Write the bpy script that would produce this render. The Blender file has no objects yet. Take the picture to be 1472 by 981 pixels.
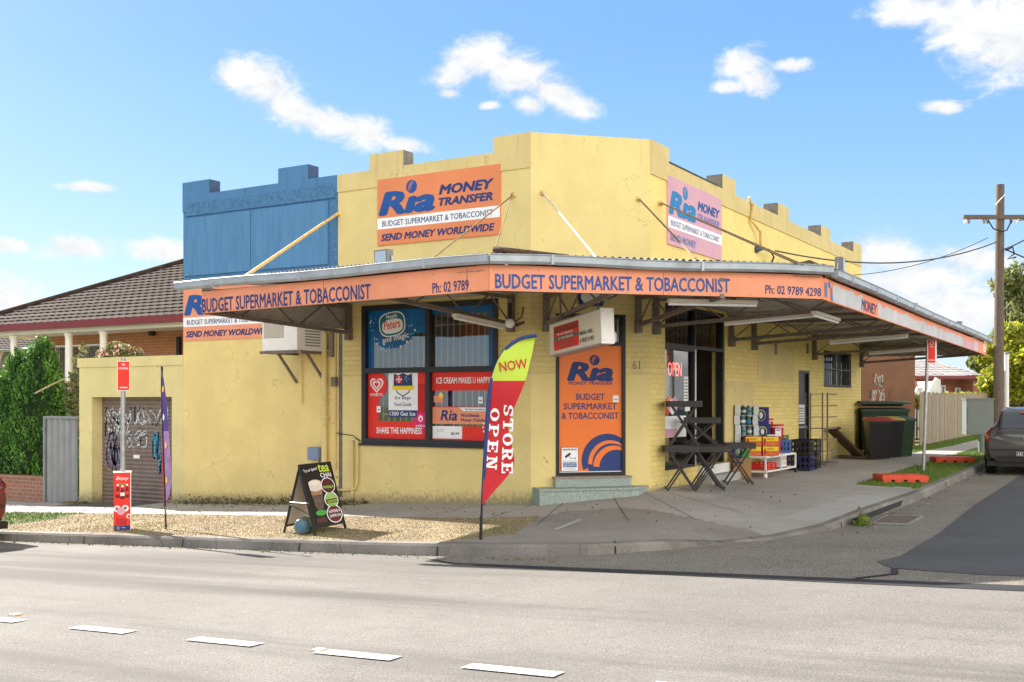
import bpy, math, random
import numpy as np
from mathutils import Vector, Matrix
R_ = math.radians
scene = bpy.context.scene
# ------------------------------------------------------------------ camera, world, sun, exposure
TH = R_(31.25); CT, ST = math.cos(TH), math.sin(TH)
CAM = (8.615, -14.774, 1.7); F = 1540.0; CX = 736.0; YH = 576.0
cd = bpy.data.cameras.new('camera'); co = bpy.data.objects.new('camera', cd); scene.collection.objects.link(co)
co.location = CAM; co.rotation_euler = (R_(90), 0, TH)
cd.sensor_width = 36; cd.lens = F/1472*36; cd.shift_y = (YH-490.5)/1472; cd.clip_end = 3000; cd.clip_start = .1
scene.camera = co
SUN_EL = R_(30); saz = Vector((-.96, .28)).normalized()
SUN_TO = Vector((saz.x*math.cos(SUN_EL), saz.y*math.cos(SUN_EL), math.sin(SUN_EL)))
sl = bpy.data.lights.new('sun', 'SUN'); so = bpy.data.objects.new('sun', sl); scene.collection.objects.link(so)
sl.energy = 5.0; sl.angle = R_(.55); sl.color = (1, .925, .83)
so.rotation_euler = (-SUN_TO).to_track_quat('-Z', 'Y').to_euler(); so.location = (0, 0, 30)
EXPO = 1.4
scene.view_settings.view_transform = 'Standard'; scene.view_settings.look = 'None'
scene.view_settings.exposure = EXPO; scene.view_settings.gamma = 1
scene.view_settings.use_curve_mapping = False
world = bpy.data.worlds.new('World'); scene.world = world; world.use_nodes = True
SKY_STRENGTH = .15
def lin(c):
    return tuple((v/12.92 if v <= .04045 else ((v+.055)/1.055)**2.4) for v in (c[0]/255, c[1]/255, c[2]/255))
def cam_dir(px, py):
    X, Z = (px-CX)/F, -(py-YH)/F
    return Vector((CT*X - ST, ST*X + CT, Z))
def build_world():
    nt = world.node_tree; N = nt.nodes; L = nt.links; N.clear()
    out = N.new('ShaderNodeOutputWorld'); bg = N.new('ShaderNodeBackground'); bg.inputs[1].default_value = SKY_STRENGTH
    L.new(bg.outputs[0], out.inputs[0])
    sky = N.new('ShaderNodeTexSky'); sky.sky_type = 'NISHITA'; sky.sun_disc = False
    sky.sun_elevation = SUN_EL; sky.sun_rotation = math.atan2(saz.x, saz.y)
    sky.air_density = 1.0; sky.dust_density = .6; sky.ozone_density = 1.6
    tc = N.new('ShaderNodeTexCoord')
    nrm = N.new('ShaderNodeVectorMath'); nrm.operation = 'NORMALIZE'; L.new(tc.outputs['Generated'], nrm.inputs[0])
    D = nrm.outputs[0]
    clouds = [(345,108,34,28,0),(385,125,44,34,-10),(420,158,50,24,-28),(470,178,60,24,-18),(525,188,52,24,-10),(580,208,42,14,-8),
      (690,86,52,30,0),(650,108,40,22,10),(742,104,58,32,-10),(795,132,48,26,-18),(828,152,34,20,-10),(765,150,24,16,0),
      (1068,92,34,20,10),(1085,116,30,22,0),(1138,94,28,10,5),(1050,126,28,10,0),(1353,153,32,10,0),(645,135,20,9,0),(705,152,16,6,0),
      (1320,12,60,26,0),(1395,34,74,46,-20),(1450,62,56,56,-30),(1480,20,60,40,0),
      (130,270,40,8,-3),(110,356,55,16,0),(232,360,52,18,0),(5,428,56,26,0),(8,354,40,10,0),
      (1320,400,90,34,5),(1350,448,130,44,0),(1270,366,50,30,0),(1400,372,60,20,0)]
    cur = None
    for (px, py, rx, ry, an) in clouds:
        d = cam_dir(px, py); d.normalize()
        r = Vector((CT, ST, 0)); r = (r - d*r.dot(d)).normalized(); u = d.cross(r) * -1
        if u.z < 0: u = -u
        ca, sa = math.cos(R_(an)), math.sin(R_(an))
        t1 = (r*ca + u*sa)*(F/(rx*1.08)); t2 = (u*ca - r*sa)*(F/(ry*1.08))
        cmb = N.new('ShaderNodeCombineXYZ')
        for i, t in enumerate((t1, t2)):
            dt = N.new('ShaderNodeVectorMath'); dt.operation = 'DOT_PRODUCT'; L.new(D, dt.inputs[0]); dt.inputs[1].default_value = t
            L.new(dt.outputs['Value'], cmb.inputs[i])
        # third axis pushes the opposite half of the sky away
        dt = N.new('ShaderNodeVectorMath'); dt.operation = 'DOT_PRODUCT'; L.new(D, dt.inputs[0]); dt.inputs[1].default_value = d
        sb = N.new('ShaderNodeMath'); sb.operation = 'MULTIPLY_ADD'; L.new(dt.outputs['Value'], sb.inputs[0]); sb.inputs[1].default_value = 6; sb.inputs[2].default_value = -6
        L.new(sb.outputs[0], cmb.inputs[2])
        ln = N.new('ShaderNodeVectorMath'); ln.operation = 'LENGTH'; L.new(cmb.outputs[0], ln.inputs[0])
        if cur is None: cur = ln.outputs['Value']
        else:
            mn = N.new('ShaderNodeMath'); mn.operation = 'SMOOTH_MIN'; L.new(cur, mn.inputs[0]); L.new(ln.outputs['Value'], mn.inputs[1]); mn.inputs[2].default_value = .25
            cur = mn.outputs[0]
    mp = N.new('ShaderNodeMapping'); mp.inputs['Scale'].default_value = (1, 1, 1.6); L.new(D, mp.inputs[0])
    nz = N.new('ShaderNodeTexNoise'); nz.inputs['Scale'].default_value = 26; nz.inputs['Detail'].default_value = 9; nz.inputs['Roughness'].default_value = .68
    nz.inputs['Distortion'].default_value = .4
    L.new(mp.outputs[0], nz.inputs['Vector'])
    ma = N.new('ShaderNodeMath'); ma.operation = 'MULTIPLY_ADD'; L.new(nz.outputs[0], ma.inputs[0]); ma.inputs[1].default_value = 2.0; ma.inputs[2].default_value = -.92
    ad = N.new('ShaderNodeMath'); ad.operation = 'SUBTRACT'; L.new(ma.outputs[0], ad.inputs[0]); L.new(cur, ad.inputs[1])
    mr = N.new('ShaderNodeMapRange'); mr.interpolation_type = 'SMOOTHSTEP'; L.new(ad.outputs[0], mr.inputs[0])
    mr.inputs[1].default_value = -1.05; mr.inputs[2].default_value = -.25
    sx = N.new('ShaderNodeSeparateXYZ'); L.new(D, sx.inputs[0])
    hz = N.new('ShaderNodeValToRGB'); L.new(sx.outputs[2], hz.inputs[0]); hz.color_ramp.interpolation = 'B_SPLINE'
    stops = [(0.0, (222, 238, 250)), (.05, (196, 226, 252)), (.14, (160, 208, 254)), (.26, (130, 188, 251)), (.36, (112, 173, 248)), (.50, (160, 190, 222)), (.66, (212, 212, 210)), (1.0, (226, 222, 214))]  # upper stops whitened above the view to neutralise light on shaded ground
    while len(hz.color_ramp.elements) < len(stops): hz.color_ramp.elements.new(.5)
    for e, (p_, c_) in zip(hz.color_ramp.elements, stops): e.position = p_; e.color = (*[v for v in lin(c_)], 1)
    GAIN = 1/(SKY_STRENGTH*2**EXPO)
    sc = N.new('ShaderNodeVectorMath'); sc.operation = 'SCALE'; L.new(hz.outputs[0], sc.inputs[0]); sc.inputs['Scale'].default_value = GAIN
    m0 = N.new('ShaderNodeMix'); m0.data_type = 'RGBA'; m0.inputs['Factor'].default_value = .90
    L.new(sky.outputs[0], m0.inputs['A']); L.new(sc.outputs[0], m0.inputs['B'])
    cr = N.new('ShaderNodeMapRange'); L.new(nz.outputs[0], cr.inputs[0]); cr.inputs[1].default_value = .3; cr.inputs[2].default_value = .7; cr.inputs[3].default_value = .86*GAIN; cr.inputs[4].default_value = 1.12*GAIN
    m1 = N.new('ShaderNodeMix'); m1.data_type = 'RGBA'; L.new(mr.outputs[0], m1.inputs['Factor'])
    cc = N.new('ShaderNodeMix'); cc.data_type = 'RGBA'; cc.blend_type = 'MULTIPLY'; cc.inputs['Factor'].default_value = 1
    cc.inputs['A'].default_value = (.98, .99, 1, 1); L.new(cr.outputs[0], cc.inputs['B'])
    L.new(m0.outputs['Result'], m1.inputs['A']); L.new(cc.outputs['Result'], m1.inputs['B'])
    # unseen bright cloud bank added behind the viewer to fill the shaded walls
    dt = N.new('ShaderNodeVectorMath'); dt.operation = 'DOT_PRODUCT'; L.new(D, dt.inputs[0]); dt.inputs[1].default_value = Vector((.88, -.47, .0)).normalized()
    n3 = N.new('ShaderNodeTexNoise'); n3.inputs['Scale'].default_value = 3.2; n3.inputs['Detail'].default_value = 7; n3.inputs['Roughness'].default_value = .58; L.new(D, n3.inputs['Vector'])
    s3 = N.new('ShaderNodeMath'); s3.operation = 'MULTIPLY_ADD'; L.new(dt.outputs['Value'], s3.inputs[0]); s3.inputs[1].default_value = .42
    zp = N.new('ShaderNodeMapRange'); L.new(sx.outputs[2], zp.inputs[0]); zp.inputs[1].default_value = .22; zp.inputs[2].default_value = .8; zp.inputs[3].default_value = 0; zp.inputs[4].default_value = -.38
    z3 = N.new('ShaderNodeMath'); z3.operation = 'ADD'; L.new(n3.outputs[0], z3.inputs[0]); L.new(zp.outputs[0], z3.inputs[1]); L.new(z3.outputs[0], s3.inputs[2])
    r3 = N.new('ShaderNodeMapRange'); r3.interpolation_type = 'SMOOTHSTEP'; L.new(s3.outputs[0], r3.inputs[0]); r3.inputs[1].default_value = .48; r3.inputs[2].default_value = .60
    m2 = N.new('ShaderNodeMix'); m2.data_type = 'RGBA'; L.new(r3.outputs[0], m2.inputs['Factor']); L.new(m1.outputs['Result'], m2.inputs['A']); m2.inputs['B'].default_value = tuple(v*GAIN*FILL_CLOUD for v in (1, .955, .88))+(1,)
    L.new(m2.outputs['Result'], bg.inputs[0])
FILL_CLOUD = 3.0
build_world()

# ------------------------------------------------------------------ helpers
random.seed(7); rng = np.random.default_rng(11)
def ray_plane(px, py, o, n):
    d = cam_dir(px, py); c = Vector(CAM)
    t = (Vector(o)-c).dot(n)/d.dot(n)
    return c + d*t
def at(px, py, Y):                      # point on the line of sight of a photo pixel at depth Y
    return Vector(CAM) + cam_dir(px, py)*Y
def loc(X, Y, z=0):                     # camera-ground coordinates -> street coordinates
    return Vector((CAM[0] + CT*X - ST*Y, CAM[1] + ST*X + CT*Y, z))
class FR:                               # a plane in the place: origin, right, up, outward normal
    def __init__(s, o, u, n=None, w=(0, 0, 1)):
        s.o = Vector(o); s.u = Vector(u).normalized(); s.w = Vector(w).normalized()
        s.n = Vector(n).normalized() if n is not None else s.u.cross(s.w)
    def pt(s, a, b, d=0): return s.o + s.u*a + s.w*b + s.n*d
    def px(s, x, y, d=0):
        p = ray_plane(x, y, s.o + s.n*d, s.n) - s.o
        return p.dot(s.u), p.dot(s.w)
class MB:
    def __init__(s): s.v = []; s.f = []; s.mi = []; s.sm = []; s.mats = []
    def m(s, mat):
        if mat not in s.mats: s.mats.append(mat)
        return s.mats.index(mat)
    def add(s, vs, fs, mat, smooth=False):
        b = len(s.v); s.v += [tuple(p) for p in vs]; k = s.m(mat)
        for f in fs: s.f.append([i+b for i in f]); s.mi.append(k); s.sm.append(smooth)
    def quad(s, a, b, c, d, mat): s.add([a, b, c, d], [(0, 1, 2, 3)], mat)
    def hexa(s, p, mat):                # 8 points: bottom 4 ccw, top 4 ccw
        s.add(p, [(3, 2, 1, 0), (4, 5, 6, 7), (0, 1, 5, 4), (1, 2, 6, 5), (2, 3, 7, 6), (3, 0, 4, 7)], mat)
    def box(s, x0, x1, y0, y1, z0, z1, mat):
        s.hexa([(x0,y0,z0),(x1,y0,z0),(x1,y1,z0),(x0,y1,z0),(x0,y0,z1),(x1,y0,z1),(x1,y1,z1),(x0,y1,z1)], mat)
    def fbox(s, fr, a0, a1, b0, b1, d0, d1, mat):
        P = fr.pt
        s.hexa([P(a0,b0,d1),P(a1,b0,d1),P(a1,b0,d0),P(a0,b0,d0),P(a0,b1,d1),P(a1,b1,d1),P(a1,b1,d0),P(a0,b1,d0)], mat)
    def fquad(s, fr, a0, a1, b0, b1, d, mat):
        P = fr.pt; s.quad(P(a0,b0,d), P(a1,b0,d), P(a1,b1,d), P(a0,b1,d), mat)
    def fpoly(s, fr, pts, d, mat): s.add([fr.pt(a, b, d) for a, b in pts], [tuple(range(len(pts)))], mat)
    def prism(s, fr, pts, d0, d1, mat):
        n = len(pts); vs = [fr.pt(a, b, d0) for a, b in pts] + [fr.pt(a, b, d1) for a, b in pts]
        s.add(vs, [tuple(range(n-1, -1, -1)), tuple(range(n, 2*n))] + [(i, (i+1) % n, n+(i+1) % n, n+i) for i in range(n)], mat)
    def disc(s, fr, ca, cb, ra, rb, d, mat, n=28, a0=0, a1=360):
        s.fpoly(fr, [(ca+ra*math.cos(R_(a0+(a1-a0)*i/n)), cb+rb*math.sin(R_(a0+(a1-a0)*i/n))) for i in range(n if a1-a0 >= 360 else n+1)], d, mat)
    def ribbon(s, fr, pts, w, d, mat):
        for (a, b), (c, e) in zip(pts[:-1], pts[1:]):
            dx, dy = c-a, e-b; l = math.hypot(dx, dy) or 1e-6; nx, ny = -dy/l*w/2, dx/l*w/2; ex, ey = dx/l*w*.3, dy/l*w*.3
            s.fpoly(fr, [(a-ex+nx, b-ey+ny), (a-ex-nx, b-ey-ny), (c+ex-nx, e+ey-ny), (c+ex+nx, e+ey+ny)][::1], d, mat)
    def cyl(s, p0, p1, r0, r1=None, n=12, mat=None, smooth=True, cap=True):
        r1 = r0 if r1 is None else r1
        p0, p1 = Vector(p0), Vector(p1); ax = (p1-p0).normalized()
        u = ax.orthogonal().normalized(); v = ax.cross(u)
        vs = []
        for p, r in ((p0, r0), (p1, r1)):
            for i in range(n):
                t = 2*math.pi*i/n; vs.append(p + u*r*math.cos(t) + v*r*math.sin(t))
        s.add(vs, [(i, (i+1) % n, n+(i+1) % n, n+i) for i in range(n)], mat, smooth)
        if cap: s.add(vs, [tuple(range(n-1, -1, -1)), tuple(range(n, 2*n))], mat)
    def bar(s, p0, p1, w, h, mat, up=(0, 0, 1)):        # square section
        p0, p1 = Vector(p0), Vector(p1); ax = (p1-p0).normalized(); up = Vector(up)
        if abs(ax.dot(up)) > .98: up = Vector((1, 0, 0))
        u = ax.cross(up).normalized()*w/2; v = u.cross(ax).normalized()*h/2
        s.hexa([p0-u-v, p0+u-v, p1+u-v, p1-u-v, p0-u+v, p0+u+v, p1+u+v, p1-u+v], mat)
    def tube(s, pts, r, mat, n=8):
        pts = [Vector(p) for p in pts]; rings = []; m = len(pts)
        prev = None
        for i, p in enumerate(pts):
            t = (pts[min(i+1, m-1)] - pts[max(i-1, 0)]).normalized()
            u = t.orthogonal().normalized() if prev is None else (prev - t*prev.dot(t)).normalized()
            prev = u; v = t.cross(u); rr = r[i] if isinstance(r, (list, tuple)) else r
            rings.append([p + u*rr*math.cos(2*math.pi*k/n) + v*rr*math.sin(2*math.pi*k/n) for k in range(n)])
        vs = [q for ring in rings for q in ring]
        fs = [(i*n+k, i*n+(k+1) % n, (i+1)*n+(k+1) % n, (i+1)*n+k) for i in range(m-1) for k in range(n)]
        s.add(vs, fs, mat, True); s.add(vs, [tuple(range(n-1, -1, -1)), tuple(range((m-1)*n, m*n))], mat)
    def lathe(s, c, prof, mat, n=18, ax=(0, 0, 1)):     # prof: (radius, height)
        ax = Vector(ax).normalized(); u = ax.orthogonal().normalized(); v = ax.cross(u); c = Vector(c); vs = []
        for r, h in prof:
            for k in range(n):
                t = 2*math.pi*k/n; vs.append(c + ax*h + u*r*math.cos(t) + v*r*math.sin(t))
        m = len(prof)
        s.add(vs, [(i*n+k, i*n+(k+1) % n, (i+1)*n+(k+1) % n, (i+1)*n+k) for i in range(m-1) for k in range(n)], mat, True)
        s.add(vs, [tuple(range(n-1, -1, -1)), tuple(range((m-1)*n, m*n))], mat)
    def ball(s, c, r, mat, n=14, sz=1): s.lathe(c, [(max(.001, r*math.sin(math.pi*i/10)), -r*sz*math.cos(math.pi*i/10)) for i in range(11)], mat, n)
    def text(s, body, fr, a, b, w=None, h=None, mat=None, d=.004, shear=0, bold=0, align='l', rot=0, space=1):
        cu = bpy.data.curves.new('t', 'FONT'); cu.body = body; cu.shear = shear;  cu.resolution_u = 2; cu.space_character = space
        ob = bpy.data.objects.new('t', cu); scene.collection.objects.link(ob)
        bpy.context.view_layer.update()
        me = ob.evaluated_get(bpy.context.evaluated_depsgraph_get()).to_mesh()
        co_ = [v.co.copy() for v in me.vertices]; fs = [tuple(p.vertices) for p in me.polygons]
        bpy.data.objects.remove(ob); bpy.data.curves.remove(cu)
        if not co_: return
        x0, x1 = min(v.x for v in co_), max(v.x for v in co_); y0, y1 = min(v.y for v in co_), max(v.y for v in co_)
        if h is None: sy = sx = w/(x1-x0)
        else:
            sy = h/(y1-y0); sx = w/(x1-x0) if w else sy
        W = (x1-x0)*sx; off = {'l': 0, 'c': -W/2, 'r': -W}[align]
        cr, sr = math.cos(R_(rot)), math.sin(R_(rot)); vs = []
        for v in co_:
            p, q = (v.x-x0)*sx+off, (v.y-y0)*sy
            vs.append(fr.pt(a + p*cr - q*sr, b + p*sr + q*cr, d))
        s.add(vs, fs, mat)
        if bold > .004:      # heavier strokes: the same letters laid again slightly to each side
            k = bold*.62*sx; kz = bold*.62*sy; O_ = fr.pt(0, 0, 0); ux = fr.pt(cr, sr, 0) - O_; uz = fr.pt(-sr, cr, 0) - O_; nn = fr.pt(0, 0, 1) - O_
            for i, (f_, g_) in enumerate(((-1, 0), (1, 0), (0, .8), (0, -.8), (.7, .6), (-.7, .6), (.7, -.6), (-.7, -.6))): s.add([Vector(v) + ux*k*f_ + uz*kz*g_ + nn*.00015*(i+1) for v in vs], fs, mat)
    def build(s, name, parent=None, origin=None, label=None):
        base = Vector(origin) if origin is not None else (Vector(parent['_o']) if parent is not None and '_o' in parent else Vector((0, 0, 0)))
        me = bpy.data.meshes.new(name)
        me.from_pydata([tuple(Vector(p)-base) for p in s.v], [], s.f)
        for m in s.mats: me.materials.append(m)
        me.polygons.foreach_set('material_index', s.mi); me.polygons.foreach_set('use_smooth', s.sm); me.update()
        ob = bpy.data.objects.new(name, me); scene.collection.objects.link(ob)
        if parent is not None:
            ob.parent = parent
            ob['_o'] = tuple(base)
        else: ob.location = base; ob['_o'] = tuple(base)
        if label: ob['label'] = label
        return ob
def tag(o, label=None, cat=None, group=None, kind=None):
    if label: o['label'] = label
    if cat: o['category'] = cat
    if group: o['group'] = group
    if kind: o['kind'] = kind
    return o
def thing(name, label, cat, loc=(0, 0, 0), group=None):
    o = bpy.data.objects.new(name, None); scene.collection.objects.link(o); o.location = loc; o['_o'] = tuple(loc)
    o.empty_display_size = .2
    return tag(o, label, cat, group)
def dup(root, loc, rz=0, label=None, group=None):
    r = root.copy(); scene.collection.objects.link(r); r.location = loc; r.rotation_euler = (0, 0, rz)
    if label: r['label'] = label
    if group: r['group'] = group
    for ch in list(root.children):
        c = ch.copy(); scene.collection.objects.link(c); c.parent = r
        for g in ch.children:
            d = g.copy(); scene.collection.objects.link(d); d.parent = c
    return r
# ---------------------------------------------------------------- materials
def nodes(name):
    m = bpy.data.materials.new(name); m.use_nodes = True
    return m, m.node_tree.nodes, m.node_tree.links, m.node_tree.nodes['Principled BSDF']
def M(name, col, rough=.6, metal=0, var=.12, scale=6, bump=0, bscale=80, spec=.4, emit=0, alpha=1, trans=0, coat=0, stretch=None, var2=None, worn=.0):
    m, N, L, b = nodes(name)
    b.inputs['Roughness'].default_value = rough; b.inputs['Metallic'].default_value = metal
    b.inputs['Specular IOR Level'].default_value = spec; b.inputs['Coat Weight'].default_value = coat
    if trans: b.inputs['Transmission Weight'].default_value = trans
    if emit: b.inputs['Emission Color'].default_value = (*col, 1); b.inputs['Emission Strength'].default_value = emit
    g = N.new('ShaderNodeNewGeometry'); vec = g.outputs['Position']
    if stretch:
        mp = N.new('ShaderNodeMapping'); mp.inputs['Scale'].default_value = stretch; L.new(vec, mp.inputs[0]); vec = mp.outputs[0]
    if var:
        n = N.new('ShaderNodeTexNoise'); n.inputs['Scale'].default_value = scale; n.inputs['Detail'].default_value = 6; n.inputs['Roughness'].default_value = .65
        L.new(vec, n.inputs['Vector'])
        mr = N.new('ShaderNodeMapRange'); L.new(n.outputs[0], mr.inputs[0]); mr.inputs[1].default_value = .3; mr.inputs[2].default_value = .7
        mx = N.new('ShaderNodeMix'); mx.data_type = 'RGBA'; L.new(mr.outputs[0], mx.inputs['Factor'])
        c2 = var2 if var2 else tuple(min(1, c*(1+var)) for c in col)
        mx.inputs['A'].default_value = (*[c*(1-var) for c in col], 1) if not var2 else (*col, 1); mx.inputs['B'].default_value = (*c2, 1)
        L.new(mx.outputs['Result'], b.inputs['Base Color'])
    else: b.inputs['Base Color'].default_value = (*col, 1)
    if bump:
        n2 = N.new('ShaderNodeTexNoise'); n2.inputs['Scale'].default_value = bscale; n2.inputs['Detail'].default_value = 4; L.new(vec, n2.inputs['Vector'])
        bp = N.new('ShaderNodeBump'); bp.inputs['Strength'].default_value = bump; bp.inputs['Distance'].default_value = .02
        L.new(n2.outputs[0], bp.inputs['Height']); L.new(bp.outputs[0], b.inputs['Normal'])
    return m
def P(name, rgb, **k):                  # flat paint / print given as sRGB
    k.setdefault('var', .05); return M(name, lin(rgb), **k)
def mathn(N, L, op, a, b_=None, c=None):
    n = N.new('ShaderNodeMath'); n.operation = op
    for i, v in enumerate((a, b_, c)):
        if v is None: continue
        if isinstance(v, (int, float)): n.inputs[i].default_value = v
        else: L.new(v, n.inputs[i])
    return n.outputs[0]
def ramp(N, L, v, lo, hi, a=0, b_=1):
    n = N.new('ShaderNodeMapRange'); n.interpolation_type = 'SMOOTHSTEP'; L.new(v, n.inputs[0])
    for i, x in enumerate((lo, hi, a, b_)): n.inputs[i+1].default_value = x
    return n.outputs[0]
def mixc(N, L, f, a, b_, mode='MIX'):
    n = N.new('ShaderNodeMix'); n.data_type = 'RGBA'; n.blend_type = mode
    if isinstance(f, (int, float)): n.inputs['Factor'].default_value = f
    else: L.new(f, n.inputs['Factor'])
    for k, v in (('A', a), ('B', b_)):
        if isinstance(v, tuple): n.inputs[k].default_value = (*v[:3], 1)
        else: L.new(v, n.inputs[k])
    return n.outputs['Result']
def noise(N, L, vec, scale, detail=5, rough=.6):
    n = N.new('ShaderNodeTexNoise'); n.inputs['Scale'].default_value = scale; n.inputs['Detail'].default_value = detail; n.inputs['Roughness'].default_value = rough
    L.new(vec, n.inputs['Vector']); return n.outputs[0]
def wall_coords(N, L):
    g = N.new('ShaderNodeNewGeometry'); sx = N.new('ShaderNodeSeparateXYZ'); L.new(g.outputs['Position'], sx.inputs[0])
    # running distance along any vertical wall: x+y works for the two street faces and the 45 degree corner
    s = mathn(N, L, 'ADD', sx.outputs[0], sx.outputs[1])
    c = N.new('ShaderNodeCombineXYZ'); L.new(s, c.inputs[0]); L.new(sx.outputs[2], c.inputs[1])
    return g.outputs['Position'], c.outputs[0], sx
def painted_wall(name, col, zb=None, ztop=3.5, base_dirt=True, streak=.25, brick_everywhere=False, sf=1.0):
    m, N, L, b = nodes(name); pos, wv, sx = wall_coords(N, L)
    br = N.new('ShaderNodeTexBrick'); L.new(wv, br.inputs['Vector']); br.inputs['Scale'].default_value = 1
    br.inputs['Brick Width'].default_value = .24; br.inputs['Row Height'].default_value = .086; br.inputs['Mortar Size'].default_value = .005; br.inputs['Mortar Smooth'].default_value = .35
    br.inputs['Color1'].default_value = (*col, 1); br.inputs['Color2'].default_value = (*[c*.9 for c in col], 1); br.inputs['Mortar'].default_value = (*[c*.74 for c in col], 1)
    n1 = noise(N, L, pos, 1.3, 7); n2 = noise(N, L, pos, 14, 6, .7)
    rend = mixc(N, L, ramp(N, L, n1, .32, .68), tuple(c*.93 for c in col), tuple(min(1, c*1.05) for c in col))
    rend = mixc(N, L, ramp(N, L, n2, .52, .8, 0, .35), rend, tuple(c*.75 for c in col))
    if zb is None and not brick_everywhere: fac = 0.0
    elif brick_everywhere: fac = 1.0
    else: fac = mathn(N, L, 'MULTIPLY', mathn(N, L, 'GREATER_THAN', sx.outputs[2], zb), mathn(N, L, 'LESS_THAN', sx.outputs[2], ztop))
    brc = mixc(N, L, ramp(N, L, n2, .45, .75, 0, .3), br.outputs['Color'], tuple(c*.8 for c in col))
    colr = mixc(N, L, fac, rend, brc)
    # rain streaks: noise squeezed along z
    mp = N.new('ShaderNodeMapping'); mp.inputs['Scale'].default_value = (7, 7, .5); L.new(pos, mp.inputs[0])
    st = noise(N, L, mp.outputs[0], 1.0, 6, .7)
    zf = ramp(N, L, sx.outputs[2], 4.6, 5.9, .25, 1)
    colr = mixc(N, L, mathn(N, L, 'MULTIPLY', ramp(N, L, st, .52, .78, 0, streak), zf), colr, tuple(c*f for c, f in zip(col, (.45, .42, .5))))
    # hairline cracks in the render, broken up by noise
    vo = N.new('ShaderNodeTexVoronoi'); vo.feature = 'DISTANCE_TO_EDGE'; vo.inputs['Scale'].default_value = .8
    wn = N.new('ShaderNodeTexNoise'); wn.inputs['Scale'].default_value = 3; wn.inputs['Detail'].default_value = 6; L.new(pos, wn.inputs['Vector'])
    ws = N.new('ShaderNodeVectorMath'); ws.operation = 'MULTIPLY_ADD'; L.new(wn.outputs['Color'], ws.inputs[0]); ws.inputs[1].default_value = (.7, .7, .7); L.new(pos, ws.inputs[2]); L.new(ws.outputs[0], vo.inputs['Vector'])
    ckm = mathn(N, L, 'MULTIPLY', ramp(N, L, vo.outputs['Distance'], .007, .002, 0, .45), ramp(N, L, n1, .46, .60))
    colr = mixc(N, L, ckm, colr, tuple(c*.42 for c in col))
    # chipped spots
    ch = noise(N, L, pos, 9, 2, .4)
    colr = mixc(N, L, ramp(N, L, ch, .765, .775, 0, .6), colr, (.30, .27, .2))
    if base_dirt:
        zz = mathn(N, L, 'SUBTRACT', sx.outputs[2], mathn(N, L, 'MULTIPLY', sx.outputs[0], .045))
        dn = mathn(N, L, 'MULTIPLY_ADD', n2, .5, zz)
        colr = mixc(N, L, ramp(N, L, dn, .55, .28, 0, .75), colr, (.16, .14, .10))
    L.new(colr, b.inputs['Base Color']); b.inputs['Roughness'].default_value = .75; b.inputs['Specular IOR Level'].default_value = .25
    hb = mathn(N, L, 'MULTIPLY', mathn(N, L, 'SUBTRACT', 1.0, br.outputs['Fac']), fac) if not isinstance(fac, float) else mathn(N, L, 'MULTIPLY', br.outputs['Fac'], -fac)
    h = mathn(N, L, 'ADD', mathn(N, L, 'MULTIPLY', n2, .35), hb)
    bp = N.new('ShaderNodeBump'); bp.inputs['Strength'].default_value = .55; bp.inputs['Distance'].default_value = .012; L.new(h, bp.inputs['Height']); L.new(bp.outputs[0], b.inputs['Normal'])
    return m
def brick_mat(name, c1, c2, mort, w=.23, h=.086):
    m, N, L, b = nodes(name); pos, wv, sx = wall_coords(N, L)
    br = N.new('ShaderNodeTexBrick'); L.new(wv, br.inputs['Vector']); br.inputs['Scale'].default_value = 1
    br.inputs['Brick Width'].default_value = w; br.inputs['Row Height'].default_value = h; br.inputs['Mortar Size'].default_value = .008
    br.inputs['Color1'].default_value = (*c1, 1); br.inputs['Color2'].default_value = (*c2, 1); br.inputs['Mortar'].default_value = (*mort, 1)
    n = noise(N, L, pos, 5, 5); c = mixc(N, L, ramp(N, L, n, .35, .7, 0, .4), br.outputs['Color'], tuple(x*.7 for x in c1))
    L.new(c, b.inputs['Base Color']); b.inputs['Roughness'].default_value = .85
    bp = N.new('ShaderNodeBump'); bp.inputs['Strength'].default_value = .5; bp.inputs['Distance'].default_value = -.01; L.new(br.outputs['Fac'], bp.inputs['Height']); L.new(bp.outputs[0], b.inputs['Normal'])
    return m
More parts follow.
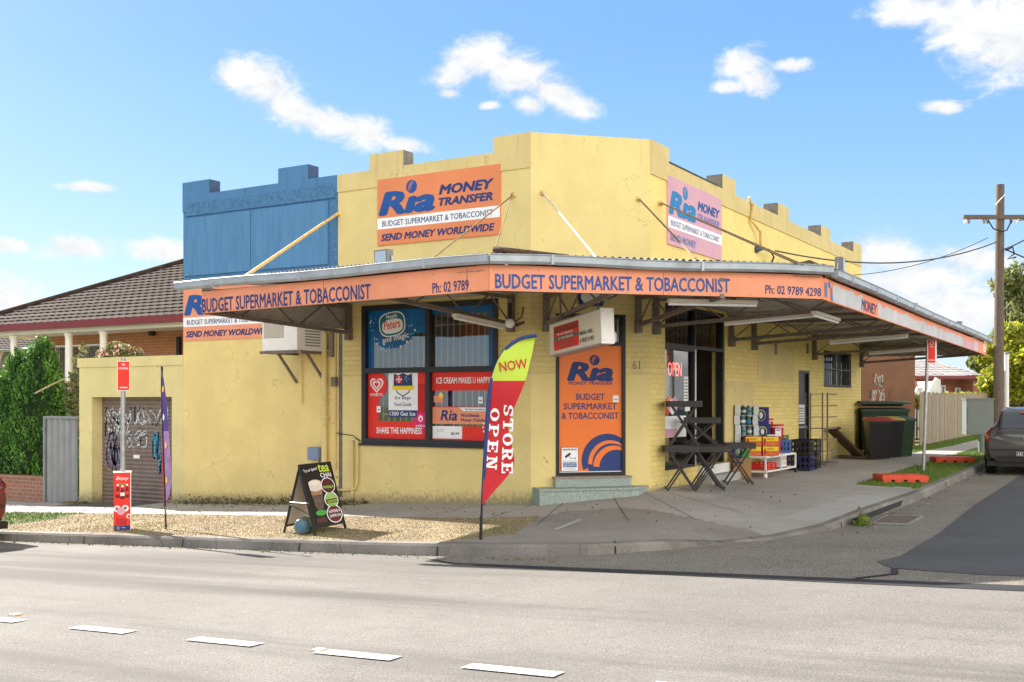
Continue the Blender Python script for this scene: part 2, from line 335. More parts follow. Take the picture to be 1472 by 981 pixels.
def ground_mat(name, c1, c2, speck=.5, sscale=160, big=.35, crack=0, bump=.35, rough=.9, stains=.0, spec=.3, joints=None):
    m, N, L, b = nodes(name); g = N.new('ShaderNodeNewGeometry'); pos = g.outputs['Position']
    nb = noise(N, L, pos, big, 6, .6); nm = noise(N, L, pos, 3.2, 6, .65); ns = noise(N, L, pos, sscale, 2, .5)
    c = mixc(N, L, ramp(N, L, nb, .3, .7), c1, c2)
    c = mixc(N, L, ramp(N, L, nm, .45, .75, 0, .35), c, tuple(x*.7 for x in c1))
    c = mixc(N, L, ramp(N, L, ns, .5, .72, 0, speck), c, tuple(min(1, x*1.9) for x in c2))
    c = mixc(N, L, ramp(N, L, ns, .48, .3, 0, speck), c, tuple(x*.35 for x in c1))
    if stains:
        # tyre-worn bands along the street with ragged edges
        mp = N.new('ShaderNodeMapping'); mp.inputs['Scale'].default_value = (.06, .9, 1); L.new(pos, mp.inputs[0])
        sn = noise(N, L, mp.outputs[0], 1.0, 5, .6)
        c = mixc(N, L, ramp(N, L, sn, .44, .64, 0, stains), c, tuple(x*.55 for x in c1))
    if crack:
        v = N.new('ShaderNodeTexVoronoi'); v.feature = 'DISTANCE_TO_EDGE'; v.inputs['Scale'].default_value = .45
        w = N.new('ShaderNodeVectorMath'); w.operation = 'ADD'; L.new(pos, w.inputs[0])
        nn = N.new('ShaderNodeTexNoise'); nn.inputs['Scale'].default_value = 2; L.new(pos, nn.inputs['Vector'])
        sc = N.new('ShaderNodeVectorMath'); sc.operation = 'SCALE'; L.new(nn.outputs['Color'], sc.inputs[0]); sc.inputs['Scale'].default_value = .6
        L.new(sc.outputs[0], w.inputs[1]); L.new(w.outputs[0], v.inputs['Vector'])
        c = mixc(N, L, ramp(N, L, v.outputs['Distance'], .010, .003, 0, crack), c, tuple(x*.3 for x in c1))
    L.new(c, b.inputs['Base Color']); b.inputs['Roughness'].default_value = rough; b.inputs['Specular IOR Level'].default_value = spec
    bp = N.new('ShaderNodeBump'); bp.inputs['Strength'].default_value = bump; bp.inputs['Distance'].default_value = .01
    L.new(ns, bp.inputs['Height']); L.new(bp.outputs[0], b.inputs['Normal'])
    return m
def glass_mat(name, tint=(.02, .022, .024), rough=.03, alpha=.35):
    m, N, L, b = nodes(name); out = N['Material Output']
    gl = N.new('ShaderNodeBsdfGlossy'); gl.inputs['Roughness'].default_value = rough
    tr = N.new('ShaderNodeBsdfTransparent'); tr.inputs[0].default_value = (.75, .78, .78, 1)
    fr = N.new('ShaderNodeFresnel'); fr.inputs[0].default_value = 1.6
    f2 = ramp(N, L, fr.outputs[0], 0, 1, alpha*.6, 1)
    mx = N.new('ShaderNodeMixShader'); L.new(f2, mx.inputs[0]); L.new(tr.outputs[0], mx.inputs[1]); L.new(gl.outputs[0], mx.inputs[2]); L.new(mx.outputs[0], out.inputs[0])
    return m
YEL = (.71, .575, .265)
m_yel = painted_wall('yellow_wall_paint', (.77, .63, .275), 2.14, 3.42)
m_yelB = painted_wall('yellow_brick_shade_lift', (.88, .70, .26), .28, 3.42)  # yellow brightened to offset the awning's shade on this wall
m_yelG = painted_wall('yellow_garage_paint', (.75, .64, .31))
m_yelP = painted_wall('yellow_render', (.71, .57, .262), streak=.6)
m_blue = painted_wall('blue_wall_paint', (.085, .225, .43), base_dirt=False, streak=.8)
m_stucco = M('blue_stucco', (.075, .20, .38), .9, var=.32, scale=18, bump=.8, bscale=45)
m_bluep = M('blue_panel_paint', (.088, .235, .44), .5, var=.16, scale=2.5, stretch=(6, 6, .6))
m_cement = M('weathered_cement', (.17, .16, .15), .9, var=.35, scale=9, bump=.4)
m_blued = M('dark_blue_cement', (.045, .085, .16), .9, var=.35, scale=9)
m_asph = ground_mat('road_asphalt', (.158, .149, .140), (.215, .204, .193), .5, 85, .3, 0, .5, .9, .75)
m_asphd = ground_mat('dark_asphalt', (.078, .079, .082), (.105, .106, .108), .5, 170, .5, 0, .4, .85)
m_seal_shade = ground_mat('bitumen_seal_and_shade', (.028, .029, .032), (.04, .041, .044), .3, 170, .5)
m_apron = ground_mat('aggregate_concrete', (.175, .157, .132), (.24, .22, .19), .95, 70, .6, 0, .6, .9)
m_conc = ground_mat('path_concrete', (.34, .322, .298), (.45, .43, .40), .35, 110, .5, .12, .3, .88)
m_concd = ground_mat('worn_dark_concrete', (.235, .215, .19), (.325, .30, .27), .5, 100, .8, .15, .4)
m_concl = ground_mat('new_pale_concrete', (.40, .40, .38), (.46, .455, .43), .2, 140, .5, 0, .2)
m_kerb = ground_mat('kerb_concrete', (.15, .138, .122), (.28, .26, .235), .35, 120, 1.0, .3, .5)
m_dirt = ground_mat('dry_verge', (.20, .15, .09), (.36, .285, .175), .8, 55, 1.3, 0, .9)
m_grass = ground_mat('lawn', (.08, .14, .02), (.15, .22, .035), .5, 90, .8, 0, .9)
m_drive = ground_mat('driveway_shaded_concrete', (.10, .095, .09), (.16, .15, .14), .4, 120, .8, .1)
m_white = P('white_paint', (235, 233, 228)); m_line = M('road_paint', (.30, .285, .27), .8, var=.2, scale=34, bump=.2, bscale=150, var2=(.74, .735, .72))
_n = m_line.node_tree.nodes; _n['Map Range'].inputs[1].default_value = .43; _n['Map Range'].inputs[2].default_value = .56; _n['Noise Texture'].inputs['Roughness'].default_value = .8
m_black = P('black_paint', (32, 32, 34), rough=.45); m_frame = P('dark_window_frame', (42, 44, 48), rough=.45)
m_grey = P('grey_paint', (128, 131, 134)); m_gutter = M('gutter_metal', (.40, .44, .49), .4, .25, var=.22, scale=3)
m_steel = M('galvanised_steel', (.42, .43, .44), .4, .7, var=.2, scale=12)
m_brown = M('brown_steel', (.20, .162, .138), .7, .1, var=.3, scale=14, bump=.2)
m_rust = M('rusty_rod', (.30, .20, .11), .8, .1, var=.4, scale=25)
m_rodw = M('painted_rod', (.75, .68, .52), .6, var=.3, scale=18)
m_rody = M('yellow_rod', (.70, .48, .20), .6, var=.35, scale=20)
m_corr = M('corrugated_roof', (.40, .38, .36), .5, .4, var=.35, scale=4)
m_soffit = M('soffit_sheet', (.44, .415, .37), .7, var=.3, scale=2.5)
m_orange = M('orange_sign', lin((228, 138, 90)), .5, var=.10, scale=.8)
m_orangeD = M('bright_orange_sign', lin((245, 125, 45)), .4, var=.04, scale=2)
m_orangeF = M('faded_orange_sign', lin((234, 152, 116)), .55, var=.14, scale=.9)
m_navy = P('navy_print', (40, 62, 120)); m_bluei = P('blue_print', (32, 84, 155), var=.15, scale=3)
m_wht = P('white_print', (244, 245, 248), rough=.5)
m_pink = M('faded_pink_sign', lin((205, 158, 190)), .6, var=.08, scale=2, var2=lin((224, 170, 172))); m_cyan = P('cyan_print', (22, 128, 190)); m_lav = P('lavender_print', (128, 128, 182))
m_red = P('red_print', (232, 52, 40)); m_redd = P('red_flag', (196, 40, 48), rough=.7); m_lime = P('lime_print', (190, 214, 74), rough=.7)
m_yell = P('yellow_print', (246, 212, 40)); m_green = P('green_print', (70, 165, 70)); m_mag = P('magenta_print', (228, 40, 120))
m_teal = P('teal_print', (20, 120, 140)); m_decal = M('blue_decal', lin((8, 96, 158)), .35, var=.3, scale=4)
m_cream = P('cream_plastic', (226, 218, 204)); m_pale = P('pale_plastic', (240, 236, 232))
m_glass = glass_mat('window_glass'); m_glassd = glass_mat('door_glass', alpha=.25)
m_dark = M('dark_interior', (.03, .03, .03), .9, var=.1); m_roomw = M('interior_wall', (.32, .30, .24), .9, var=.1)
m_terr = M('speckled_terrazzo', (.30, .36, .33), .55, var=.6, scale=60, bump=.15, bscale=90); m_terrd = M('terrazzo_edge', (.30, .24, .20), .6, var=.5, scale=50)
m_alu = M('aluminium', (.62, .63, .64), .35, .6, var=.06)

# ---------------------------------------------------------------- terrain
def sst(a, b, x):
    t = min(1, max(0, (x-a)/(b-a))); return t*t*(3-2*t)
def RZ(x, y):
    a = -.2 + .046*max(-40, min(25, x)) + .02*max(0, min(5.2, -4.4-y)) - .02*max(0, min(5.2, -9.7-y))
    s_ = -.08 + .012*max(0, min(45, y)) + .02*max(0, min(4.2, x-5)) - .02*max(0, min(4.2, x-9.4))
    w = sst(-5, 1, y)*sst(-1, 4, x)
    return a*(1-w) + s_*w
def grid(name, xs, ys, zf, mat, kind='structure'):
    mb = MB(); nx = len(xs); vs = [(x, y, zf(x, y)) for y in ys for x in xs]
    mb.add(vs, [(j*nx+i, j*nx+i+1, (j+1)*nx+i+1, (j+1)*nx+i) for j in range(len(ys)-1) for i in range(nx-1)], mat, True)
    return tag(mb.build(name), kind=kind)
def lsp(a, b, n): return [a+(b-a)*i/(n-1) for i in range(n)]
far = [-900, -400, -150, -80]; 
grid('ground', far + lsp(-60, 60, 61) + [80, 150, 400, 900], [-500, -200, -100, -60] + lsp(-40, 80, 61) + [120, 200, 500, 1500], lambda x, y: RZ(x, y)-.09, ground_mat('yard_ground', (.10, .13, .04), (.17, .17, .07), .4, 40, .3))
grid('main_road', lsp(-70, 60, 131), lsp(-15.2, -2, 45), lambda x, y: RZ(x, y), m_asph)
grid('side_road', lsp(4.5, 14.5, 21), lsp(-2, 90, 93), lambda x, y: RZ(x, y), m_apron)
def sheet(name, poly, lift, mat, step=.35):     # polygon sheet lying on the road, subdivided to follow it
    import bmesh
    bm = bmesh.new(); bm.faces.new([bm.verts.new((x, y, 0)) for x, y in poly])
    for ax in (0, 1):
        lo = min(p[ax] for p in poly); hi = max(p[ax] for p in poly); k = math.floor(lo/step)*step
        st = step if hi-lo < 25 else 1.0
        while k < hi:
            no = (1, 0, 0) if ax == 0 else (0, 1, 0); cop = (k, 0, 0) if ax == 0 else (0, k, 0)
            bmesh.ops.bisect_plane(bm, geom=bm.verts[:]+bm.edges[:]+bm.faces[:], plane_co=cop, plane_no=no); k += st
    for v in bm.verts: v.co.z = RZ(v.co.x, v.co.y)+lift
    bmesh.ops.recalc_face_normals(bm, faces=bm.faces[:])
    if bm.faces[:] and bm.faces[0].normal.z < 0: bmesh.ops.reverse_faces(bm, faces=bm.faces[:])
    me = bpy.data.meshes.new(name); bm.to_mesh(me); bm.free(); me.materials.append(mat)
    o = bpy.data.objects.new(name, me); scene.collection.objects.link(o); return tag(o, kind='structure')
sheet('gutter_apron', [(1.2, -4.6), (1.9, -4.95), (6, -5.0), (9, -5.0), (14.5, -5.0), (14.5, -1.9), (4.3, -1.9), (4.05, -2.4), (3.7, -3.15), (3.05, -3.95), (1.9, -4.3)], .004, m_apron)
sheet('side_road_asphalt', [(6.25, -3.0), (6.15, -3.6), (6.4, -4.1), (7.2, -4.35), (14.4, -4.5), (14.4, 90), (6.0, 90), (6.0, 4), (6.15, -1)], .009, m_asphd)
sheet('joint_crack', [(6.40, -4.10), (6.46, -4.12), (6.55, -4.55), (6.3, -5.0), (6.24, -5.0), (6.48, -4.55)], .012, m_seal_shade)
sheet('awning_shade_strip', [(1.3, -4.66), (1.9, -4.955), (14.4, -5.005), (14.4, -5.42), (9, -5.36), (4, -5.22), (2, -5.1)], .0045, m_seal_shade)  # dark sheet painting the awning's shadow onto the asphalt
def pix_ground(px, py, zf=RZ):
    z = 0
    for _ in range(40):
        Y = (CAM[2]-z)*F/(py-YH); p = loc((px-CX)/F*Y, Y); z = .5*z + .5*zf(p.x, p.y)
    return p.x, p.y, zf(p.x, p.y)
dash = MB()
for x0 in (-3.45, -2.25, -1.05, .24, 1.55, 2.82, 3.98, 5.12, 6.3, 7.5):
    xs = lsp(x0, x0+.62, 4); y0, y1 = -9.60, -9.46
    for a, b in zip(xs[:-1], xs[1:]): dash.quad((a, y0, RZ(a, y0)+.006), (b, y0, RZ(b, y0)+.006), (b, y1, RZ(b, y1)+.006), (a, y1, RZ(a, y1)+.006), m_line)
tag(dash.build('lane_marking'), kind='structure')

# matched pairs: foot of buildings -> kerb, with kerb height
def WZ(x): return .045+.047*max(x, -16)
pairs = [((-60, 0), WZ(-60), (-60, -4.4), .14), ((-12.8, 0), WZ(-12.8), (-12.8, -4.4), .14), ((-8, 0), WZ(-8), (-8, -4.4), .14), ((-4, 0), WZ(-4), (-4, -4.4), .14),
  ((0, 0), .045, (.3, -4.4), .14), ((.3, .3), .08, (1.9, -4.3), .14), ((.7, .7), .13, (3.05, -3.95), .13), ((1.1, 1.1), .175, (3.7, -3.15), .10),
  ((1.3, 1.3), .2, (4.05, -2.4), .02), ((1.435, 1.435), .215, (4.4, -1.3), .015), ((1.435, 1.8), .213, (4.68, -.25), .07), ((1.435, 2.6), .21, (4.85, 1.5), .14),
  ((1.435, 5), .207, (5, 4.5), .14), ((1.435, 15.8), .23, (5, 15.8), .14), ((2, 21), .27, (5, 21), .14), ((2, 90), .5, (5, 90), .14)]
rows = []
for (w0, z0, k0, h0), (w1, z1, k1, h1) in zip(pairs[:-1], pairs[1:]):
    L_ = max(math.hypot(w1[0]-w0[0], w1[1]-w0[1]), math.hypot(k1[0]-k0[0], k1[1]-k0[1])); n = max(2, min(60, int(L_/.16)))
    for i in range(n):
        t = i/n; l = lambda a, b: a+(b-a)*t
        w = (l(w0[0], w1[0]), l(w0[1], w1[1]), l(z0, z1)); k = (l(k0[0], k1[0]), l(k0[1], k1[1])); rows.append((w, (k[0], k[1], RZ(*k)+l(h0, h1))))
NT = 34
def rowpt(r, t): (w, k) = r; return (w[0]+(k[0]-w[0])*t, w[1]+(k[1]-w[1])*t, w[2]+(k[2]-w[2])*t)
TS = [.965*i/NT for i in range(NT+1)]
G = [[rowpt(r, t) for t in TS] for r in rows]
GA = np.array(G).reshape(-1, 3)
def FZ(x, y):
    d = (GA[:, 0]-x)**2 + (GA[:, 1]-y)**2; i = np.argsort(d)[:4]; w = 1/(d[i]+1e-5); return float((GA[i, 2]*w).sum()/w.sum())
def zone(x, y, t, w):
    n = .12*math.sin(3.1*x+1.3*y)+.08*math.sin(7.7*x-2.9*y)
    if w[1] <= .35 and x < 2.0+n*1.6-.25*(-2.2-y) and t > .43+.02*n:
        if y < -4.0 and t > .95: return 'dirt'
        if x < -8.6 + n*4: return 'green'
        return 'dirt'
    if y > 5.3+n and t > .66+.06*n and y < 80: return 'green2'
    if y > 16 and t < .34+.04*n: return 'green'
    if -11.0 < x < -8.6 and w[1] == 0 and t < .16: return 'drive'
    if 1.2 < x < 4.5 and y < -.6-.35*(x-2.6)+n*.5 and t > .33: return 'worn'
    if y > .2 and y < 3.6 and t > .80: return 'pale'
    return 'path'
zm = {'dirt': ('verge', m_dirt), 'green': ('verge', m_grass), 'green2': ('verge', m_grass), 'drive': ('driveway', m_drive), 'worn': ('footpath', m_concd), 'pale': ('footpath', m_concl), 'path': ('footpath', m_conc)}
surf = {}
cells = {}
for i in range(len(G)-1):
    for j in range(NT):
        a, b, c, d = G[i][j], G[i+1][j], G[i+1][j+1], G[i][j+1]
        cx, cy = (a[0]+c[0])/2, (a[1]+c[1])/2; z = zone(cx, cy, (TS[j]+TS[j+1])/2, rows[i][0])
        nm, mt = zm[z]; surf.setdefault(nm, MB()).add([d, c, b, a], [(0, 1, 2, 3)], mt, True)
        cells.setdefault(z, []).append((a, b, c, d))
for nm, mb in surf.items(): tag(mb.build(nm), kind='structure')
kb = MB()
for r0, r1 in zip(rows[:-1], rows[1:]):
    q = []
    for r in (r0, r1):
        a = Vector(rowpt(r, .965)); b = Vector(rowpt(r, 1.0)); b1 = b + (b-a).normalized()*.02 + Vector((0, 0, -.03)); c = Vector((b1.x, b1.y, RZ(b1.x, b1.y)-.03)) + (b-a).normalized()*.02
        q.append((a, b, b1, c))
    for k in range(3): kb.add([q[0][k+1], q[1][k+1], q[1][k], q[0][k]], [(0, 1, 2, 3)], m_kerb, k < 2)
tag(kb.build('kerb'), kind='structure')
kj = MB(); last = -1e9
for i, r in enumerate(rows):
    a = Vector(rowpt(r, .967)); b = Vector(rowpt(r, 1.0)); o_ = (b-a).normalized(); sd = Vector((-o_.y, o_.x, 0)).normalized()*.009
    if i - last < 13 or r[1][0] < -16 or r[1][1] > 40: continue
    last = i; up = Vector((0, 0, .003)); b2 = b+o_*.0225+Vector((0, 0, -.028)); c = Vector((b.x, b.y, RZ(b.x, b.y)))+o_*.044
    for p_, q_ in ((a+up, b+up), (b2+o_*.004, c+o_*.004)): kj.quad(p_-sd, p_+sd, q_+sd, q_-sd, m_seal_shade)
tag(kj.build('kerb_joints'), kind='structure')
# expansion joints across the path (dark grooves as 3 mm proud bitumen strips)
jm = MB()
for i in range(0, len(rows), 9):
    if rows[i][0][0] < -14 or rows[i][0][1] > 30: continue
    t1 = .42 if rows[i][0][1] <= .3 else .64
    p, q = Vector(rowpt(rows[i], .0)), Vector(rowpt(rows[i], t1)); s_ = Vector((-(q-p).y, (q-p).x, 0)).normalized()*.005; up = Vector((0, 0, .003))
    n = 8
    for k in range(n):
        a, b = p.lerp(q, k/n), p.lerp(q, (k+1)/n); jm.quad(a-s_+up, a+s_+up, b+s_+up, b-s_+up, m_seal_shade)
tag(jm.build('path_joints'), kind='structure')
# driveway crossing in front of the garage carries the wall's shade in its dark colour; storm drain
def blades(name, zones, per_m2, hgt, mats, keep=lambda x, y: True):
    vs = []; fs = []; mi = []
    for z in zones:
        for (a, b, c, d) in cells.get(z, []):
            a, b, c, d = map(np.array, (a, b, c, d)); area = np.linalg.norm(np.cross(b-a, d-a)); 
            if not keep(a[0], a[1]): continue
            n = rng.poisson(area*per_m2)
            for _ in range(n):
                u, v = rng.random(2); p = a+(b-a)*u+(d-a)*v+(a-b+c-d)*u*v*0; an = rng.random()*6.283; w = .003+.005*rng.random(); h = hgt*(.4+rng.random()); ln = rng.normal(0, .6, 2)*h
                k = len(vs); dx, dy = math.cos(an)*w, math.sin(an)*w
                vs += [(p[0]-dx, p[1]-dy, p[2]-.004), (p[0]+dx, p[1]+dy, p[2]-.004), (p[0]+ln[0], p[1]+ln[1], p[2]+h*.8)]; fs.append((k, k+1, k+2)); mi.append(int(rng.integers(len(mats))))
    me = bpy.data.meshes.new(name); me.from_pydata(vs, [], fs)
    for m in mats: me.materials.append(m)
    me.polygons.foreach_set('material_index', mi); me.update()
    o = bpy.data.objects.new(name, me); scene.collection.objects.link(o); return o
ms = [M('straw_%d' % i, c, .9, var=.15) for i, c in enumerate([(.38, .30, .175), (.27, .205, .115), (.44, .37, .235), (.20, .20, .08)])]
mg = [M('grass_blade_%d' % i, c, .7, var=.15) for i, c in enumerate([(.12, .20, .03), (.17, .25, .04), (.09, .15, .02)])]
tag(blades('dry_grass', ['dirt'], 1300, .018, ms, lambda x, y: x > -14 or math.sin(2.1*x+.7*y)+math.sin(.9*x-3.1*y+1)+.6*math.sin(5*x+4*y) > -.9), 'short dry straw grass on the verge in front of the shop', 'grass', kind='stuff')
tag(blades('green_grass', ['green'], 900, .05, mg, lambda x, y: -16 < x and y < 45), 'bright green grass by the driveway and by the timber fence', 'grass', kind='stuff')
tag(blades('shaded_grass', ['green2'], 900, .05, mg, lambda x, y: y < 30), 'green kerbside grass under the street sign and red ramps', 'grass', kind='stuff')

tag(blades('green_tufts', ['dirt'], 330, .03, mg, lambda x, y: x > -14 and math.sin(1.7*x+1.1*y+2)+math.sin(1.3*x-2.3*y)+.7*math.sin(4.1*x+3*y) > .55), 'sparse green tufts growing through the dry verge', 'grass', kind='stuff')
# ================================================================ corner shop
FA = FR((0, 0, 0), (1, 0, 0)); FC = FR((0, 0, 0), (1, 1, 0)); FB = FR((1.435, 1.435, 0), (0, 1, 0))
CL = 1.435*math.sqrt(2); LA = -7.97; LB = 14.38; TH_W = .26
shop = thing('corner_shop', 'yellow painted corner shop with stepped parapet and blue patch on its left front', 'shop building', (0, 0, 0))
def wall_cells(mb, fr, us, zs, hole, mat, d0=-TH_W, d1=0):
    us = sorted(set(round(u, 4) for u in us)); zs = sorted(set(round(z, 4) for z in zs)); nu, nz = len(us)-1, len(zs)-1
    sol = [[not hole((us[i]+us[i+1])/2, (zs[j]+zs[j+1])/2) for j in range(nz)] for i in range(nu)]
    S = lambda i, j: 0 <= i < nu and 0 <= j < nz and sol[i][j]
    P = fr.pt
    for i in range(nu):
        for j in range(nz):
            if not sol[i][j]: continue
            a, b, z, y = us[i], us[i+1], zs[j], zs[j+1]
            mb.quad(P(a,z,d1), P(b,z,d1), P(b,y,d1), P(a,y,d1), mat); mb.quad(P(b,z,d0), P(a,z,d0), P(a,y,d0), P(b,y,d0), mat)
            if not S(i-1, j): mb.quad(P(a,z,d0), P(a,z,d1), P(a,y,d1), P(a,y,d0), mat)
            if not S(i+1, j): mb.quad(P(b,z,d1), P(b,z,d0), P(b,y,d0), P(b,y,d1), mat)
            if not S(i, j-1): mb.quad(P(a,z,d0), P(b,z,d0), P(b,z,d1), P(a,z,d1), mat)
            if not S(i, j+1): mb.quad(P(a,y,d1), P(b,y,d1), P(b,y,d0), P(a,y,d0), mat)
def inside(*rects): return lambda u, z: any(a < u < b and c < z < d for a, b, c, d in rects)
ZCOP = 5.735; ZTOP = 5.985; ZBAND = 5.42
# --- street front (A)
wsa = FA.px(521, 500)[0]; wsb = FA.px(716, 500)[0]; wz0 = FA.px(560, 638)[1]; wz1 = 3.36
sbl = FA.px(486, 330)[0]
raised = FA.px(709.5, 210)[0]
zblue = 4.02
m_yelP2 = painted_wall('yellow_render_low', (.80, .64, .27))
mb = MB(); hA = inside((wsa, wsb, wz0, wz1))
wall_cells(mb, FA, [LA, sbl, wsa, wsb, raised, 0], [-.8, wz0, wz1, zblue, ZBAND], lambda u, z: hA(u, z) or u < sbl, m_yel)
wall_cells(mb, FA, [LA, sbl], [-.8, zblue], lambda u, z: False, m_yelP2)
wall_cells(mb, FA, [sbl, raised, -.004], [ZBAND, ZCOP], lambda u, z: False, m_yelP, d1=.022)
wall_cells(mb, FA, [raised, -.004], [ZCOP, ZTOP], lambda u, z: False, m_yelP, d1=.022)
# --- corner (C) with door
ds0, ds1 = FC.px(799, 600)[0], FC.px(899, 600)[0]; dz0 = FC.px(850, 684)[1]; dz1 = FC.px(850, 452)[1]; dzm = FC.px(850, 496)[1]
hC = inside((ds0, ds1, dz0, dz1))
wall_cells(mb, FC, [0, ds0, ds1, CL], [-.5, dz0, dz1, ZTOP], hC, m_yel)
# --- side street (B)
b0, b1 = FB.px(956, 600)[0], FB.px(1042, 600)[0]; bdiv = FB.px(1001, 600)[0]; bz0 = FB.px(957, 677)[1]; bzt = FB.px(1000, 502)[1]; bz1 = 3.36; bfl = .52
c0, c1 = FB.px(1148, 600)[0], FB.px(1164, 600)[0]; cz1 = FB.px(1155, 533)[1]
e0, e1 = FB.px(1184, 530)[0], FB.px(1222.5, 530)[0]; ez0, ez1 = FB.px(1200, 557)[1], FB.px(1200, 506)[1]
hB = inside((b0, bdiv, bz0, bz1), (bdiv, b1, bfl, bz1), (c0, c1, .24, cz1), (e0, e1, ez0, ez1))
raisB = FB.px(960, 230)[0]
bw = MB()
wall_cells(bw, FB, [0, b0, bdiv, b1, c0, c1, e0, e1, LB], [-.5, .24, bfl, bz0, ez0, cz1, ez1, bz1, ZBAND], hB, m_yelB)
wall_cells(bw, FB, [.004, raisB], [ZBAND, ZCOP, ZTOP], lambda u, z: False, m_yelP, d1=.022)
wall_cells(bw, FB, [raisB, LB], [ZBAND, ZCOP], lambda u, z: False, m_yelP, d1=.022)
# smooth render patches on the painted brickwork, 1 cm proud
rp0, rp1 = FB.px(1089, 500)[0], FB.px(1142, 500)[0]
bw.fbox(FB, rp0, rp1, FB.px(1089, 548)[1], FB.px(1089, 490)[1], -.02, .010, m_yelP)
bw.fbox(FB, b1+.02, FB.px(1083, 560)[0], .2, FB.px(1044, 548)[1], -.02, .008, m_yelP)
bw.fbox(FB, .05, b0-.03, .16, .30, -.02, .018, m_yelP)
mb.build('wall', shop); bw.build('wall', shop, label='long yellow side wall with rows of painted brick')
# left end wall and back walls, roof
ow = MB(); FL = FR((LA, 12, 0), (0, -1, 0), (-1, 0, 0))
wall_cells(ow, FL, [0, 12-.262], [-.8, 5.6], lambda u, z: False, m_yelP)
FBk = FR((1.435-.262, 1.435+LB, 0), (-1, 0, 0), (0, 1, 0)); wall_cells(ow, FBk, [0, 9.4], [-.3, 5.6], lambda u, z: False, m_yelP)
ow.build('rear_wall', shop)
rf = MB(); rf.prism(FR((0, 0, 0), (1, 0, 0), (0, 0, 1), (0, 1, 0)), [(LA+.27, .27), (-.12, .27), (1.16, 1.6), (1.16, 15.5), (LA+.27, 15.5)], 4.95, 5.1, m_corr); rf.build('roof', shop)
# piers
pr = []
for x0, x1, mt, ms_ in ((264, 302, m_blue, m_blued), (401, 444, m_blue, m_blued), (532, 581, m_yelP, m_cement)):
    a0, a1 = FA.px(x0, 262)[0], FA.px(x1, 262)[0]; q = MB()
    if x0 == 264: a0 = LA
    q.fbox(FA, a0, a1, ZCOP, ZTOP+.02, -.26, .022, mt); P_ = FA.pt
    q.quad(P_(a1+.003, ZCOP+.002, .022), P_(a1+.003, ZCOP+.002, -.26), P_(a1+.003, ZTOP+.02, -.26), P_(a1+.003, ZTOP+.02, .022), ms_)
    q.build('parapet_pier', shop)
for x0, x1 in ((1037, 1056), (1117, 1132.5), (1179, 1192.5), (1225.5, 1237.5)):
    a0 = FB.px(x0, 300)[0]; a1 = FB.px(x1, 300)[0]; q = MB(); P_ = FB.pt
    if x0 == 1225.5: a1 = LB
    q.fbox(FB, a0, a1, ZCOP, ZTOP+.03, -.30, .022, m_yelP)
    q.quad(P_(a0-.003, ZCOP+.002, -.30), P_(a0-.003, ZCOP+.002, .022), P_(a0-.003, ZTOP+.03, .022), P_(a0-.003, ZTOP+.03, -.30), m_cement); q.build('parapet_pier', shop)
# dark capping strip on the side parapet
q = MB(); q.fbox(FB, raisB+.01, FB.px(1030, 250)[0], ZCOP, ZCOP+.025, -.2, .035, m_black); q.build('parapet_flashing', shop)
# blue upper front
q = MB(); wall_cells(q, FA, [LA, sbl], [zblue, ZBAND], lambda u, z: False, m_blue); wall_cells(q, FA, [LA, sbl], [ZBAND, ZCOP], lambda u, z: False, m_blue, d1=.022)
pz = [FA.px(300, 395)[1], FA.px(300, 311)[1], FA.px(300, 292)[1]]; pa = FA.px(473, 330)[0]; pm = FA.px(362, 330)[0]
q.fbox(FA, LA+.1, sbl-.04, FA.px(300, 308)[1], FA.px(300, 290)[1], -.02, .030, m_stucco)
q.fbox(FA, LA+.06, pm-.009, pz[0], pz[1], -.02, .04, m_bluep); q.fbox(FA, pm+.009, pa, pz[0], pz[1], -.02, .04, m_bluep)
q.fbox(FA, pa+.012, sbl-.02, pz[0], pz[1]+.02, -.02, .010, m_stucco)
q.build('painted_front', shop, label='upper wall painted blue with raised panel and rough stucco border')
# dado line, drip mould under the window and rain stains are slim strips
q = MB()
zd = 2.135
q.fbox(FA, sbl+.15, wsa, zd-.012, zd+.006, -.01, .012, m_yelP); q.fbox(FA, wsb, -.005, zd-.012, zd+.006, -.01, .012, m_yelP)
q.fbox(FC, .01, ds0-.02, zd-.012, zd+.006, -.01, .012, m_yelP); q.fbox(FC, ds1+.02, CL-.01, zd-.012, zd+.006, -.01, .012, m_yelP); q.fbox(FB, .01, b0-.01, zd-.012, zd+.006, -.01, .012, m_yelP)
q.build('wall_ledge', shop)
# ---- shop window with stickers
win = MB()
def frame(mb, fr, a0, a1, z0, z1, t, d0, d1, mat):
    mb.fbox(fr, a0, a0+t, z0, z1, d0, d1, mat); mb.fbox(fr, a1-t, a1, z0, z1, d0, d1, mat)
    mb.fbox(fr, a0+t, a1-t, z0, z0+t, d0, d1, mat); mb.fbox(fr, a0+t, a1-t, z1-t, z1, d0, d1, mat)
ft = .085
frame(win, FA, wsa, wsb, wz0, wz1, ft, -.12, .03, m_frame)
wm = FA.px(615.5, 532)[0]; wzm = FA.px(600, 532)[1]
win.fbox(FA, wm-.045, wm+.045, wz0+ft, wz1-ft, -.12, .028, m_frame); win.fbox(FA, wsa+ft, wm-.045, wzm-.045, wzm+.045, -.12, .028, m_frame); win.fbox(FA, wm+.045, wsb-ft, wzm-.045, wzm+.045, -.12, .028, m_frame)
win.fbox(FA, wsa-.04, wsb+.02, wz0-.04, wz0-.003, -.05, .06, m_frame)
wo = win.build('shop_window', shop)
g = MB(); g.fquad(FA, wsa+.01, wsb-.01, wz0+.01, wz1-.01, -.06, m_glass); g.build('pane', wo)
g = MB()
for k in range(22): a = wsa+.1+k*(wsb-wsa-.2)/21; g.fbox(FA, a-.008, a+.008, wz0+.05, wz1-.05, -.16, -.144, m_pale)
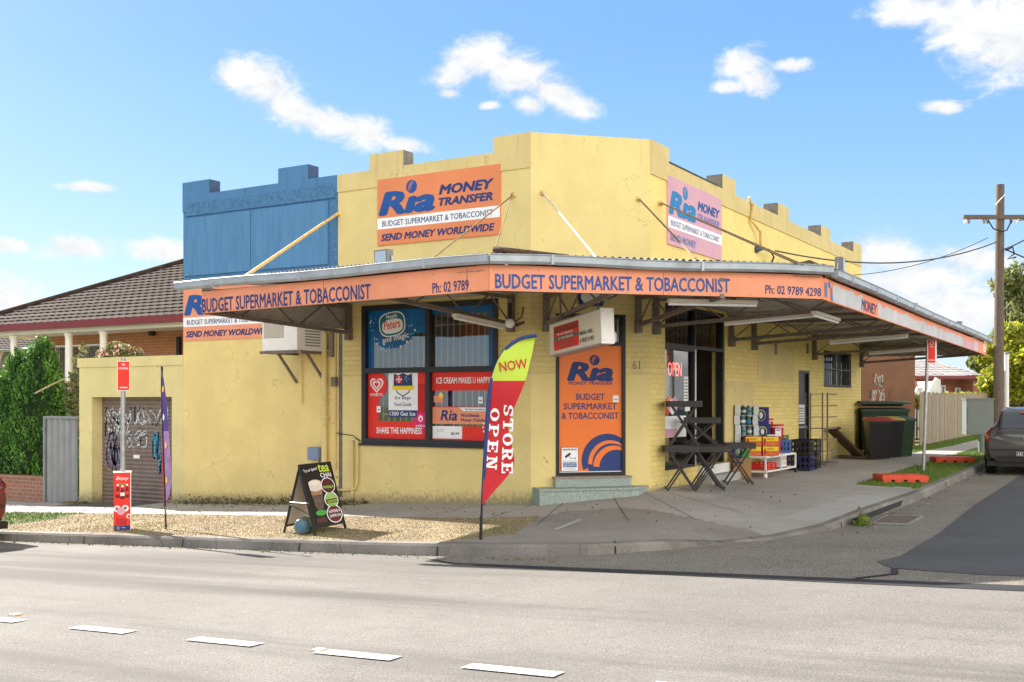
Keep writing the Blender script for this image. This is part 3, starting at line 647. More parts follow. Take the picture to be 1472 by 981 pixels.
for z in (wz0+.5, wzm+.02, wzm+.75): g.fbox(FA, wsa+.05, wsb-.05, z, z+.02, -.162, -.146, m_pale)
g.build('security_grille', wo)
def rect(mb, fr, x0, x1, y0, y1, d, mat):    # rectangle given by photo coordinates on a plane; y measured at mid x
    a0 = fr.px((x0), (y0+y1)/2)[0]; a1 = fr.px(x1, (y0+y1)/2)[0]; zA = fr.px((x0+x1)/2, y1)[1]; zB = fr.px((x0+x1)/2, y0)[1]
    mb.fquad(fr, a0, a1, zA, zB, d, mat); return a0, a1, zA, zB
def tx(mb, body, fr, x0, x1, y0, y1, d, mat, **k):
    a0 = fr.px(x0, (y0+y1)/2)[0]; a1 = fr.px(x1, (y0+y1)/2)[0]; zA = fr.px((x0+x1)/2, y1)[1]; zB = fr.px((x0+x1)/2, y0)[1]
    mb.text(body, fr, a0, zA, a1-a0, zB-zA, mat, d, **k)
dc = -.055
s = MB(); a = ft; A0, A1 = wsa+a, wm-.045; B0, B1 = wm+.045, wsb-a; U0, U1 = wzm+.045, wz1-a; V0, V1 = wz0+a, wzm-.045
# upper: blue film around a clear opening
def ring_fill(mb, fr, a0, a1, z0, z1, i0, i1, j0, j1, d, mat):
    for r in ((a0, i0, z0, z1), (i1, a1, z0, z1), (i0, i1, z0, j0), (i0, i1, j1, z1)):
        if r[1]-r[0] > 1e-4 and r[3]-r[2] > 1e-4: mb.fquad(fr, *r, d, mat)
ring_fill(s, FA, A0, A1, U0, U1, A0+.12, A1, U0, U1-.42, dc, m_decal)
ring_fill(s, FA, B0, B1, U0, U1, B0, B1-.13, U0, U1-.12, dc, m_decal)
ca, cb = FA.px(561, 466)
s.disc(FA, ca-.02, cb-.02, .52, .40, dc+.0015, m_decal)
for i in range(70):
    t = random.uniform(150, 390); r = random.uniform(.75, 1.05); rr = random.choice([.006, .008, .012, .02])
    x, z = ca-.02+.5*r*math.cos(R_(t)), cb-.06+.40*r*math.sin(R_(t))
    if A0 < x-rr and x+rr < A1 and U0+.05 < z < U1-rr: s.disc(FA, x, z, rr, rr, dc+.0028, random.choice([m_wht, m_cyan, m_wht, m_teal]), 8)
def sq(mb, fr, ca, cb, ra, rb, d, mat, n=40, e=.55, rot=0):
    pts = []
    for i in range(n):
        t = 2*math.pi*i/n; c, q_ = math.cos(t), math.sin(t); x = ra*abs(c)**e*(1 if c > 0 else -1); y = rb*abs(q_)**e*(1 if q_ > 0 else -1)
        pts.append((ca+x*math.cos(rot)-y*math.sin(rot), cb+x*math.sin(rot)+y*math.cos(rot)))
    mb.fpoly(fr, pts, d, mat)
sq(s, FA, ca, cb, .285, .215, dc+.004, m_wht, e=.7, rot=.12); sq(s, FA, ca, cb, .265, .195, dc+.0055, m_teal, e=.7, rot=.12); sq(s, FA, ca+.01, cb-.035, .225, .125, dc+.007, m_wht, e=.7, rot=.12)
s.text('Peters', FA, ca-.17, cb-.10, .36, .15, m_red, dc+.009, bold=.02, rot=7, shear=.15); s.text('Nestlé', FA, ca-.12, cb+.09, .24, .07, m_wht, dc+.009, bold=.02, rot=7)
s.text('and magic', FA, ca-.20, cb-.36, .58, .13, m_wht, dc+.009, bold=.02, rot=9, shear=.1)
# lower: red film
ring_fill(s, FA, A0, A1, V0, V1, A0+.24, A1-.30, V0+.30, V1-.0, dc, m_red); ring_fill(s, FA, B0, B1, V0, V1, B0+.0, B1-.10, V0+.0, V1-.31, dc, m_red)
s.disc(FA, A0+.16, V1-.2, .26, .26, dc+.0015, m_red, 30, -90, 90)
h0, hz = A0+.19, V1-.20      # heart mark
def heart(mb, ca, cb, r, d, mat):
    pts = [(ca+r*.0625*16*math.sin(t)**3, cb+r*.0625*(13*math.cos(t)-5*math.cos(2*t)-2*math.cos(3*t)-math.cos(4*t))) for t in [2*math.pi*i/36 for i in range(36)]]
    mb.add([FA.pt(a, b, d) for a, b in pts] + [FA.pt(ca, cb, d)], [(i, (i+1) % 36, 36) for i in range(36)][::1], mat)
for r, mt, k in ((.15, m_wht, 1), (.115, m_red, 2), (.085, m_wht, 3), (.05, m_red, 4)): heart(s, h0, hz, r, dc+.001+.0015*k, mt)
s.text('STREETS', FA, h0-.14, hz-.2, .28, .045, m_wht, dc+.005, bold=.02)
s.text('SHARE THE HAPPINESS', FA, A0+.19, V0+.09, .98, .105, m_wht, dc+.005, bold=.035)
s.text('ICE CREAM MAKES U HAPPY', FA, B0+.09, V1-.19, 1.08, .10, m_wht, dc+.005, bold=.035)
# bagged ice poster
P0, P1 = FA.px(556, 560)[0], FA.px(598, 560)[0]; pt, pb = FA.px(577, 534)[1], FA.px(577, 590)[1]
s.fquad(FA, P0, P1, pb, pt, dc+.006, m_wht); s.fquad(FA, P0, P1-.02, pb-.12, pb, dc+.005, m_navy); s.text('1300 Get Ice', FA, P0+.03, pb-.095, P1-P0-.08, .07, m_wht, dc+.008, bold=.02)
pc = (P0+P1)/2
shield = [(-.19, .2), (-.10, .17), (0, .21), (.10, .17), (.19, .2), (.2, 0), (.13, -.13), (0, -.2), (-.13, -.13), (-.2, 0)]
s.fpoly(FA, [(pc+x*1.02, pt-.24+y) for x, y in shield], dc+.008, m_navy); s.fpoly(FA, [(pc+.16, pt-.30), (pc+.11, pt-.36), (pc, pt-.42), (pc-.11, pt-.36), (pc-.16, pt-.30)], dc+.0095, m_pale)
s.fquad(FA, pc-.15, pc-.02, pt-.20, pt-.08, dc+.0095, m_red); s.fquad(FA, pc-.15, pc-.02, pt-.15, pt-.13, dc+.011, m_wht); s.fquad(FA, pc-.095, pc-.075, pt-.20, pt-.08, dc+.011, m_wht)
for i in range(5): s.disc(FA, pc+.05+.03*(i % 3), pt-.10-.035*(i//2), .008, .008, dc+.0095, m_wht, 8)
s.fbox(FA, pc-.23, pc+.23, pt-.32, pt-.25, dc+.006, dc+.0105, m_yell)
s.text('Ice Bags', FA, pc-.17, pb+.17, .33, .075, m_navy, dc+.008, bold=.01); s.text('Food Grade', FA, pc-.18, pb+.07, .36, .065, m_navy, dc+.008, bold=.01)
q0, q1 = FA.px(592, 605)[0], A1; s.disc(FA, (q0+q1)/2, FA.px(603, 606)[1], .155, .155, dc+.004, m_mag); s.disc(FA, (q0+q1)/2, FA.px(603, 602)[1], .05, .055, dc+.006, m_wht); s.disc(FA, (q0+q1)/2, FA.px(603, 603)[1], .022, .03, dc+.0075, m_mag); s.text('vodafone', FA, q0+.05, FA.px(603, 614)[1], .2, .045, m_wht, dc+.006, bold=.02)
s.fquad(FA, A1-.3, A1-.003, FA.px(600, 607)[1]+.15, FA.px(600, 552)[1], dc+.001, m_redd)
# money transfer strip and price card
r0, r1 = B0+.01, B1-.02; z0, z1 = FA.px(660, 610)[1], FA.px(660, 586)[1]
s.fquad(FA, r0, r1, z0, z1, dc+.003, m_orangeF); s.fpoly(FA, [(r0+.55, z1-.001), (r0+.62, z1-.06), (r1, z1-.06), (r1, z1-.001)], dc+.0045, m_wht)
s.text('Ria', FA, r0+.17, z0+.06, .33, .17, m_navy, dc+.006, bold=.04, shear=.2); s.text('Worldwide', FA, r0+.58, z0+.12, .36, .055, m_navy, dc+.006, bold=.03, shear=.2); s.text('Money Transfer', FA, r0+.58, z0+.03, .5, .065, m_navy, dc+.006, bold=.03, shear=.2); s.text('The Most Convenient Service', FA, r0+.66, z1-.045, .5, .03, m_navy, dc+.006, bold=.01)
z2, z3 = FA.px(640, 631)[1], FA.px(640, 613)[1]
s.fquad(FA, r0+.0, r0+.6, z2, z3, dc+.003, m_wht); s.text('$4.99', FA, r0+.38, z2+.06, .16, .05, m_black, dc+.005, bold=.02); s.fquad(FA, r0+.08, r0+.24, z3-.09, z3-.085, dc+.005, m_grey); s.fquad(FA, r0+.08, r0+.26, z3-.06, z3-.055, dc+.005, m_grey)
s.fquad(FA, r0+.6, B1, V0, z3, dc+.001, m_red); s.fquad(FA, r0, r0+.6, V0, z2, dc+.001, m_red); s.fquad(FA, r0, B1, z1+.0, z1+.012, dc+.001, m_red); s.fquad(FA, B1-.1, B1, z1, V1-.3, dc+.001, m_red)
for i in range(12): s.disc(FA, B1-.12+.12*math.cos(i*.5236), V0+.22+.13*math.sin(i*.5236), .02, .02, dc+.004, m_pale, 6)
s.disc(FA, B1-.12, V0+.22, .1, .11, dc+.005, m_red)
s.text('ICY', FA, B1-.18, V0+.17, .12, .09, m_wht, dc+.007, bold=.03, rot=10)
for px_, py_ in ((531.5+10, 589), (688, 576)):
    a_, z_ = FA.px(px_, py_); s.fquad(FA, a_-.04, a_+.05, z_-.05, z_+.06, dc+.004, m_wht); s.fquad(FA, a_-.02, a_+.03, z_-.01, z_+.005, dc+.006, m_navy)
a_, z_ = FA.px(628, 573); s.fquad(FA, a_-.1, a_+.1, z_-.07, z_+.05, dc+.004, m_orangeF); s.disc(FA, a_+.05, z_+.05, .05, .05, dc+.006, m_yell); s.disc(FA, a_+.05, z_+.06, .02, .02, dc+.007, m_wht)
s.build('window_stickers', wo)
# ---- corner door
dr = MB(); dd = -.10
frame(dr, FC, ds0, ds1, dz0, dz1, .055, -.2, .012, m_black); dr.fbox(FC, ds0+.055, ds1-.055, dzm-.01, dzm+.05, -.2, .012, m_black)
do = dr.build('corner_door', shop)
g = MB(); g.fquad(FC, ds0+.05, ds1-.05, dzm+.05, dz1-.05, -.1, m_glass); 
for k in range(9): a_ = ds0+.1+k*(ds1-ds0-.2)/8; g.fbox(FC, a_-.008, a_+.008, dzm+.05, dz1-.05, -.09, -.075, m_steel)
g.build('transom', do)
g = MB(); p0, p1 = ds0+.055, ds1-.055; q0, q1 = dz0+.055, dzm-.01
g.fbox(FC, p0, p1, q0, q1, -.06, -.03, m_orangeD); k = -.027
W_, H_ = p1-p0, q1-q0
def ball_mark(mb, fr, ca, cb, r, d, mat, bg, tilt=-25, sx=1.0):
    mb.disc(fr, ca, cb, r*sx, r, d, mat, 36)
    for off, wd in ((.50, .13), (.12, .13)):      # two crescent bands
        pts_o = []; pts_i = []
        for i in range(25):
            t = R_(70+150*i/24); w = wd*math.sin(math.pi*i/24)
            ro = 1-off*.75
            pts_o.append((ca+sx*r*(.32+ (ro)*math.cos(t)*.98), cb+r*(-.28+ (ro+.17)*math.sin(t)))); pts_i.append((ca+sx*r*(.32+(ro-w)*math.cos(t)), cb+r*(-.28+(ro+.17-w)*math.sin(t))))
        mb.add([fr.pt(a, b, d+.0018) for a, b in pts_o+pts_i], [(i, i+1, 25+i+1, 25+i) for i in range(24)], bg)
def ria(mb, fr, a0, z0, w, h, d, mat, bg, slant=.22):
    lh = h*.70
    mb.text('R\u0131a', fr, a0, z0, w, lh, mat, d, shear=slant, bold=.085)
    ball_mark(mb, fr, a0+w*.60, z0+h*.82, h*.215, d, mat, bg)
ria(g, FC, p0+W_*.16, q0+H_*.725, W_*.68, H_*.195, k, m_navy, m_orangeD)
g.text('MONEY TRANSFER', FC, p0+W_*.15, q0+H_*.69, W_*.70, H_*.025, m_navy, k, bold=.03, shear=.25)
for i, (t_, w_) in enumerate((('BUDGET', .45), ('SUPERMARKET', .84), ('& TOBACCONIST', .90))): g.text(t_, FC, p0+W_*.5, q0+H_*(.57-.075*i), W_*w_, H_*.05, m_navy, k, bold=.028, align='c')
# big striped globe, clipped by the door edge
cxg, czg, rg = p0+W_*.77, q0+H_*.09, W_*.40
def arcband(ca, cb, ro, ri, ti0, ti1, off, d, mat):
    n = 30; o = []; i_ = []
    for j in range(n+1):
        t = R_(ti0+(ti1-ti0)*j/n)
        for L_, r_, s_ in ((o, ro, 0), (i_, ri, off)):
            x = min(p1, max(p0, ca+r_*math.cos(t)+s_)); z = max(q0, cb+r_*math.sin(t)-s_*.35); L_.append((x, z))
    g.add([FC.pt(a, b, d) for a, b in o+i_], [(j, j+1, n+1+j+1, n+1+j) for j in range(n)], mat)
arcband(cxg, czg, rg*1.02, .001, 0, 200, 0, k, m_navy)
g.fquad(FC, cxg-rg*.75, p1, q0, czg, k-.0005, m_navy)
arcband(cxg+rg*.1, czg-.04, rg*.86, rg*.77, 20, 182, .03, k+.002, m_orangeD); arcband(cxg+rg*.24, czg-.10, rg*.80, rg*.68, 30, 178, .05, k+.002, m_orangeD)
g.fquad(FC, p0, p1, q0, q0+.015, k+.003, m_alu)
a_, z_ = FC.px(886, 574); g.fquad(FC, a_-.05, a_+.05, z_-.05, z_+.06, k+.002, m_wht); g.fquad(FC, a_-.03, a_+.03, z_-.01, z_+.0, k+.004, m_navy)
go = g.build('door_panel', do)
wa, wb = FC.px(807, 660)[0], FC.px(832, 660)[0]; wc, wd = FC.px(820, 678)[1], FC.px(820, 643)[1]
tag_w = thing('warning_sign', 'small white camera surveillance warning sign on the orange corner door', 'sign', FC.pt(wa, wc, 0))
g = MB(); g.fbox(FC, wa, wb, wc, wd, -.026, -.019, m_navy); g.fquad(FC, wa+.008, wb-.008, wc+.008, wd-.008, -.017, m_wht); g.build('plate', tag_w)
g = MB(); W2, H2 = wb-wa, wd-wc
g.text('WARNING', FC, wa+.03, wd-.055, W2-.06, .03, m_black, -.015, bold=.03)
g.fpoly(FC, [(wa+W2*.2, wc+H2*.62), (wa+W2*.5, wc+H2*.78), (wa+W2*.57, wc+H2*.70), (wa+W2*.27, wc+H2*.54)], -.015, m_black); g.ribbon(FC, [(wa+W2*.45, wc+H2*.63), (wa+W2*.55, wc+H2*.54), (wa+W2*.82, wc+H2*.54)], .008, -.015, m_black); g.fquad(FC, wa+W2*.81, wa+W2*.84, wc+H2*.5, wc+H2*.58, -.015, m_black)
g.fquad(FC, wa+.03, wb-.03, wc+H2*.17, wc+H2*.37, -.016, m_bluei); g.text('SURVEILLANCE', FC, wa+.035, wc+H2*.285, W2-.07, .022, m_wht, -.0145, bold=.02); g.text('SECURITY', FC, wa+.04, wc+H2*.20, W2-.08, .024, m_wht, -.0145, bold=.02)
g.fquad(FC, wa+.03, wb-.03, wc+H2*.42, wc+H2*.435, -.015, m_grey); g.fquad(FC, wa+.05, wb-.05, wc+H2*.09, wc+H2*.11, -.015, m_grey)
g.build('lettering', tag_w)
q = MB(); a_, z_ = FC.px(909, 531); q.text('61', FC, a_, z_, .13, .14, m_brown, .006); q.build('house_number', shop)
# steps
st = MB(); zs0 = FC.px(850, 699)[1]
u0, u1 = FC.px(795, 690)[0], FC.px(903, 690)[0]; v0, v1 = FC.px(763, 705)[0]+.03, FC.px(931, 700)[0]
st.prism(FR((0,0,0),(1,1,0),(0,0,1),(1,-1,0)), [(v0, -.0), (v1, -.0), (v1-.30, .36), (v1-.42, .42), (v0, .42)], -.3, zs0-.035, m_terr)
st.prism(FR((0,0,0),(1,1,0),(0,0,1),(1,-1,0)), [(v0, -.0), (v1+.01, -.0), (v1-.28, .38), (v1-.41, .445), (v0-.01, .445)], zs0-.033, zs0, m_terr); st.build('step', shop)
st = MB(); st.fbox(FC, u0, u1, zs0+.002, dz0-.035, -.1, .14, m_terr); st.fbox(FC, u0-.015, u1+.015, dz0-.033, dz0-.003, -.1, .155, m_terrd); st.build('step', shop)
# ---- side shopfront
sf = MB(); D0, D1 = -.16, -.02
frame(sf, FB, b0, bdiv, bz0, bzt, .05, D0, D1, m_frame); frame(sf, FB, b0, b1, bzt, bz1, .06, D0, D1, m_frame); sf.fbox(FB, bdiv-.04, bdiv+.04, bzt+.06, bz1-.06, D0, D1, m_frame)
sf.fbox(FB, b1-.06, b1, bfl, bzt, D0, D1, m_frame); sf.fbox(FB, bdiv, bdiv+.05, bfl, bzt, D0, D1, m_alu)
sfo = sf.build('shopfront', shop)
g = MB(); g.fquad(FB, b0+.04, bdiv-.04, bz0+.04, bzt-.04, -.08, m_glassd); g.fquad(FB, b0+.05, b1-.05, bzt+.05, bz1-.05, -.08, m_glassd)
for k_ in range(14): a_ = b0+.1+k_*(b1-b0-.2)/13; g.fbox(FB, a_-.007, a_+.007, bzt+.06, bz1-.06, -.12, -.106, m_frame)
g.build('pane', sfo)
g = MB(); k = -.075; W3 = bdiv-b0
g.fquad(FB, b0+.06, bdiv-.3, bz0+.55, bz0+.92, k, m_wht); g.fquad(FB, b0+.06, b0+.7, bz0+.55, bz0+.70, k+.002, m_pink)
g.fquad(FB, bdiv-.42, bdiv-.2, bzt-.95, bzt-.5, k, m_wht)
for i in range(7): g.fquad(FB, bdiv-.40, bdiv-.22, bzt-.9+.055*i, bzt-.88+.055*i, k+.002, m_grey)
for i in range(4): g.disc(FB, b0+.25+.12*i, bz0+1.08+.05*(i % 2), .13, .14, k+.001*i, (m_red, m_orangeF, m_wht, m_pink)[i], 12)
g.fquad(FB, bdiv-.35, bdiv-.12, bz0+1.0, bz0+1.12, k, m_wht); g.fquad(FB, bdiv-.75, bdiv-.35, bz0+1.15, bz0+1.165, k, m_pink)
g.build('window_stickers', sfo)
ns = MB(); m_neon = M('neon_tube', (1, .12, .10), emit=1.6, var=0); a_, z_ = FB.px(971, 532); ns.text('OPEN', FB, a_, z_-.1, .62, .24, m_neon, -.14, bold=-.012); ns.build('open_sign_tube', sfo)
stp = MB(); sz = .21
stp.fbox(FB, bdiv+.02, b1+.25, .05, .345, -.02, .30, m_concl); stp.fbox(FB, bdiv+.06, b1+.02, .347, bfl-.002, -.24, .10, m_white); stp.build('step', shop)
# interior: floor, back wall, shelves seen through the doorway
it = MB(); it.prism(FR((0,0,0),(1,0,0),(0,0,1),(0,1,0)), [(LA+.3, .3), (-.15, .3), (1.15, 1.65), (1.15, 15.4), (LA+.3, 15.4)], .42, .50, m_roomw)
it.prism(FR((0,0,0),(1,0,0),(0,0,1),(0,1,0)), [(LA+.3, .3), (-.15, .3), (1.15, 1.65), (1.15, 15.4), (LA+.3, 15.4)], 3.5, 3.55, m_roomw)
it.box(-3.6, -3.5, .4, 12, .5, 3.5, m_roomw); it.box(-3.49, 1.1, 7.2, 7.3, .5, 3.5, m_roomw); it.box(.25, .3, 4.3, 4.9, .5, 2.6, m_yelP)
it.build('interior', shop)
gd = [P('goods_%d' % i, c) for i, c in enumerate([(200, 60, 50), (60, 110, 170), (220, 190, 70), (90, 150, 80), (225, 225, 220), (150, 80, 130)])]
sh = MB()
for zz in (.55, 1.0, 1.45, 1.9):
    sh.box(-2.6, 0.1, 5.2, 5.6, zz, zz+.03, m_cream); x = -2.55
    while x < 0: w_ = random.uniform(.08, .2); sh.box(x, x+w_-.01, 5.22, 5.5, zz+.03, zz+random.uniform(.2, .38), random.choice(gd)); x += w_
sh.box(-3.4, -3.1, 1.0, 5, .5, 2.2, m_dark)
for zz in (.7, 1.15, 1.6):
    y = 1.1
    while y < 4.9: w_ = random.uniform(.1, .25); sh.box(-3.09, -2.9, y, y+w_-.01, zz, zz+random.uniform(.2, .36), random.choice(gd)); y += w_
sh.build('display_shelf', shop)
# rear door and barred window on the side wall
g = MB(); frame(g, FB, c0, c1, .24, cz1, .06, -.14, -.01, m_black); g.fbox(FB, c0+.06, c1-.06, .3, cz1-.06, -.10, -.07, m_black); rd = g.build('rear_door', shop)
g = MB(); g.fquad(FB, c0+.15, c1-.2, 1.15, 1.6, -.065, m_wht); g.fbox(FB, c0+.08, c1-.08, 1.05, 1.10, -.07, -.04, m_steel)
for i in range(6): g.fquad(FB, c0+.17+.0*i, c1-.24, 1.2+.06*i, 1.225+.06*i, -.06, m_grey)
g.build('notice', rd)
g = MB(); frame(g, FB, e0, e1, ez0, ez1, .05, -.14, -.0, m_brown); em = e0+(e1-e0)*.55; g.fbox(FB, em-.04, em+.04, ez0+.05, ez1-.05, -.13, -.05, m_alu); g.fbox(FB, em+.4, em+.44, ez0+.05, ez1-.05, -.13, -.05, m_alu)
rw = g.build('rear_window', shop)
g = MB()
for i in range(16): a_ = e0+.06+i*(e1-e0-.12)/15; g.fbox(FB, a_-.009, a_+.009, ez0, ez1, .012, .03, m_black)
for zz in (ez0+.04, (ez0+ez1)/2, ez1-.04): g.fbox(FB, e0, e1, zz-.012, zz+.012, .03, .042, m_black)
g.build('window_bars', rw)
g = MB(); g.fquad(FB, e0+.04, e1-.04, ez0+.04, ez1-.04, -.11, m_glass); g.fquad(FB, e0+.04, e1-.04, ez0+.04, ez1-.04, -.16, m_dark); g.build('pane', rw)
for x_, y_ in ((1117, 499), (1163, 498), (1224, 512)):
    a_, z_ = FB.px(x_-4, y_+3); q = MB(); q.fbox(FB, a_, a_+.16, z_-.12, z_+.12, -.01, .012, m_brown); q.build('air_vent', shop)
# pipes on the street front
q = MB(); s_dp = FA.px(471, 560)[0]
q.tube([FA.pt(s_dp, 2.92, .09), FA.pt(s_dp, .1, .09), FA.pt(s_dp, -.18, .09)], .055, m_yelP)
for zz in (2.6, 1.4, .3): q.fbox(FA, s_dp-.075, s_dp+.075, zz-.02, zz+.02, .0, .15, m_yelP)
q.build('downpipe', shop)
q = MB(); a_ = FA.px(483.5, 560)[0]; q.tube([FA.pt(a_, 3.1, .03), FA.pt(a_, .45, .03)], .018, m_yelP); q.fbox(FA, a_-.05, a_+.05, 1.95, 2.12, .02, .09, m_brown); q.fbox(FA, sbl+.02, sbl+.10, -.02, 2.9, -.02, .006, m_cement); q.build('conduit', shop)
q = MB(); a0_, a1_ = FA.px(508, 680)[0], FA.px(516, 680)[0]
q.tube([FA.pt(a0_, .98, .03), FA.pt(a0_, -.1, .03)], .03, m_yelP)
q.tube([FA.pt(a0_, .98, .045), FA.pt((a0_+a1_)/2, 1.02, .05), FA.pt(a1_, .98, .045), FA.pt(a1_, .28, .045), FA.pt(a1_-.05, .14, .045), FA.pt(a1_-.25, .11, .045), FA.pt(a1_-.6, .1, .045), FA.pt(a1_-.7, .0, .045)], .025, m_yelP)
q.tube([FA.pt(wsa-.02, .98, .02), FA.pt(wsa-.2, 1.08, .02), FA.pt(a0_-.25, 1.1, .02), FA.pt(a_+.02, 1.12, .02)], .007, m_black); q.build('water_pipe', shop)
# ================================================================ awning
YA = -3.4; XB = 4.6
def onA_(px): p = ray_plane(px, 430, (0, YA, 0), Vector((0, -1, 0))); return p.x
C1 = Vector((onA_(703), YA, 0)); pB = ray_plane(1182, 430, (XB, 0, 0), Vector((1, 0, 0))); C2 = Vector((XB, pB.y, 0))
xl = onA_(290); pe = ray_plane(1418, 500, (XB, 0, 0), Vector((1, 0, 0))); C3 = Vector((XB, pe.y, 0)); C0 = Vector((xl, YA, 0))
aw = thing('street_awning', 'flat steel street awning with grey gutter and faded orange fascia boards round the shop', 'awning', (0, 0, 0))
GA_ = FR(C0, (1, 0, 0)); GC = FR(C1, C2-C1); GB = FR(C2, (0, 1, 0)); LGA, LGC, LGB = (C1-C0).length, (C2-C1).length, (C3-C2).length
def zdrop(s): return -.17*s/LGB
ZF0, ZF1 = 3.085, 3.41
def board(fr, L_, zd0, zd1, t0, t1, mat, z0=ZF0, z1=ZF1):
    m_ = MB(); P = fr.pt
    m_.hexa([P(t0, z0+zd0, .0), P(t1, z0+zd1, .0), P(t1, z0+zd1, -.05), P(t0, z0+zd0, -.05), P(t0, z1+zd0, .0), P(t1, z1+zd1, .0), P(t1, z1+zd1, -.05), P(t0, z1+zd0, -.05)], mat); return m_
# left board
b_ = board(GA_, LGA, -.07, 0, 0, LGA-.006, m_orangeF); fa = b_.build('fascia_board', aw)
t_ = MB(); e_ = .004
def slope_text(fr, body, x0, x1, yl, yr, hgt_px, mat, **k):
    # word fitted between two photo columns on a fascia, following its slope
    a0, zl = fr.px(x0, yl); a1, zr = fr.px(x1, yr); h = hgt_px
    t_.text(body, fr, a0, zl, (a1-a0), h, mat, e_, rot=math.degrees(math.atan2(zr-zl, a1-a0)), **k)
slope_text(GA_, 'BUDGET SUPERMARKET & TOBACCONIST', 291, 533, 449.5, 429.5, .2, m_navy, bold=.03)
slope_text(GA_, 'Ph: 02 9789', 622, 674, 421.5, 417, .13, m_navy, bold=.022)
slope_text(GA_, 'authorised agent', 658, 696, 394, 391, .035, m_brown)
t_.build('lettering', fa)
b_ = board(GC, LGC, 0, .02, .006, LGC-.004, m_orangeF); fc = b_.build('fascia_board', aw)
t_ = MB(); slope_text(GC, 'BUDGET SUPERMARKET & TOBACCONIST', 712, 1049, 414.5, 420.5, .18, m_bluei, bold=.034)
slope_text(GC, 'Ph: 02 9789 4298', 1100, 1180, 422, 426.5, .115, m_navy, bold=.024); slope_text(GC, 'authorised sign agent', 1140, 1178, 399, 401, .035, m_brown); t_.build('lettering', fc)
b_ = board(GB, LGB, .02, zdrop(LGB), .004, LGB, m_orangeD, ZF0, ZF1-.02); fb = b_.build('fascia_board', aw, label='torn fascia board with white patches over orange print')
t_ = MB()
# peeled white print: ragged white areas 2 mm over the orange, with what is left of the words
for bo_, fr_, L_, cuts in ((fa, GA_, LGA, (2.4, 4.8)), (fc, GC, LGC, (2.38,))):
    q = MB()
    for c_ in cuts:
        if c_ < L_-.2: q.fbox(fr_, c_-.004, c_+.004, ZF0+(-.04 if bo_ is fa and c_ < 3 else .004), ZF1-.03, .0, .003, m_brown)
    for i in range(int(L_/.6)+1):
        for z_ in (ZF0+.02, ZF1-.06): x_ = .06+i*.6; q.disc(fr_, x_, z_-(.07*(1-x_/L_) if bo_ is fa else -.02*x_/L_), .008, .008, .0025, m_brown, 6)
    q.build('seam', bo_)
def zz_(s): return .02+(zdrop(LGB)-.02)*s/LGB
def rag(s0, s1, lo, hi, mat, d, seed, amp=.05):
    r = random.Random(seed); n = max(4, int((s1-s0)/.15)); top = [(s0+(s1-s0)*i/n, ZF0+hi+zz_(s0+(s1-s0)*i/n)+r.uniform(-amp, amp*.3)) for i in range(n+1)]; bot = [(s0+(s1-s0)*i/n, ZF0+lo+zz_(s0+(s1-s0)*i/n)) for i in range(n+1)]
    t_.add([GB.pt(a, b, d) for a, b in bot+top], [(i, i+1, n+1+i+1, n+1+i) for i in range(n)], mat)
m_torn = M('torn_print', (.56, .55, .57), .6, var=.16, scale=2)
s1_ = GB.px(1240, 430)[0]; s2_ = GB.px(1262, 440)[0]
rag(.55, s1_, .012, .27, m_torn, .002, 1); rag(s2_, LGB*.55, .012, .24, m_torn, .002, 2); rag(LGB*.552, LGB*.76, .012, .24, m_torn, .002, 3); rag(LGB*.765, LGB*.86, .012, .22, m_pink, .002, 4); rag(LGB*.862, LGB*.90, .012, .24, m_torn, .002, 5); rag(LGB*.91, LGB*.955, .012, .2, m_orangeF, .002, 6)
slope_text(GB, 'MONEY', 1238, 1260, 445, 453.5, .17, m_navy, bold=.03, shear=.2)
t_.fpoly(GB, [(.12, ZF0+.06), (.25, ZF0+.06), (.25, ZF0+.26), (.12, ZF0+.26)], .004, m_cyan); t_.fpoly(GB, [(.45, ZF0+.03), (.56, ZF0+.03), (.5, ZF0+.2), (.42, ZF0+.24)], .004, m_cyan); t_.disc(GB, .36, ZF0+.25, .05, .05, .004, m_cyan)
a_, z_ = GB.px(1412, 508); t_.text('8', GB, LGB-.65, ZF0+zdrop(LGB)+.07, .42, .2, m_wht, .004, bold=.03)
t_.build('lettering', fb)
# gutters
def gutter(fr, t0, t1, zd0, zd1, name='gutter'):
    m_ = MB(); P = fr.pt; prof = [(.0, 3.42), (.02, 3.405), (.10, 3.40), (.13, 3.43), (.135, 3.50), (.145, 3.515), (.135, 3.525), (.125, 3.51), (.115, 3.44), (.03, 3.425)]
    n = len(prof); vs = []
    for t in lsp(t0, t1, 8):
        f_ = (t-t0)/(t1-t0); sag = .012*math.sin(math.pi*f_*3)
        vs += [P(t, z+zd0+(zd1-zd0)*f_+sag, d) for d, z in prof]
    m_.add(vs, [(i*n+k, i*n+(k+1) % n, (i+1)*n+(k+1) % n, (i+1)*n+k) for i in range(7) for k in range(n)], m_gutter)
    for t, s_ in ((t0, 1), (t1, -1)):
        f_ = (t-t0)/(t1-t0); zz = zd0+(zd1-zd0)*f_; m_.add([P(t+.002*s_, z+zz, d) for d, z in ((0, 3.42), (.10, 3.402), (.13, 3.43), (.135, 3.51), (0, 3.51))], [(0, 1, 2, 3, 4)], m_gutter)
    t = t0+.8
    while t < t1: 
        f_ = (t-t0)/(t1-t0); zz = zd0+(zd1-zd0)*f_+.012*math.sin(math.pi*f_*3); m_.fbox(fr, t, t+.035, 3.398+zz, 3.52+zz, .02, .15, m_gutter); t += random.uniform(1.4, 2.2)
    return m_.build(name, aw)
gutter(GA_, -.45, LGA+.05, -.03, .01); gutter(GC, -.02, LGC+.10, .01, .03); gutter(GB, .35, LGB+.1, .02, -.16)
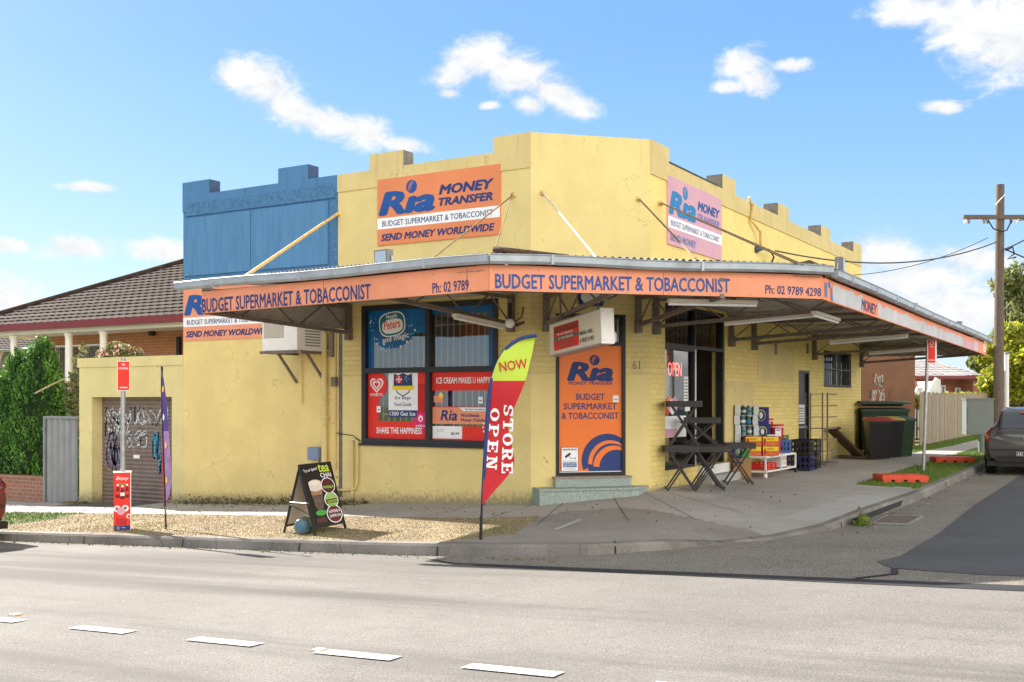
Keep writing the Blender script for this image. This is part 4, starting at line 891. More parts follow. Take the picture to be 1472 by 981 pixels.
# roof sheets and soffit
m_ = MB()
def zedge(p):     # awning roof falls from the wall out to the gutter
    return 0
def corr_sheet(p00, p10, p01, p11, n, nd=3, amp=.016, thick=.0):
    vs = []
    for j in range(nd+1):
        for i in range(n+1):
            u_, v_ = i/n, j/nd; a = Vector(p00).lerp(Vector(p10), u_); b = Vector(p01).lerp(Vector(p11), u_); p = a.lerp(b, v_); vs.append((p.x, p.y, p.z+amp*math.sin(i*math.pi/2)))
    m_.add(vs, [(j*(n+1)+i, j*(n+1)+i+1, (j+1)*(n+1)+i+1, (j+1)*(n+1)+i) for j in range(nd) for i in range(n)], m_corr, True)
zo, zi = 3.545, 3.62
o = lambda p, z: (p.x, p.y, z)
corr_sheet(o(C0-Vector((.0, .06, 0)), zo-.03), o(C1-Vector((0, .06, 0)), zo), (xl, -.01, zi), (-.0, -.01, zi), 280)
nC = GC.n*.08; corr_sheet(o(C1+nC, zo), o(C2+nC, zo+.02), (-.0, -.01, zi), (1.44, 1.42, zi), 190)
corr_sheet(o(C2+Vector((.06, 0, 0)), zo+.02), o(C3+Vector((.06, 0, 0)), zo-.16), (1.44, 1.43, zi), (1.44, 15.8, zi-.1), 560)
m_.build('corrugated_roof', aw)
m_ = MB()
for q4 in (((xl, YA+.05, 3.36), (C1.x, C1.y+.05, 3.40), (0, -.004, 3.42), (xl, -.004, 3.42)), ((C1.x, C1.y+.05, 3.40), (C2.x-.05, C2.y, 3.42), (1.44, 1.435, 3.42), (0, -.004, 3.42)), ((C2.x-.05, C2.y, 3.42), (XB-.05, C3.y, 3.24), (1.44, 15.8, 3.34), (1.44, 1.435, 3.42))):
    m_.add(list(q4), [(3, 2, 1, 0)], m_soffit)
for k_ in range(1, 8): s_ = LGB*k_/8; m_.bar((1.45, 1.435+(15.8-1.435)*k_/8, 3.39-.09*k_/8), (XB-.06, C2.y+s_, 3.38-.17*k_/8), .05, .05, m_soffit)
m_.bar((C2.x-1.5, C2.y+1, 3.37), (C2.x-1.5, C3.y, 3.24), .06, .06, m_soffit)
m_.build('soffit', aw)
m_ = MB(); m_.quad((xl, -.01, 2.96), (xl, YA, ZF0-.07), (xl, YA, 3.4), (xl, -.01, 3.5), m_soffit); m_.build('end_board', aw); m_ = MB(); m_.quad((1.45, 15.82, 2.92), (XB, 15.82, 2.9), (XB, 15.82, 3.3), (1.45, 15.82, 3.45), m_soffit); m_.build('end_board', aw)
# brackets: post on the wall, raking chord, light diagonals
def bracket(fr, s, reach, zlow=2.93, ztip=3.10, batten=None, zd=0):
    q = MB(); n = fr.n; base = fr.pt(s, 0, 0)
    q.bar(fr.pt(s, zlow-.1+zd, .05), fr.pt(s, 3.4+zd*.7, .05), .09, .09, m_brown, up=fr.u); q.bar(fr.pt(s, zlow+zd, .04), fr.pt(s, ztip+zd, reach), .06, .06, m_brown)
    q.bar(fr.pt(s, 3.36+zd, .04), fr.pt(s, 3.32+zd, reach), .05, .05, m_brown)
    m = 5
    for i in range(m):
        t0, t1 = reach*(i/m), reach*((i+1)/m); zl0 = zlow+(ztip-zlow)*t0/reach; zl1 = zlow+(ztip-zlow)*t1/reach; tu = 3.34
        q.bar(fr.pt(s, (zl0 if i % 2 == 0 else tu)+zd, t0+.06), fr.pt(s, (tu if i % 2 == 0 else zl1)+zd, t1), .02, .02, m_brown)
    q.fbox(fr, s-.05, s+.05, zlow-.13+zd, zlow+.08+zd, .0, .12, m_brown)
    return q.build('bracket', aw)
bracket(FA, FA.px(737, 450)[0], 3.35); bracket(FA, -3.7, 3.35, 2.9, 3.03)
bracket(FC, FC.px(784, 450)[0], 3.25); bracket(FC, FC.px(916, 450)[0], 3.25)
sB = [.12, FB.px(1048, 480)[0], FB.px(1081, 485)[0], FB.px(1168, 500)[0], LB-.12]
for i, s_ in enumerate(sB): bracket(FB, s_, 3.1, 2.92, 3.09, zd=-.012*s_)
# tie rods from the wall to the roof edge
def hit_z(px, py, z):
    d = cam_dir(px, py); t = (z-CAM[2])/d.z; return Vector(CAM)+d*t
def tie(fr, x0, y0, x1, y1, r, mat, z=3.54):
    a, b = fr.px(x0, y0); p = fr.pt(a, b, .03); e = hit_z(x1, y1, z); q = MB(); q.tube([p, e], r, mat, 6); q.lathe(fr.pt(a, b, -.01), [(.05, 0), (.05, .02), (.025, .03), (.02, .07)], m_rody, 8, fr.n); q.build('tie_rod', aw)
tie(FA, 487, 308, 340, 406, .028, m_rody, 3.53); tie(FA, 739, 281, 614, 378, .012, m_rust); tie(FA, 738, 281, 709, 366, .008, m_rust)
tie(FC, 780, 278, 862, 376, .016, m_rodw); tie(FC, 918, 287, 1000, 372, .014, m_rust)
tie(FB, 947, 292, 1147, 380, .013, m_rust); tie(FB, 950, 293, 1155, 381, .011, m_rust)
# rusted ridge flashing at the two corners of the roof
q = MB(); m_rb = M('rust_flashing', (.10, .065, .04), .9, var=.5, scale=20)
q.tube([o(C1+Vector((-.15, .35, 0)), 3.58), o(C1+Vector((-.02, .18, 0)), 3.62), o(C1+Vector((.25, .25, 0)), 3.59), o(C1+Vector((.7, .8, 0)), 3.57)], [.01, .05, .035, .01], m_rb); q.build('ridge_flashing', aw); q = MB(); q.tube([o(C2+Vector((-.5, -.1, 0)), 3.57), o(C2+Vector((-.2, .1, 0)), 3.63), o(C2+Vector((-.05, .2, 0)), 3.58)], [.01, .04, .01], m_rb); q.build('ridge_flashing', aw); q = MB()
q.tube([o(C2+Vector((.0, .05, 0)), 3.42), o(C2+Vector((-.02, .25, 0)), 3.46), o(C2+Vector((.02, .42, 0)), 3.44)], [.03, .05, .02], m_rb); q.build('ridge_flashing', aw)
# fluorescent battens hung under the awning: things of their own
def batten(p0, p1, label):
    p0, p1 = Vector(p0), Vector(p1); c = (p0+p1)/2
    t = thing('fluorescent_light', label, 'light fitting', c, 'fluorescent battens under the awning'); q = MB(); q.bar(p0, p1, .09, .05, m_cream); q.build('housing', t)
    q = MB(); q.cyl(p0+Vector((0, 0, -.045)), p1+Vector((0, 0, -.045)), .019, n=8, mat=m_wht); q.build('tube', t)
def chord(fr, s, d, zlow=2.92, ztip=3.09, reach=3.1): return fr.pt(s, zlow+(ztip-zlow)*d/reach-.06, d)
a_ = FA.px(737, 450)[0]; batten(chord(FA, a_+.06, .4), chord(FA, a_+.06, 1.75), 'white fluorescent batten in front of the big sticker covered window')
batten(chord(FB, sB[0]+.09, 1.2)+Vector((0, 0, .03)), chord(FB, sB[0]+.09, 2.75)+Vector((0, 0, .03)), 'white fluorescent batten nearest the open shop doorway')
batten(chord(FB, sB[2]+.5, 1.45)+Vector((0, 0, -.05)), chord(FB, sB[2]+.5, 2.95)+Vector((0, 0, -.05)), 'white fluorescent batten in the middle of the side awning')
batten(chord(FB, sB[3]+.1, 1.3)+Vector((0, 0, -.1)), chord(FB, sB[3]+.1, 2.75)+Vector((0, 0, -.1)), 'white fluorescent batten by the small barred window')
batten(C1.lerp(C2, .55)+Vector((-.28, .28, 3.06)), C1.lerp(C2, .83)+Vector((-.28, .28, 3.07)), 'white fluorescent batten tucked right behind the corner fascia')
batten((XB-.45, C2.y+1.2, 3.02), (XB-.45, C2.y+2.6, 3.0), 'white fluorescent batten along the inside of the torn side fascia')
def globe(px, py, Y, label):
    p = at(px, py, Y); t = thing('globe_lamp', label, 'lamp', p, 'white globe lamps under the awning'); q = MB(); q.ball(p, .075, m_wht); q.build('globe', t); q = MB(); q.cyl(p+Vector((0, 0, .07)), p+Vector((0, 0, .32)), .03, n=8, mat=m_black)
    q.tube([p+Vector((.06, .05, .02)), p+Vector((.14, .12, .1)), p+Vector((.16, .14, .26))], .012, m_rb); q.cyl(p+Vector((.07, .06, -.03)), p+Vector((.17, .15, .02)), .03, .02, 8, m_rb); q.build('bracket', t)
globe(864, 425, 15.0, 'white globe lamp over the hanging light box'); globe(1036, 431.5, 15.6, 'white globe lamp over the open shop doorway')
globe(733, 465, 16.6, 'small round lamp on the bracket beside the big window')
# ================================================================ wall signs
def money_sign(name, fr, x0, x1, y0, y1, bg, ink, logo, band, label, d=.03, faded=False, cut=None, ymid=None):
    a0 = fr.px(x0, (y0+y1)/2)[0]; a1 = fr.px(x1, (y0+y1)/2)[0]; z0 = fr.px((x0+x1)/2, y1)[1]; z1 = fr.px((x0+x1)/2, y0)[1]
    t = thing(name, label, 'sign', fr.pt(a0, z0, 0)); W, H = a1-a0, z1-z0
    q = MB(); q.fbox(fr, a0, a1, z0, z1, .0, d, bg); q.fquad(fr, a0+.004, a1-.004, z0+H*.245, z0+H*.41, d+.002, band); q.build('board', t)
    q = MB(); e = d+.004
    ria(q, fr, a0+W*.03, z0+H*.46, W*.44, H*.46, e, logo, bg)
    q.text('MONEY', fr, a0+W*.525, z0+H*.665, W*.42, H*.135, ink, e, bold=.075, shear=.22); q.text('TRANSFER', fr, a0+W*.52, z0+H*.50, W*.42, H*.11, ink if not faded else m_lav, e, bold=.075, shear=.22)
    q.text('BUDGET SUPERMARKET & TOBACCONIST', fr, a0+W*.045, z0+H*.28, W*.90, H*.085, ink if not faded else m_lav, e+.001, bold=.008)
    q.text('SEND MONEY WORLDWIDE' if not faded else 'SEND MONEY', fr, a0+W*.035, z0+H*.065, W*(.92 if not faded else .46), H*.10, ink if not faded else m_lav, e, bold=.065, shear=.22)
    q.build('lettering', t); return t
money_sign('shop_sign', FA, 544, 720.5, 247.8, 345.6, m_orange, m_navy, m_bluei, m_wht, 'large orange money transfer sign high on the yellow street front')
money_sign('shop_sign', FB, 958, 1035.5, 269.5, 363, m_pink, m_bluei, m_cyan, m_wht, 'sun faded pink money transfer sign on the upper side street wall', faded=True)
money_sign('shop_sign', FA, 264.5, 398, 404, 488, m_orangeF, m_navy, m_bluei, m_wht, 'orange money transfer sign partly hidden behind the left awning end', d=.02)
# light box hung under the awning
p0 = at(791, 466, 16.1); p1 = at(866, 443, 14.5); ax = Vector((p1.x-p0.x, p1.y-p0.y, 0)).normalized(); nn = Vector((-ax.y, ax.x, 0)); 
lb = thing('light_box_sign', 'white hanging light box with a red poster and a tilted metal end cap', 'sign', (p0.x, p0.y, 2.5))
p0 = p0 + Vector((CT, ST, 0))*.08; FLB = FR((p0.x, p0.y, -.05), (ax.x, ax.y, .065), Vector((ax.y, -ax.x, 0)), (-ax.x*.065, -ax.y*.065, 1)); Lb = (Vector((p1.x, p1.y, 0))-Vector((p0.x, p0.y, 0))).length; zt, zb = 2.90, 2.44
def fdir(fr): return fr
q = MB(); q.fbox(FLB, 0, Lb, zb, zt, -.17, 0, m_cream); q.fbox(FLB, Lb+.001, Lb+.02, zb-.015, zt+.015, -.185, .015, m_white); q.fbox(FLB, -.02, -.001, zb-.01, zt+.01, -.18, .01, m_cream)
for dz in (zb+.03, zt-.03):
    for dy in (-.155, -.015): q.cyl(FLB.pt(Lb+.018, dz, dy), FLB.pt(Lb+.024, dz, dy), .009, n=8, mat=m_steel)
q.fbox(FLB, .0, Lb, zt, zt+.02, -.175, .006, m_steel); q.fbox(FLB, .0, Lb, zb-.02, zb, -.175, .006, m_steel); q.build('box', lb)
q = MB(); q.fquad(FLB, .12, Lb*.58, zb+.05, zt-.05, .004, m_red); q.fquad(FLB, .12, Lb*.58, zb+.19, zb+.25, .006, m_brown); q.fquad(FLB, .14, Lb*.56, zt-.15, zt-.06, .006, M('worn_print', lin((150, 60, 45)), var=.6, scale=30)); q.build('poster', lb)
q = MB(); q.text('Fresh Savings', FLB, .25, zb+.255, .55, .045, m_wht, .008, bold=.02); q.text('in Worldwide', FLB, .3, zb+.20, .5, .035, m_wht, .008, bold=.02)
for i in range(3): q.fquad(FLB, .18+.06*i, Lb*.52-.05*i, zb+.15-.035*i, zb+.162-.035*i, .006, m_brown)
q.text('BREAD, MILK,', FLB, Lb*.60, zb+.17, .42, .06, m_black, .004, bold=.01); q.text('& FRUIT & VEG', FLB, Lb*.60, zb+.07, .45, .06, m_black, .004, bold=.01); q.build('lettering', lb)
q = MB(); q.cyl(FLB.pt(.2, zt, -.08), FLB.pt(.2, 3.38, -.08), .015, n=6, mat=m_brown); q.cyl(FLB.pt(Lb-.25, zt, -.08), FLB.pt(Lb-.25, 3.36, -.08), .015, n=6, mat=m_brown); q.build('hanger', lb)
# small white sign above the corner door (only its lower half shows under the fascia)
t = thing('wall_sign', 'small white sign with a rounded blue lower rim above the corner door', 'sign', FC.pt(.9, 3.0)); ca, cz = FC.px(849, 428)[0], FC.px(849, 428)[1]
q = MB(); q.prism(FC, [(ca-.19, cz+.2), (ca-.22, cz-.02), (ca-.19, cz-.14), (ca+.19, cz-.14), (ca+.22, cz-.02), (ca+.19, cz+.2)], .01, .05, m_navy); q.prism(FC, [(ca-.16, cz+.2), (ca-.18, cz-.02), (ca-.13, cz-.09), (ca+.13, cz-.09), (ca+.18, cz-.02), (ca+.16, cz+.2)], .03, .054, m_pale); q.build('board', t)
# ================================================================ fittings on the shop walls
def floodlight(p, rz, label, tilt=.5):
    t = thing('floodlight', label, 'floodlight', p, 'floodlights on the awning roof'); q = MB(); c, s_ = math.cos(rz), math.sin(rz)
    fr = FR(p, (c, s_, 0), None, (s_*math.sin(-tilt)*-1*0, 0, 1)); fr = FR(p, (c, s_, 0))
    q.prism(fr, [(-.13, .06), (.13, .06), (.145, .27), (-.145, .27)], -.08, .03, m_grey); q.build('housing', t)
    q = MB(); q.fquad(fr, -.115, .115, .08, .25, .034, m_alu); q.build('glass_front', t); q = MB(); q.fbox(fr, -.165, -.148, 0, .18, -.05, -.03, m_steel); q.fbox(fr, .148, .165, 0, .18, -.05, -.03, m_steel); q.fbox(fr, -.165, .165, -.02, 0, -.06, -.02, m_steel); q.build('bracket', t)
floodlight(hit_z(543, 386, 3.55)+Vector((0, .1, 0)), -.2, 'grey floodlight on the awning gutter below the orange sign')
floodlight(hit_z(1220, 397, 3.52)+Vector((-.1, 0, 0)), 1.7, 'grey floodlight on the side awning roof near the broken gutter')
p = hit_z(1397, 478, 3.36); floodlight(p+Vector((-.25, 0, 0)), 1.57, 'small grey floodlight at the far end of the side awning')
# air conditioner on a bracket
ac = thing('air_conditioner', 'boxy cream window air conditioner on a steel bracket under the left awning', 'air conditioner', FA.pt(FA.px(400, 480)[0], 2.2, 0))
def acpx(px, py, d): return FA.px(px, py, d)
DA = .80; aL = FA.px(377, 480, DA)[0]; aR = FA.px(427, 480, DA)[0]; azb = FA.px(400, 504, DA)[1]; azt = FA.px(400, 461, DA)[1]
q = MB(); q.fbox(FA, aL, aR, azb, azt, .08, DA, m_pale); q.fbox(FA, aL-.03, aR+.05, azt+.002, azt+.04, .0, DA+.05, m_cream); q.build('housing', ac)
q = MB()
q.fquad(FA, aL+.03, aL+(aR-aL)*.62, azb+(azt-azb)*.42, azt-.03, DA+.002, m_grey)
for i in range(18): x = aL+.04+i*((aR-aL)*.58)/18; q.fbox(FA, x, x+.012, azb+(azt-azb)*.43, azt-.035, DA+.003, DA+.012, m_cream)
q.build('grille', ac); q = MB()
for i in range(9): z = azb+.08+i*.05; q.quad(*[Vector((aR+.002, -dd_, zz_2)) for dd_, zz_2 in ((.2, z), (.6, z), (.6, z+.02), (.2, z+.02))], m_grey)
q.build('side_vent', ac)
q = MB(); q.bar(FA.pt(aL-.06, azb-.03, .78), FA.pt(aR+.1, azb-.03, .78), .05, .05, m_brown)
for x in (aL+.1, aR-.05): q.bar(FA.pt(x, azb-.03, 0), FA.pt(x, azb-.03, .82), .05, .05, m_brown); q.bar(FA.pt(x, azb-.55, .02), FA.pt(x, azb-.04, .5), .04, .04, m_brown)
q.fbox(FA, aR+.12, aR+.2, azb-.1, azt+.1, .0, .1, m_brown); q.build('bracket', ac)
q = MB(); q.tube([FA.pt(aL+.25, azb-.02, .06), FA.pt(aL+.25, azb-.5, .04), FA.pt(aL+.25, azb-.95, .04)], .012, m_rody, 6); q.build('drain_pipe', ac)
# meter box
a0, z0 = FA.px(449, 661); a1, z1 = FA.px(465, 643); t = thing('meter_box', 'small blue grey electrical box on the yellow wall beside the downpipe', 'meter box', FA.pt(a0, z0)); m_mb = P('blue_grey_box', (128, 142, 172))
q = MB(); q.fbox(FA, a0, a1, z0, z1, 0, .13, m_mb); q.build('case', t); q = MB(); q.fbox(FA, a0+.015, a1-.015, z0+.015, z1-.015, .132, .142, m_mb); q.build('lid', t); q = MB(); q.tube([FA.pt(a1-.06, z0, .05), FA.pt(a1-.05, z0-.25, .03), FA.pt(a1-.05, z0-.45, .03)], .016, m_grey); q.build('conduit', t)
# cable anchor on the side wall
a0, z0 = FB.px(1086, 359); t = thing('cable_anchor', 'dark cable anchor with coiled leads on the upper side wall', 'cable anchor', FB.pt(a0, z0))
q = MB(); q.lathe(FB.pt(a0, z0, 0), [(.07, 0), (.08, .03), (.045, .08), (.035, .14)], M('insulator_blue', (.06, .08, .16), .3), 10, FB.n); q.tube([FB.pt(a0, z0, .12), FB.pt(a0+.3, z0+.02, .2), FB.pt(a0+.6, z0-.1, .2), FB.pt(a0+.45, z0-.4, .12), FB.pt(a0+.2, z0-.55, .1)], .018, m_black)
q.tube([FB.pt(a0+.45, z0-.25, .15), FB.pt(a0+.62, z0-.2, .15), FB.pt(a0+.66, z0-.4, .12), FB.pt(a0+.5, z0-.45, .12)], .03, m_black)
q.build('insulator', t); q = MB(); q.tube([FB.pt(a0-.5, z0+1.0, .03), FB.pt(a0-.35, z0+.85, .06), FB.pt(a0-.45, z0+.55, .05), FB.pt(a0-.05, z0+.35, .12), FB.pt(a0+.1, z0+.05, .08)], .03, m_rody); q.build('hook', t)
# ================================================================ garage
gz = .047
gg0 = FA.px(148, 640)[0]; gg1 = FA.px(247, 640)[0]; GL = FA.px(114, 640)[0]
ga = thing('garage', 'low yellow garage with a graffiti covered roller door beside the shop', 'garage', (-9.6, 0, -.4))
gtop = FA.px(190, 513)[1]; glz = FA.px(190, 571)[1]; gcop = FA.px(190, 527)[1]
q = MB(); hg = inside((FA.px(132, 640)[0], gg1, -.9, glz)); gp = FA.px(132, 640)[0]
wall_cells(q, FA, [GL, gp, gg1, LA-.004], [-1.0, glz, gcop], hg, m_yelG, d0=-.34)
q.fbox(FA, GL-.03, LA-.004, gcop+.002, gtop, -.36, .025, m_yelG); q.build('wall', ga)
q = MB(); wall_cells(q, FR((GL, 5.5, 0), (0, -1, 0)), [0, 5.15], [-1, gcop-.1], lambda u, z: False, m_yelG); q.box(GL+.27, LA-.01, .35, 5.5, gcop-.25, gcop-.1, m_conc); q.build('side_wall', ga)
rd = MB(); dep = -.27; zg = -.42; n = 0; z = -.5
FG = FR((0, 0, 0), (1, 0, 0))
m_roll = M('roller_door_paint', lin((132, 116, 108)), .55, .2, var=.18, scale=5)
while z < glz:
    vs = []; k = 6
    for i in range(k+1):
        t = i/k; zz = z+.085*t; dz = dep+.018*math.sin(math.pi*t)**.6 if 0 < t < 1 else dep
        vs += [FG.pt(gp, zz, dz), FG.pt(gg1, zz, dz)]
    rd.add(vs, [(2*i, 2*i+1, 2*i+3, 2*i+2) for i in range(k)], m_roll, True); z += .085
rdo = rd.build('roller_door', ga)
def graffiti(fr, a0, a1, z0, z1, d, mat, seed, strokes=9, w=.034, mb=None, loops=2):
    r = random.Random(seed); q = mb or MB()
    W, H = a1-a0, z1-z0
    for i in range(strokes):
        cx = a0+W*(i+.5)/strokes+r.uniform(-.02, .02); cw = W/strokes*.75; pts = []; ph = r.uniform(0, 6.28); k1 = r.choice([1, 1, 2]); k2 = r.choice([1, 2, 2, 3]); rot = r.uniform(-.4, .4)
        for j in range(26):
            t = j/25*2*math.pi*r.choice([.8]) + ph
            x = math.sin(k1*t+r.uniform(-.05, .05))*cw; z = math.sin(k2*t+ph*.7)*H*.46*(1-.25*math.cos(t))
            pts.append((min(a1-.02, max(a0+.02, cx+x*math.cos(rot)-z*.2*math.sin(rot))), min(z1, max(z0, (z0+z1)/2+z+x*math.sin(rot)))))
        q.ribbon(fr, pts, w, d, mat)
    return q
FGd = FR((0, 0, 0), (1, 0, 0))
def gpx(px, py): return FA.px(px, py, dep)
m_gw = P('white_spray', (225, 228, 235)); m_gb = P('blue_spray', (70, 170, 215)); m_gp = P('lilac_spray', (150, 140, 170))
q = MB(); gd_ = dep+.021
for (x0, x1, y0, y1, mt, sd, st_) in ((153, 190, 586, 612, m_gw, 3, 4), (152, 187, 600, 628, m_gw, 9, 6), (194, 243, 585, 612, m_gw, 4, 6), (183, 213, 620, 644, m_gw, 5, 4), (152, 172, 622, 676, m_gp, 6, 5), (160, 178, 640, 670, m_gp, 12, 4), (220, 232, 620, 660, m_gb, 7, 3), (229, 246, 650, 680, m_gb, 8, 4)):
    A_, Z_ = gpx(x0, (y0+y1)/2)[0], gpx((x0+x1)/2, y1)[1]; B_, Y_ = gpx(x1, (y0+y1)/2)[0], gpx((x0+x1)/2, y0)[1]
    graffiti(FG, A_, min(B_, gg1-.03), Z_, Y_, gd_, mt, sd, st_, .03, q)
q.build('graffiti', rdo)
q = MB(); a_, z_ = gpx(198, 657); q.fbox(FG, a_-.09, a_+.09, z_-.03, z_+.04, dep+.02, dep+.035, m_wht); q.build('handle', rdo)
# broken skirting and rubble along the foot of the wall
q = MB()
for x0, x1 in ((267, 298), (299, 330), (331, 346)):
    a0, a1 = FA.px(x0, 714)[0], FA.px(x1, 714)[0]; zz = WZ(a0); q.fbox(FA, a0, a1, zz-.1, zz+random.uniform(.05, .08), .0, .06, m_concl)
q.build('skirting', shop)
# ================================================================ weeds and leaf litter
def leafset(name, pts, size, mats, parent=None, label=None, jit=.9, aspect=.5, up=0.0, mi=None):
    n = len(pts); pts = np.asarray(pts); d = rng.normal(size=(n, 3)); d[:, 2] += up; d /= np.linalg.norm(d, axis=1)[:, None]
    e = np.cross(d, rng.normal(size=(n, 3))); e /= np.linalg.norm(e, axis=1)[:, None]; s_ = size*(1-jit/2+jit*rng.random(n))[:, None]
    v = np.stack([pts-d*s_, pts+e*s_*aspect-d*s_*.1, pts+d*s_, pts-e*s_*aspect-d*s_*.1], 1).reshape(-1, 3)
    me = bpy.data.meshes.new(name); base = np.array(parent['_o']) if parent is not None else np.zeros(3)
    me.vertices.add(4*n); me.vertices.foreach_set('co', (v-base).astype(np.float32).ravel()); me.loops.add(4*n); me.loops.foreach_set('vertex_index', np.arange(4*n, dtype=np.int32))
    me.polygons.add(n); me.polygons.foreach_set('loop_start', np.arange(0, 4*n, 4, dtype=np.int32)); me.polygons.foreach_set('loop_total', np.full(n, 4, dtype=np.int32))
    for m in mats: me.materials.append(m)
    me.polygons.foreach_set('material_index', (rng.integers(0, len(mats), n) if mi is None else np.asarray(mi)).astype(np.int32)); me.update(); me.validate()
    o_ = bpy.data.objects.new(name, me); scene.collection.objects.link(o_)
    if parent is not None: o_.parent = parent
    if label: o_['label'] = label
    return o_
def leafmat(name, c, tl=.35):
    m, N, L, b = nodes(name); g = N.new('ShaderNodeNewGeometry'); n_ = noise(N, L, g.outputs['Position'], 3.5, 3)
    col = mixc(N, L, ramp(N, L, n_, .35, .65), tuple(x*.75 for x in c), tuple(x*1.25 for x in c)); L.new(col, b.inputs['Base Color']); b.inputs['Roughness'].default_value = .55; b.inputs['Specular IOR Level'].default_value = .3
    t = N.new('ShaderNodeBsdfTranslucent'); L.new(col, t.inputs[0]); mx = N.new('ShaderNodeMixShader'); mx.inputs[0].default_value = tl; L.new(b.outputs[0], mx.inputs[1]); L.new(t.outputs[0], mx.inputs[2]); L.new(mx.outputs[0], N['Material Output'].inputs[0]); return m
wl = [M('dead_leaf', (.16, .12, .06), .9), M('dead_leaf_pale', (.30, .23, .12), .9), leafmat('weed_leaf', (.10, .13, .04))]
pts = []
for i in range(1500):
    x = rng.uniform(-7.9, -3.3); y = -abs(rng.normal(0, .22)); h = abs(rng.normal(0, .05))*(1 if x < -4.6 else .6); pts.append((x, y-.01, WZ(x)+h))
for i in range(260): x = rng.uniform(-4.4, -3.9); pts.append((x, -abs(rng.normal(0, .06))-.02, WZ(x)+abs(rng.normal(0, .16))))
for i in range(150): x = rng.uniform(-11.4, -10.6); pts.append((x, -.1-abs(rng.normal(0, .15)), WZ(x)+.02))
tag(leafset('leaf_litter', pts, .028, wl), 'brown leaf litter and small weeds along the foot of the yellow wall', 'leaf litter', kind='stuff')
# ================================================================ street signs and advertising by the road
def gp(px, py): return Vector(pix_ground(px, py, FZ))
# no stopping pole with sign
p = gp(176, 762); t = thing('street_sign', 'thin grey pole with a red no stopping sign in front of the garage', 'street sign', p); ptop = 2.35
q = MB(); q.cyl(p, (p.x+.02, p.y, ptop), .035, n=12, mat=m_steel); q.build('pole', t)
_v = (p-Vector(CAM)); _v.z = 0; _v.normalize(); Fv = FR(p, (-_v.y*-1, -_v.x, 0))    # vertical plane facing the road corner
q = MB(); q.fbox(Fv, -.075, .105, ptop-p.z-.50, ptop-p.z-.05, .060, .066, m_wht); q.fbox(Fv, -.068, .098, ptop-p.z-.493, ptop-p.z-.057, .0665, .068, m_red); q.build('sign_plate', t)
q = MB(); q.text('NO', Fv, .015, ptop-p.z-.12, .05, .035, m_wht, .070, bold=.03, align='c'); q.text('STOPPING', Fv, .015, ptop-p.z-.18, .13, .035, m_wht, .070, bold=.02, align='c'); q.fquad(Fv, -.04, .07, ptop-p.z-.46, ptop-p.z-.445, .070, m_wht); q.build('lettering', t)
# red advertising sleeve round that pole
t = thing('advertising_box', 'square red advertising box with bottle pictures round the sign pole', 'advertising box', p)
q = MB(); hb = .88; w = .125; q.fbox(Fv, -w, w, .0, hb, -w, w, m_redd); q.fbox(Fv, -w-.006, w+.006, hb, hb+.012, -w-.006, w+.006, m_pale); q.fquad(Fv, w-.012, w-.001, .0, hb, w+.002, m_pale); q.build('box', t)
q = MB(); e = w+.003
q.fquad(Fv, -w+.005, w-.015, .005, hb-.01, e-.002, m_red); q.fquad(Fv, -w+.005, w-.015, .005, .08, e, m_navy); q.disc(Fv, -.06, .045, .026, .026, e+.001, m_grey, 12); q.text('Tap', Fv, -.02, .035, .06, .025, m_wht, e+.001)
q.text('Enjoy', Fv, -.09, hb-.12, .18, .06, m_wht, e+.001, shear=.3, bold=.02)
for i, x in enumerate((-.066, 0, .066)):
    z0 = .50-.02*(i == 1); q.fpoly(Fv, [(x-.03, z0), (x+.03, z0), (x+.032, z0+.10), (x+.012, z0+.17), (x+.012, z0+.2), (x-.012, z0+.2), (x-.012, z0+.17), (x-.032, z0+.10)], e+.001, P('bottle_print_%d' % i, (120, 30, 28))); q.fquad(Fv, x-.031, x+.031, z0+.05, z0+.10, e+.0025, m_red if i != 1 else m_pale); q.fquad(Fv, x-.013, x+.013, z0+.18, z0+.21, e+.0025, m_wht)
q.fpoly(Fv, [(-.05, .735), (0, .715), (.05, .735), (.03, .70), (-.03, .70)], e+.0035, m_green)
for x, z, r, mt in ((-.075, .335, .05, m_pale), (-.075, .335, .025, m_brown), (.04, .34, .05, m_pale), (.04, .345, .025, m_brown), (-.02, .30, .06, m_pink), (.09, .22, .036, m_pale), (.09, .215, .022, m_red)): q.disc(Fv, x, z, r, r, e+.001+.0004*(r < .03)+.001*(mt is m_pink), mt, 14)
q.fquad(Fv, -.09, .06, .09, .19, e+.0005, m_redd); q.build('print', t)
# feather flags
def feather(p, fr, outline, pole, name, label, group, bands, mat_back, wob=.05):
    t = thing(name, label, 'flag', p, group)
    q = MB(); q.tube([fr.pt(a, b, 0) for a, b in pole], [.016]*(len(pole)-2)+[.010, .006], m_black, 8); q.tube([fr.pt(pole[0][0], 0.0), fr.pt(pole[0][0]+.005, .30)], .018, m_black); q.build('pole', t)
    return t
def smooth_poly(pts, n=10):
    out = []
    for i in range(len(pts)-1):
        p0 = pts[max(i-1, 0)]; p1 = pts[i]; p2 = pts[i+1]; p3 = pts[min(i+2, len(pts)-1)]
        for j in range(n):
            t = j/n; out.append(tuple(.5*((2*p1[k])+(-p0[k]+p2[k])*t+(2*p0[k]-5*p1[k]+4*p2[k]-p3[k])*t*t+(-p0[k]+3*p1[k]-3*p2[k]+p3[k])*t**3) for k in (0, 1)))
    return out+[pts[-1]]
p = gp(691, 776); Yd = 1/( (lambda v: 1)(0)) ; dcam = (Vector(p)-Vector(CAM)); Yd = -ST*dcam.x+CT*dcam.y; sc_ = Yd/F
FF = FR(p, (CT, ST, 0)); f2 = lambda px, py: ((px-691)*sc_, (776-py)*sc_)
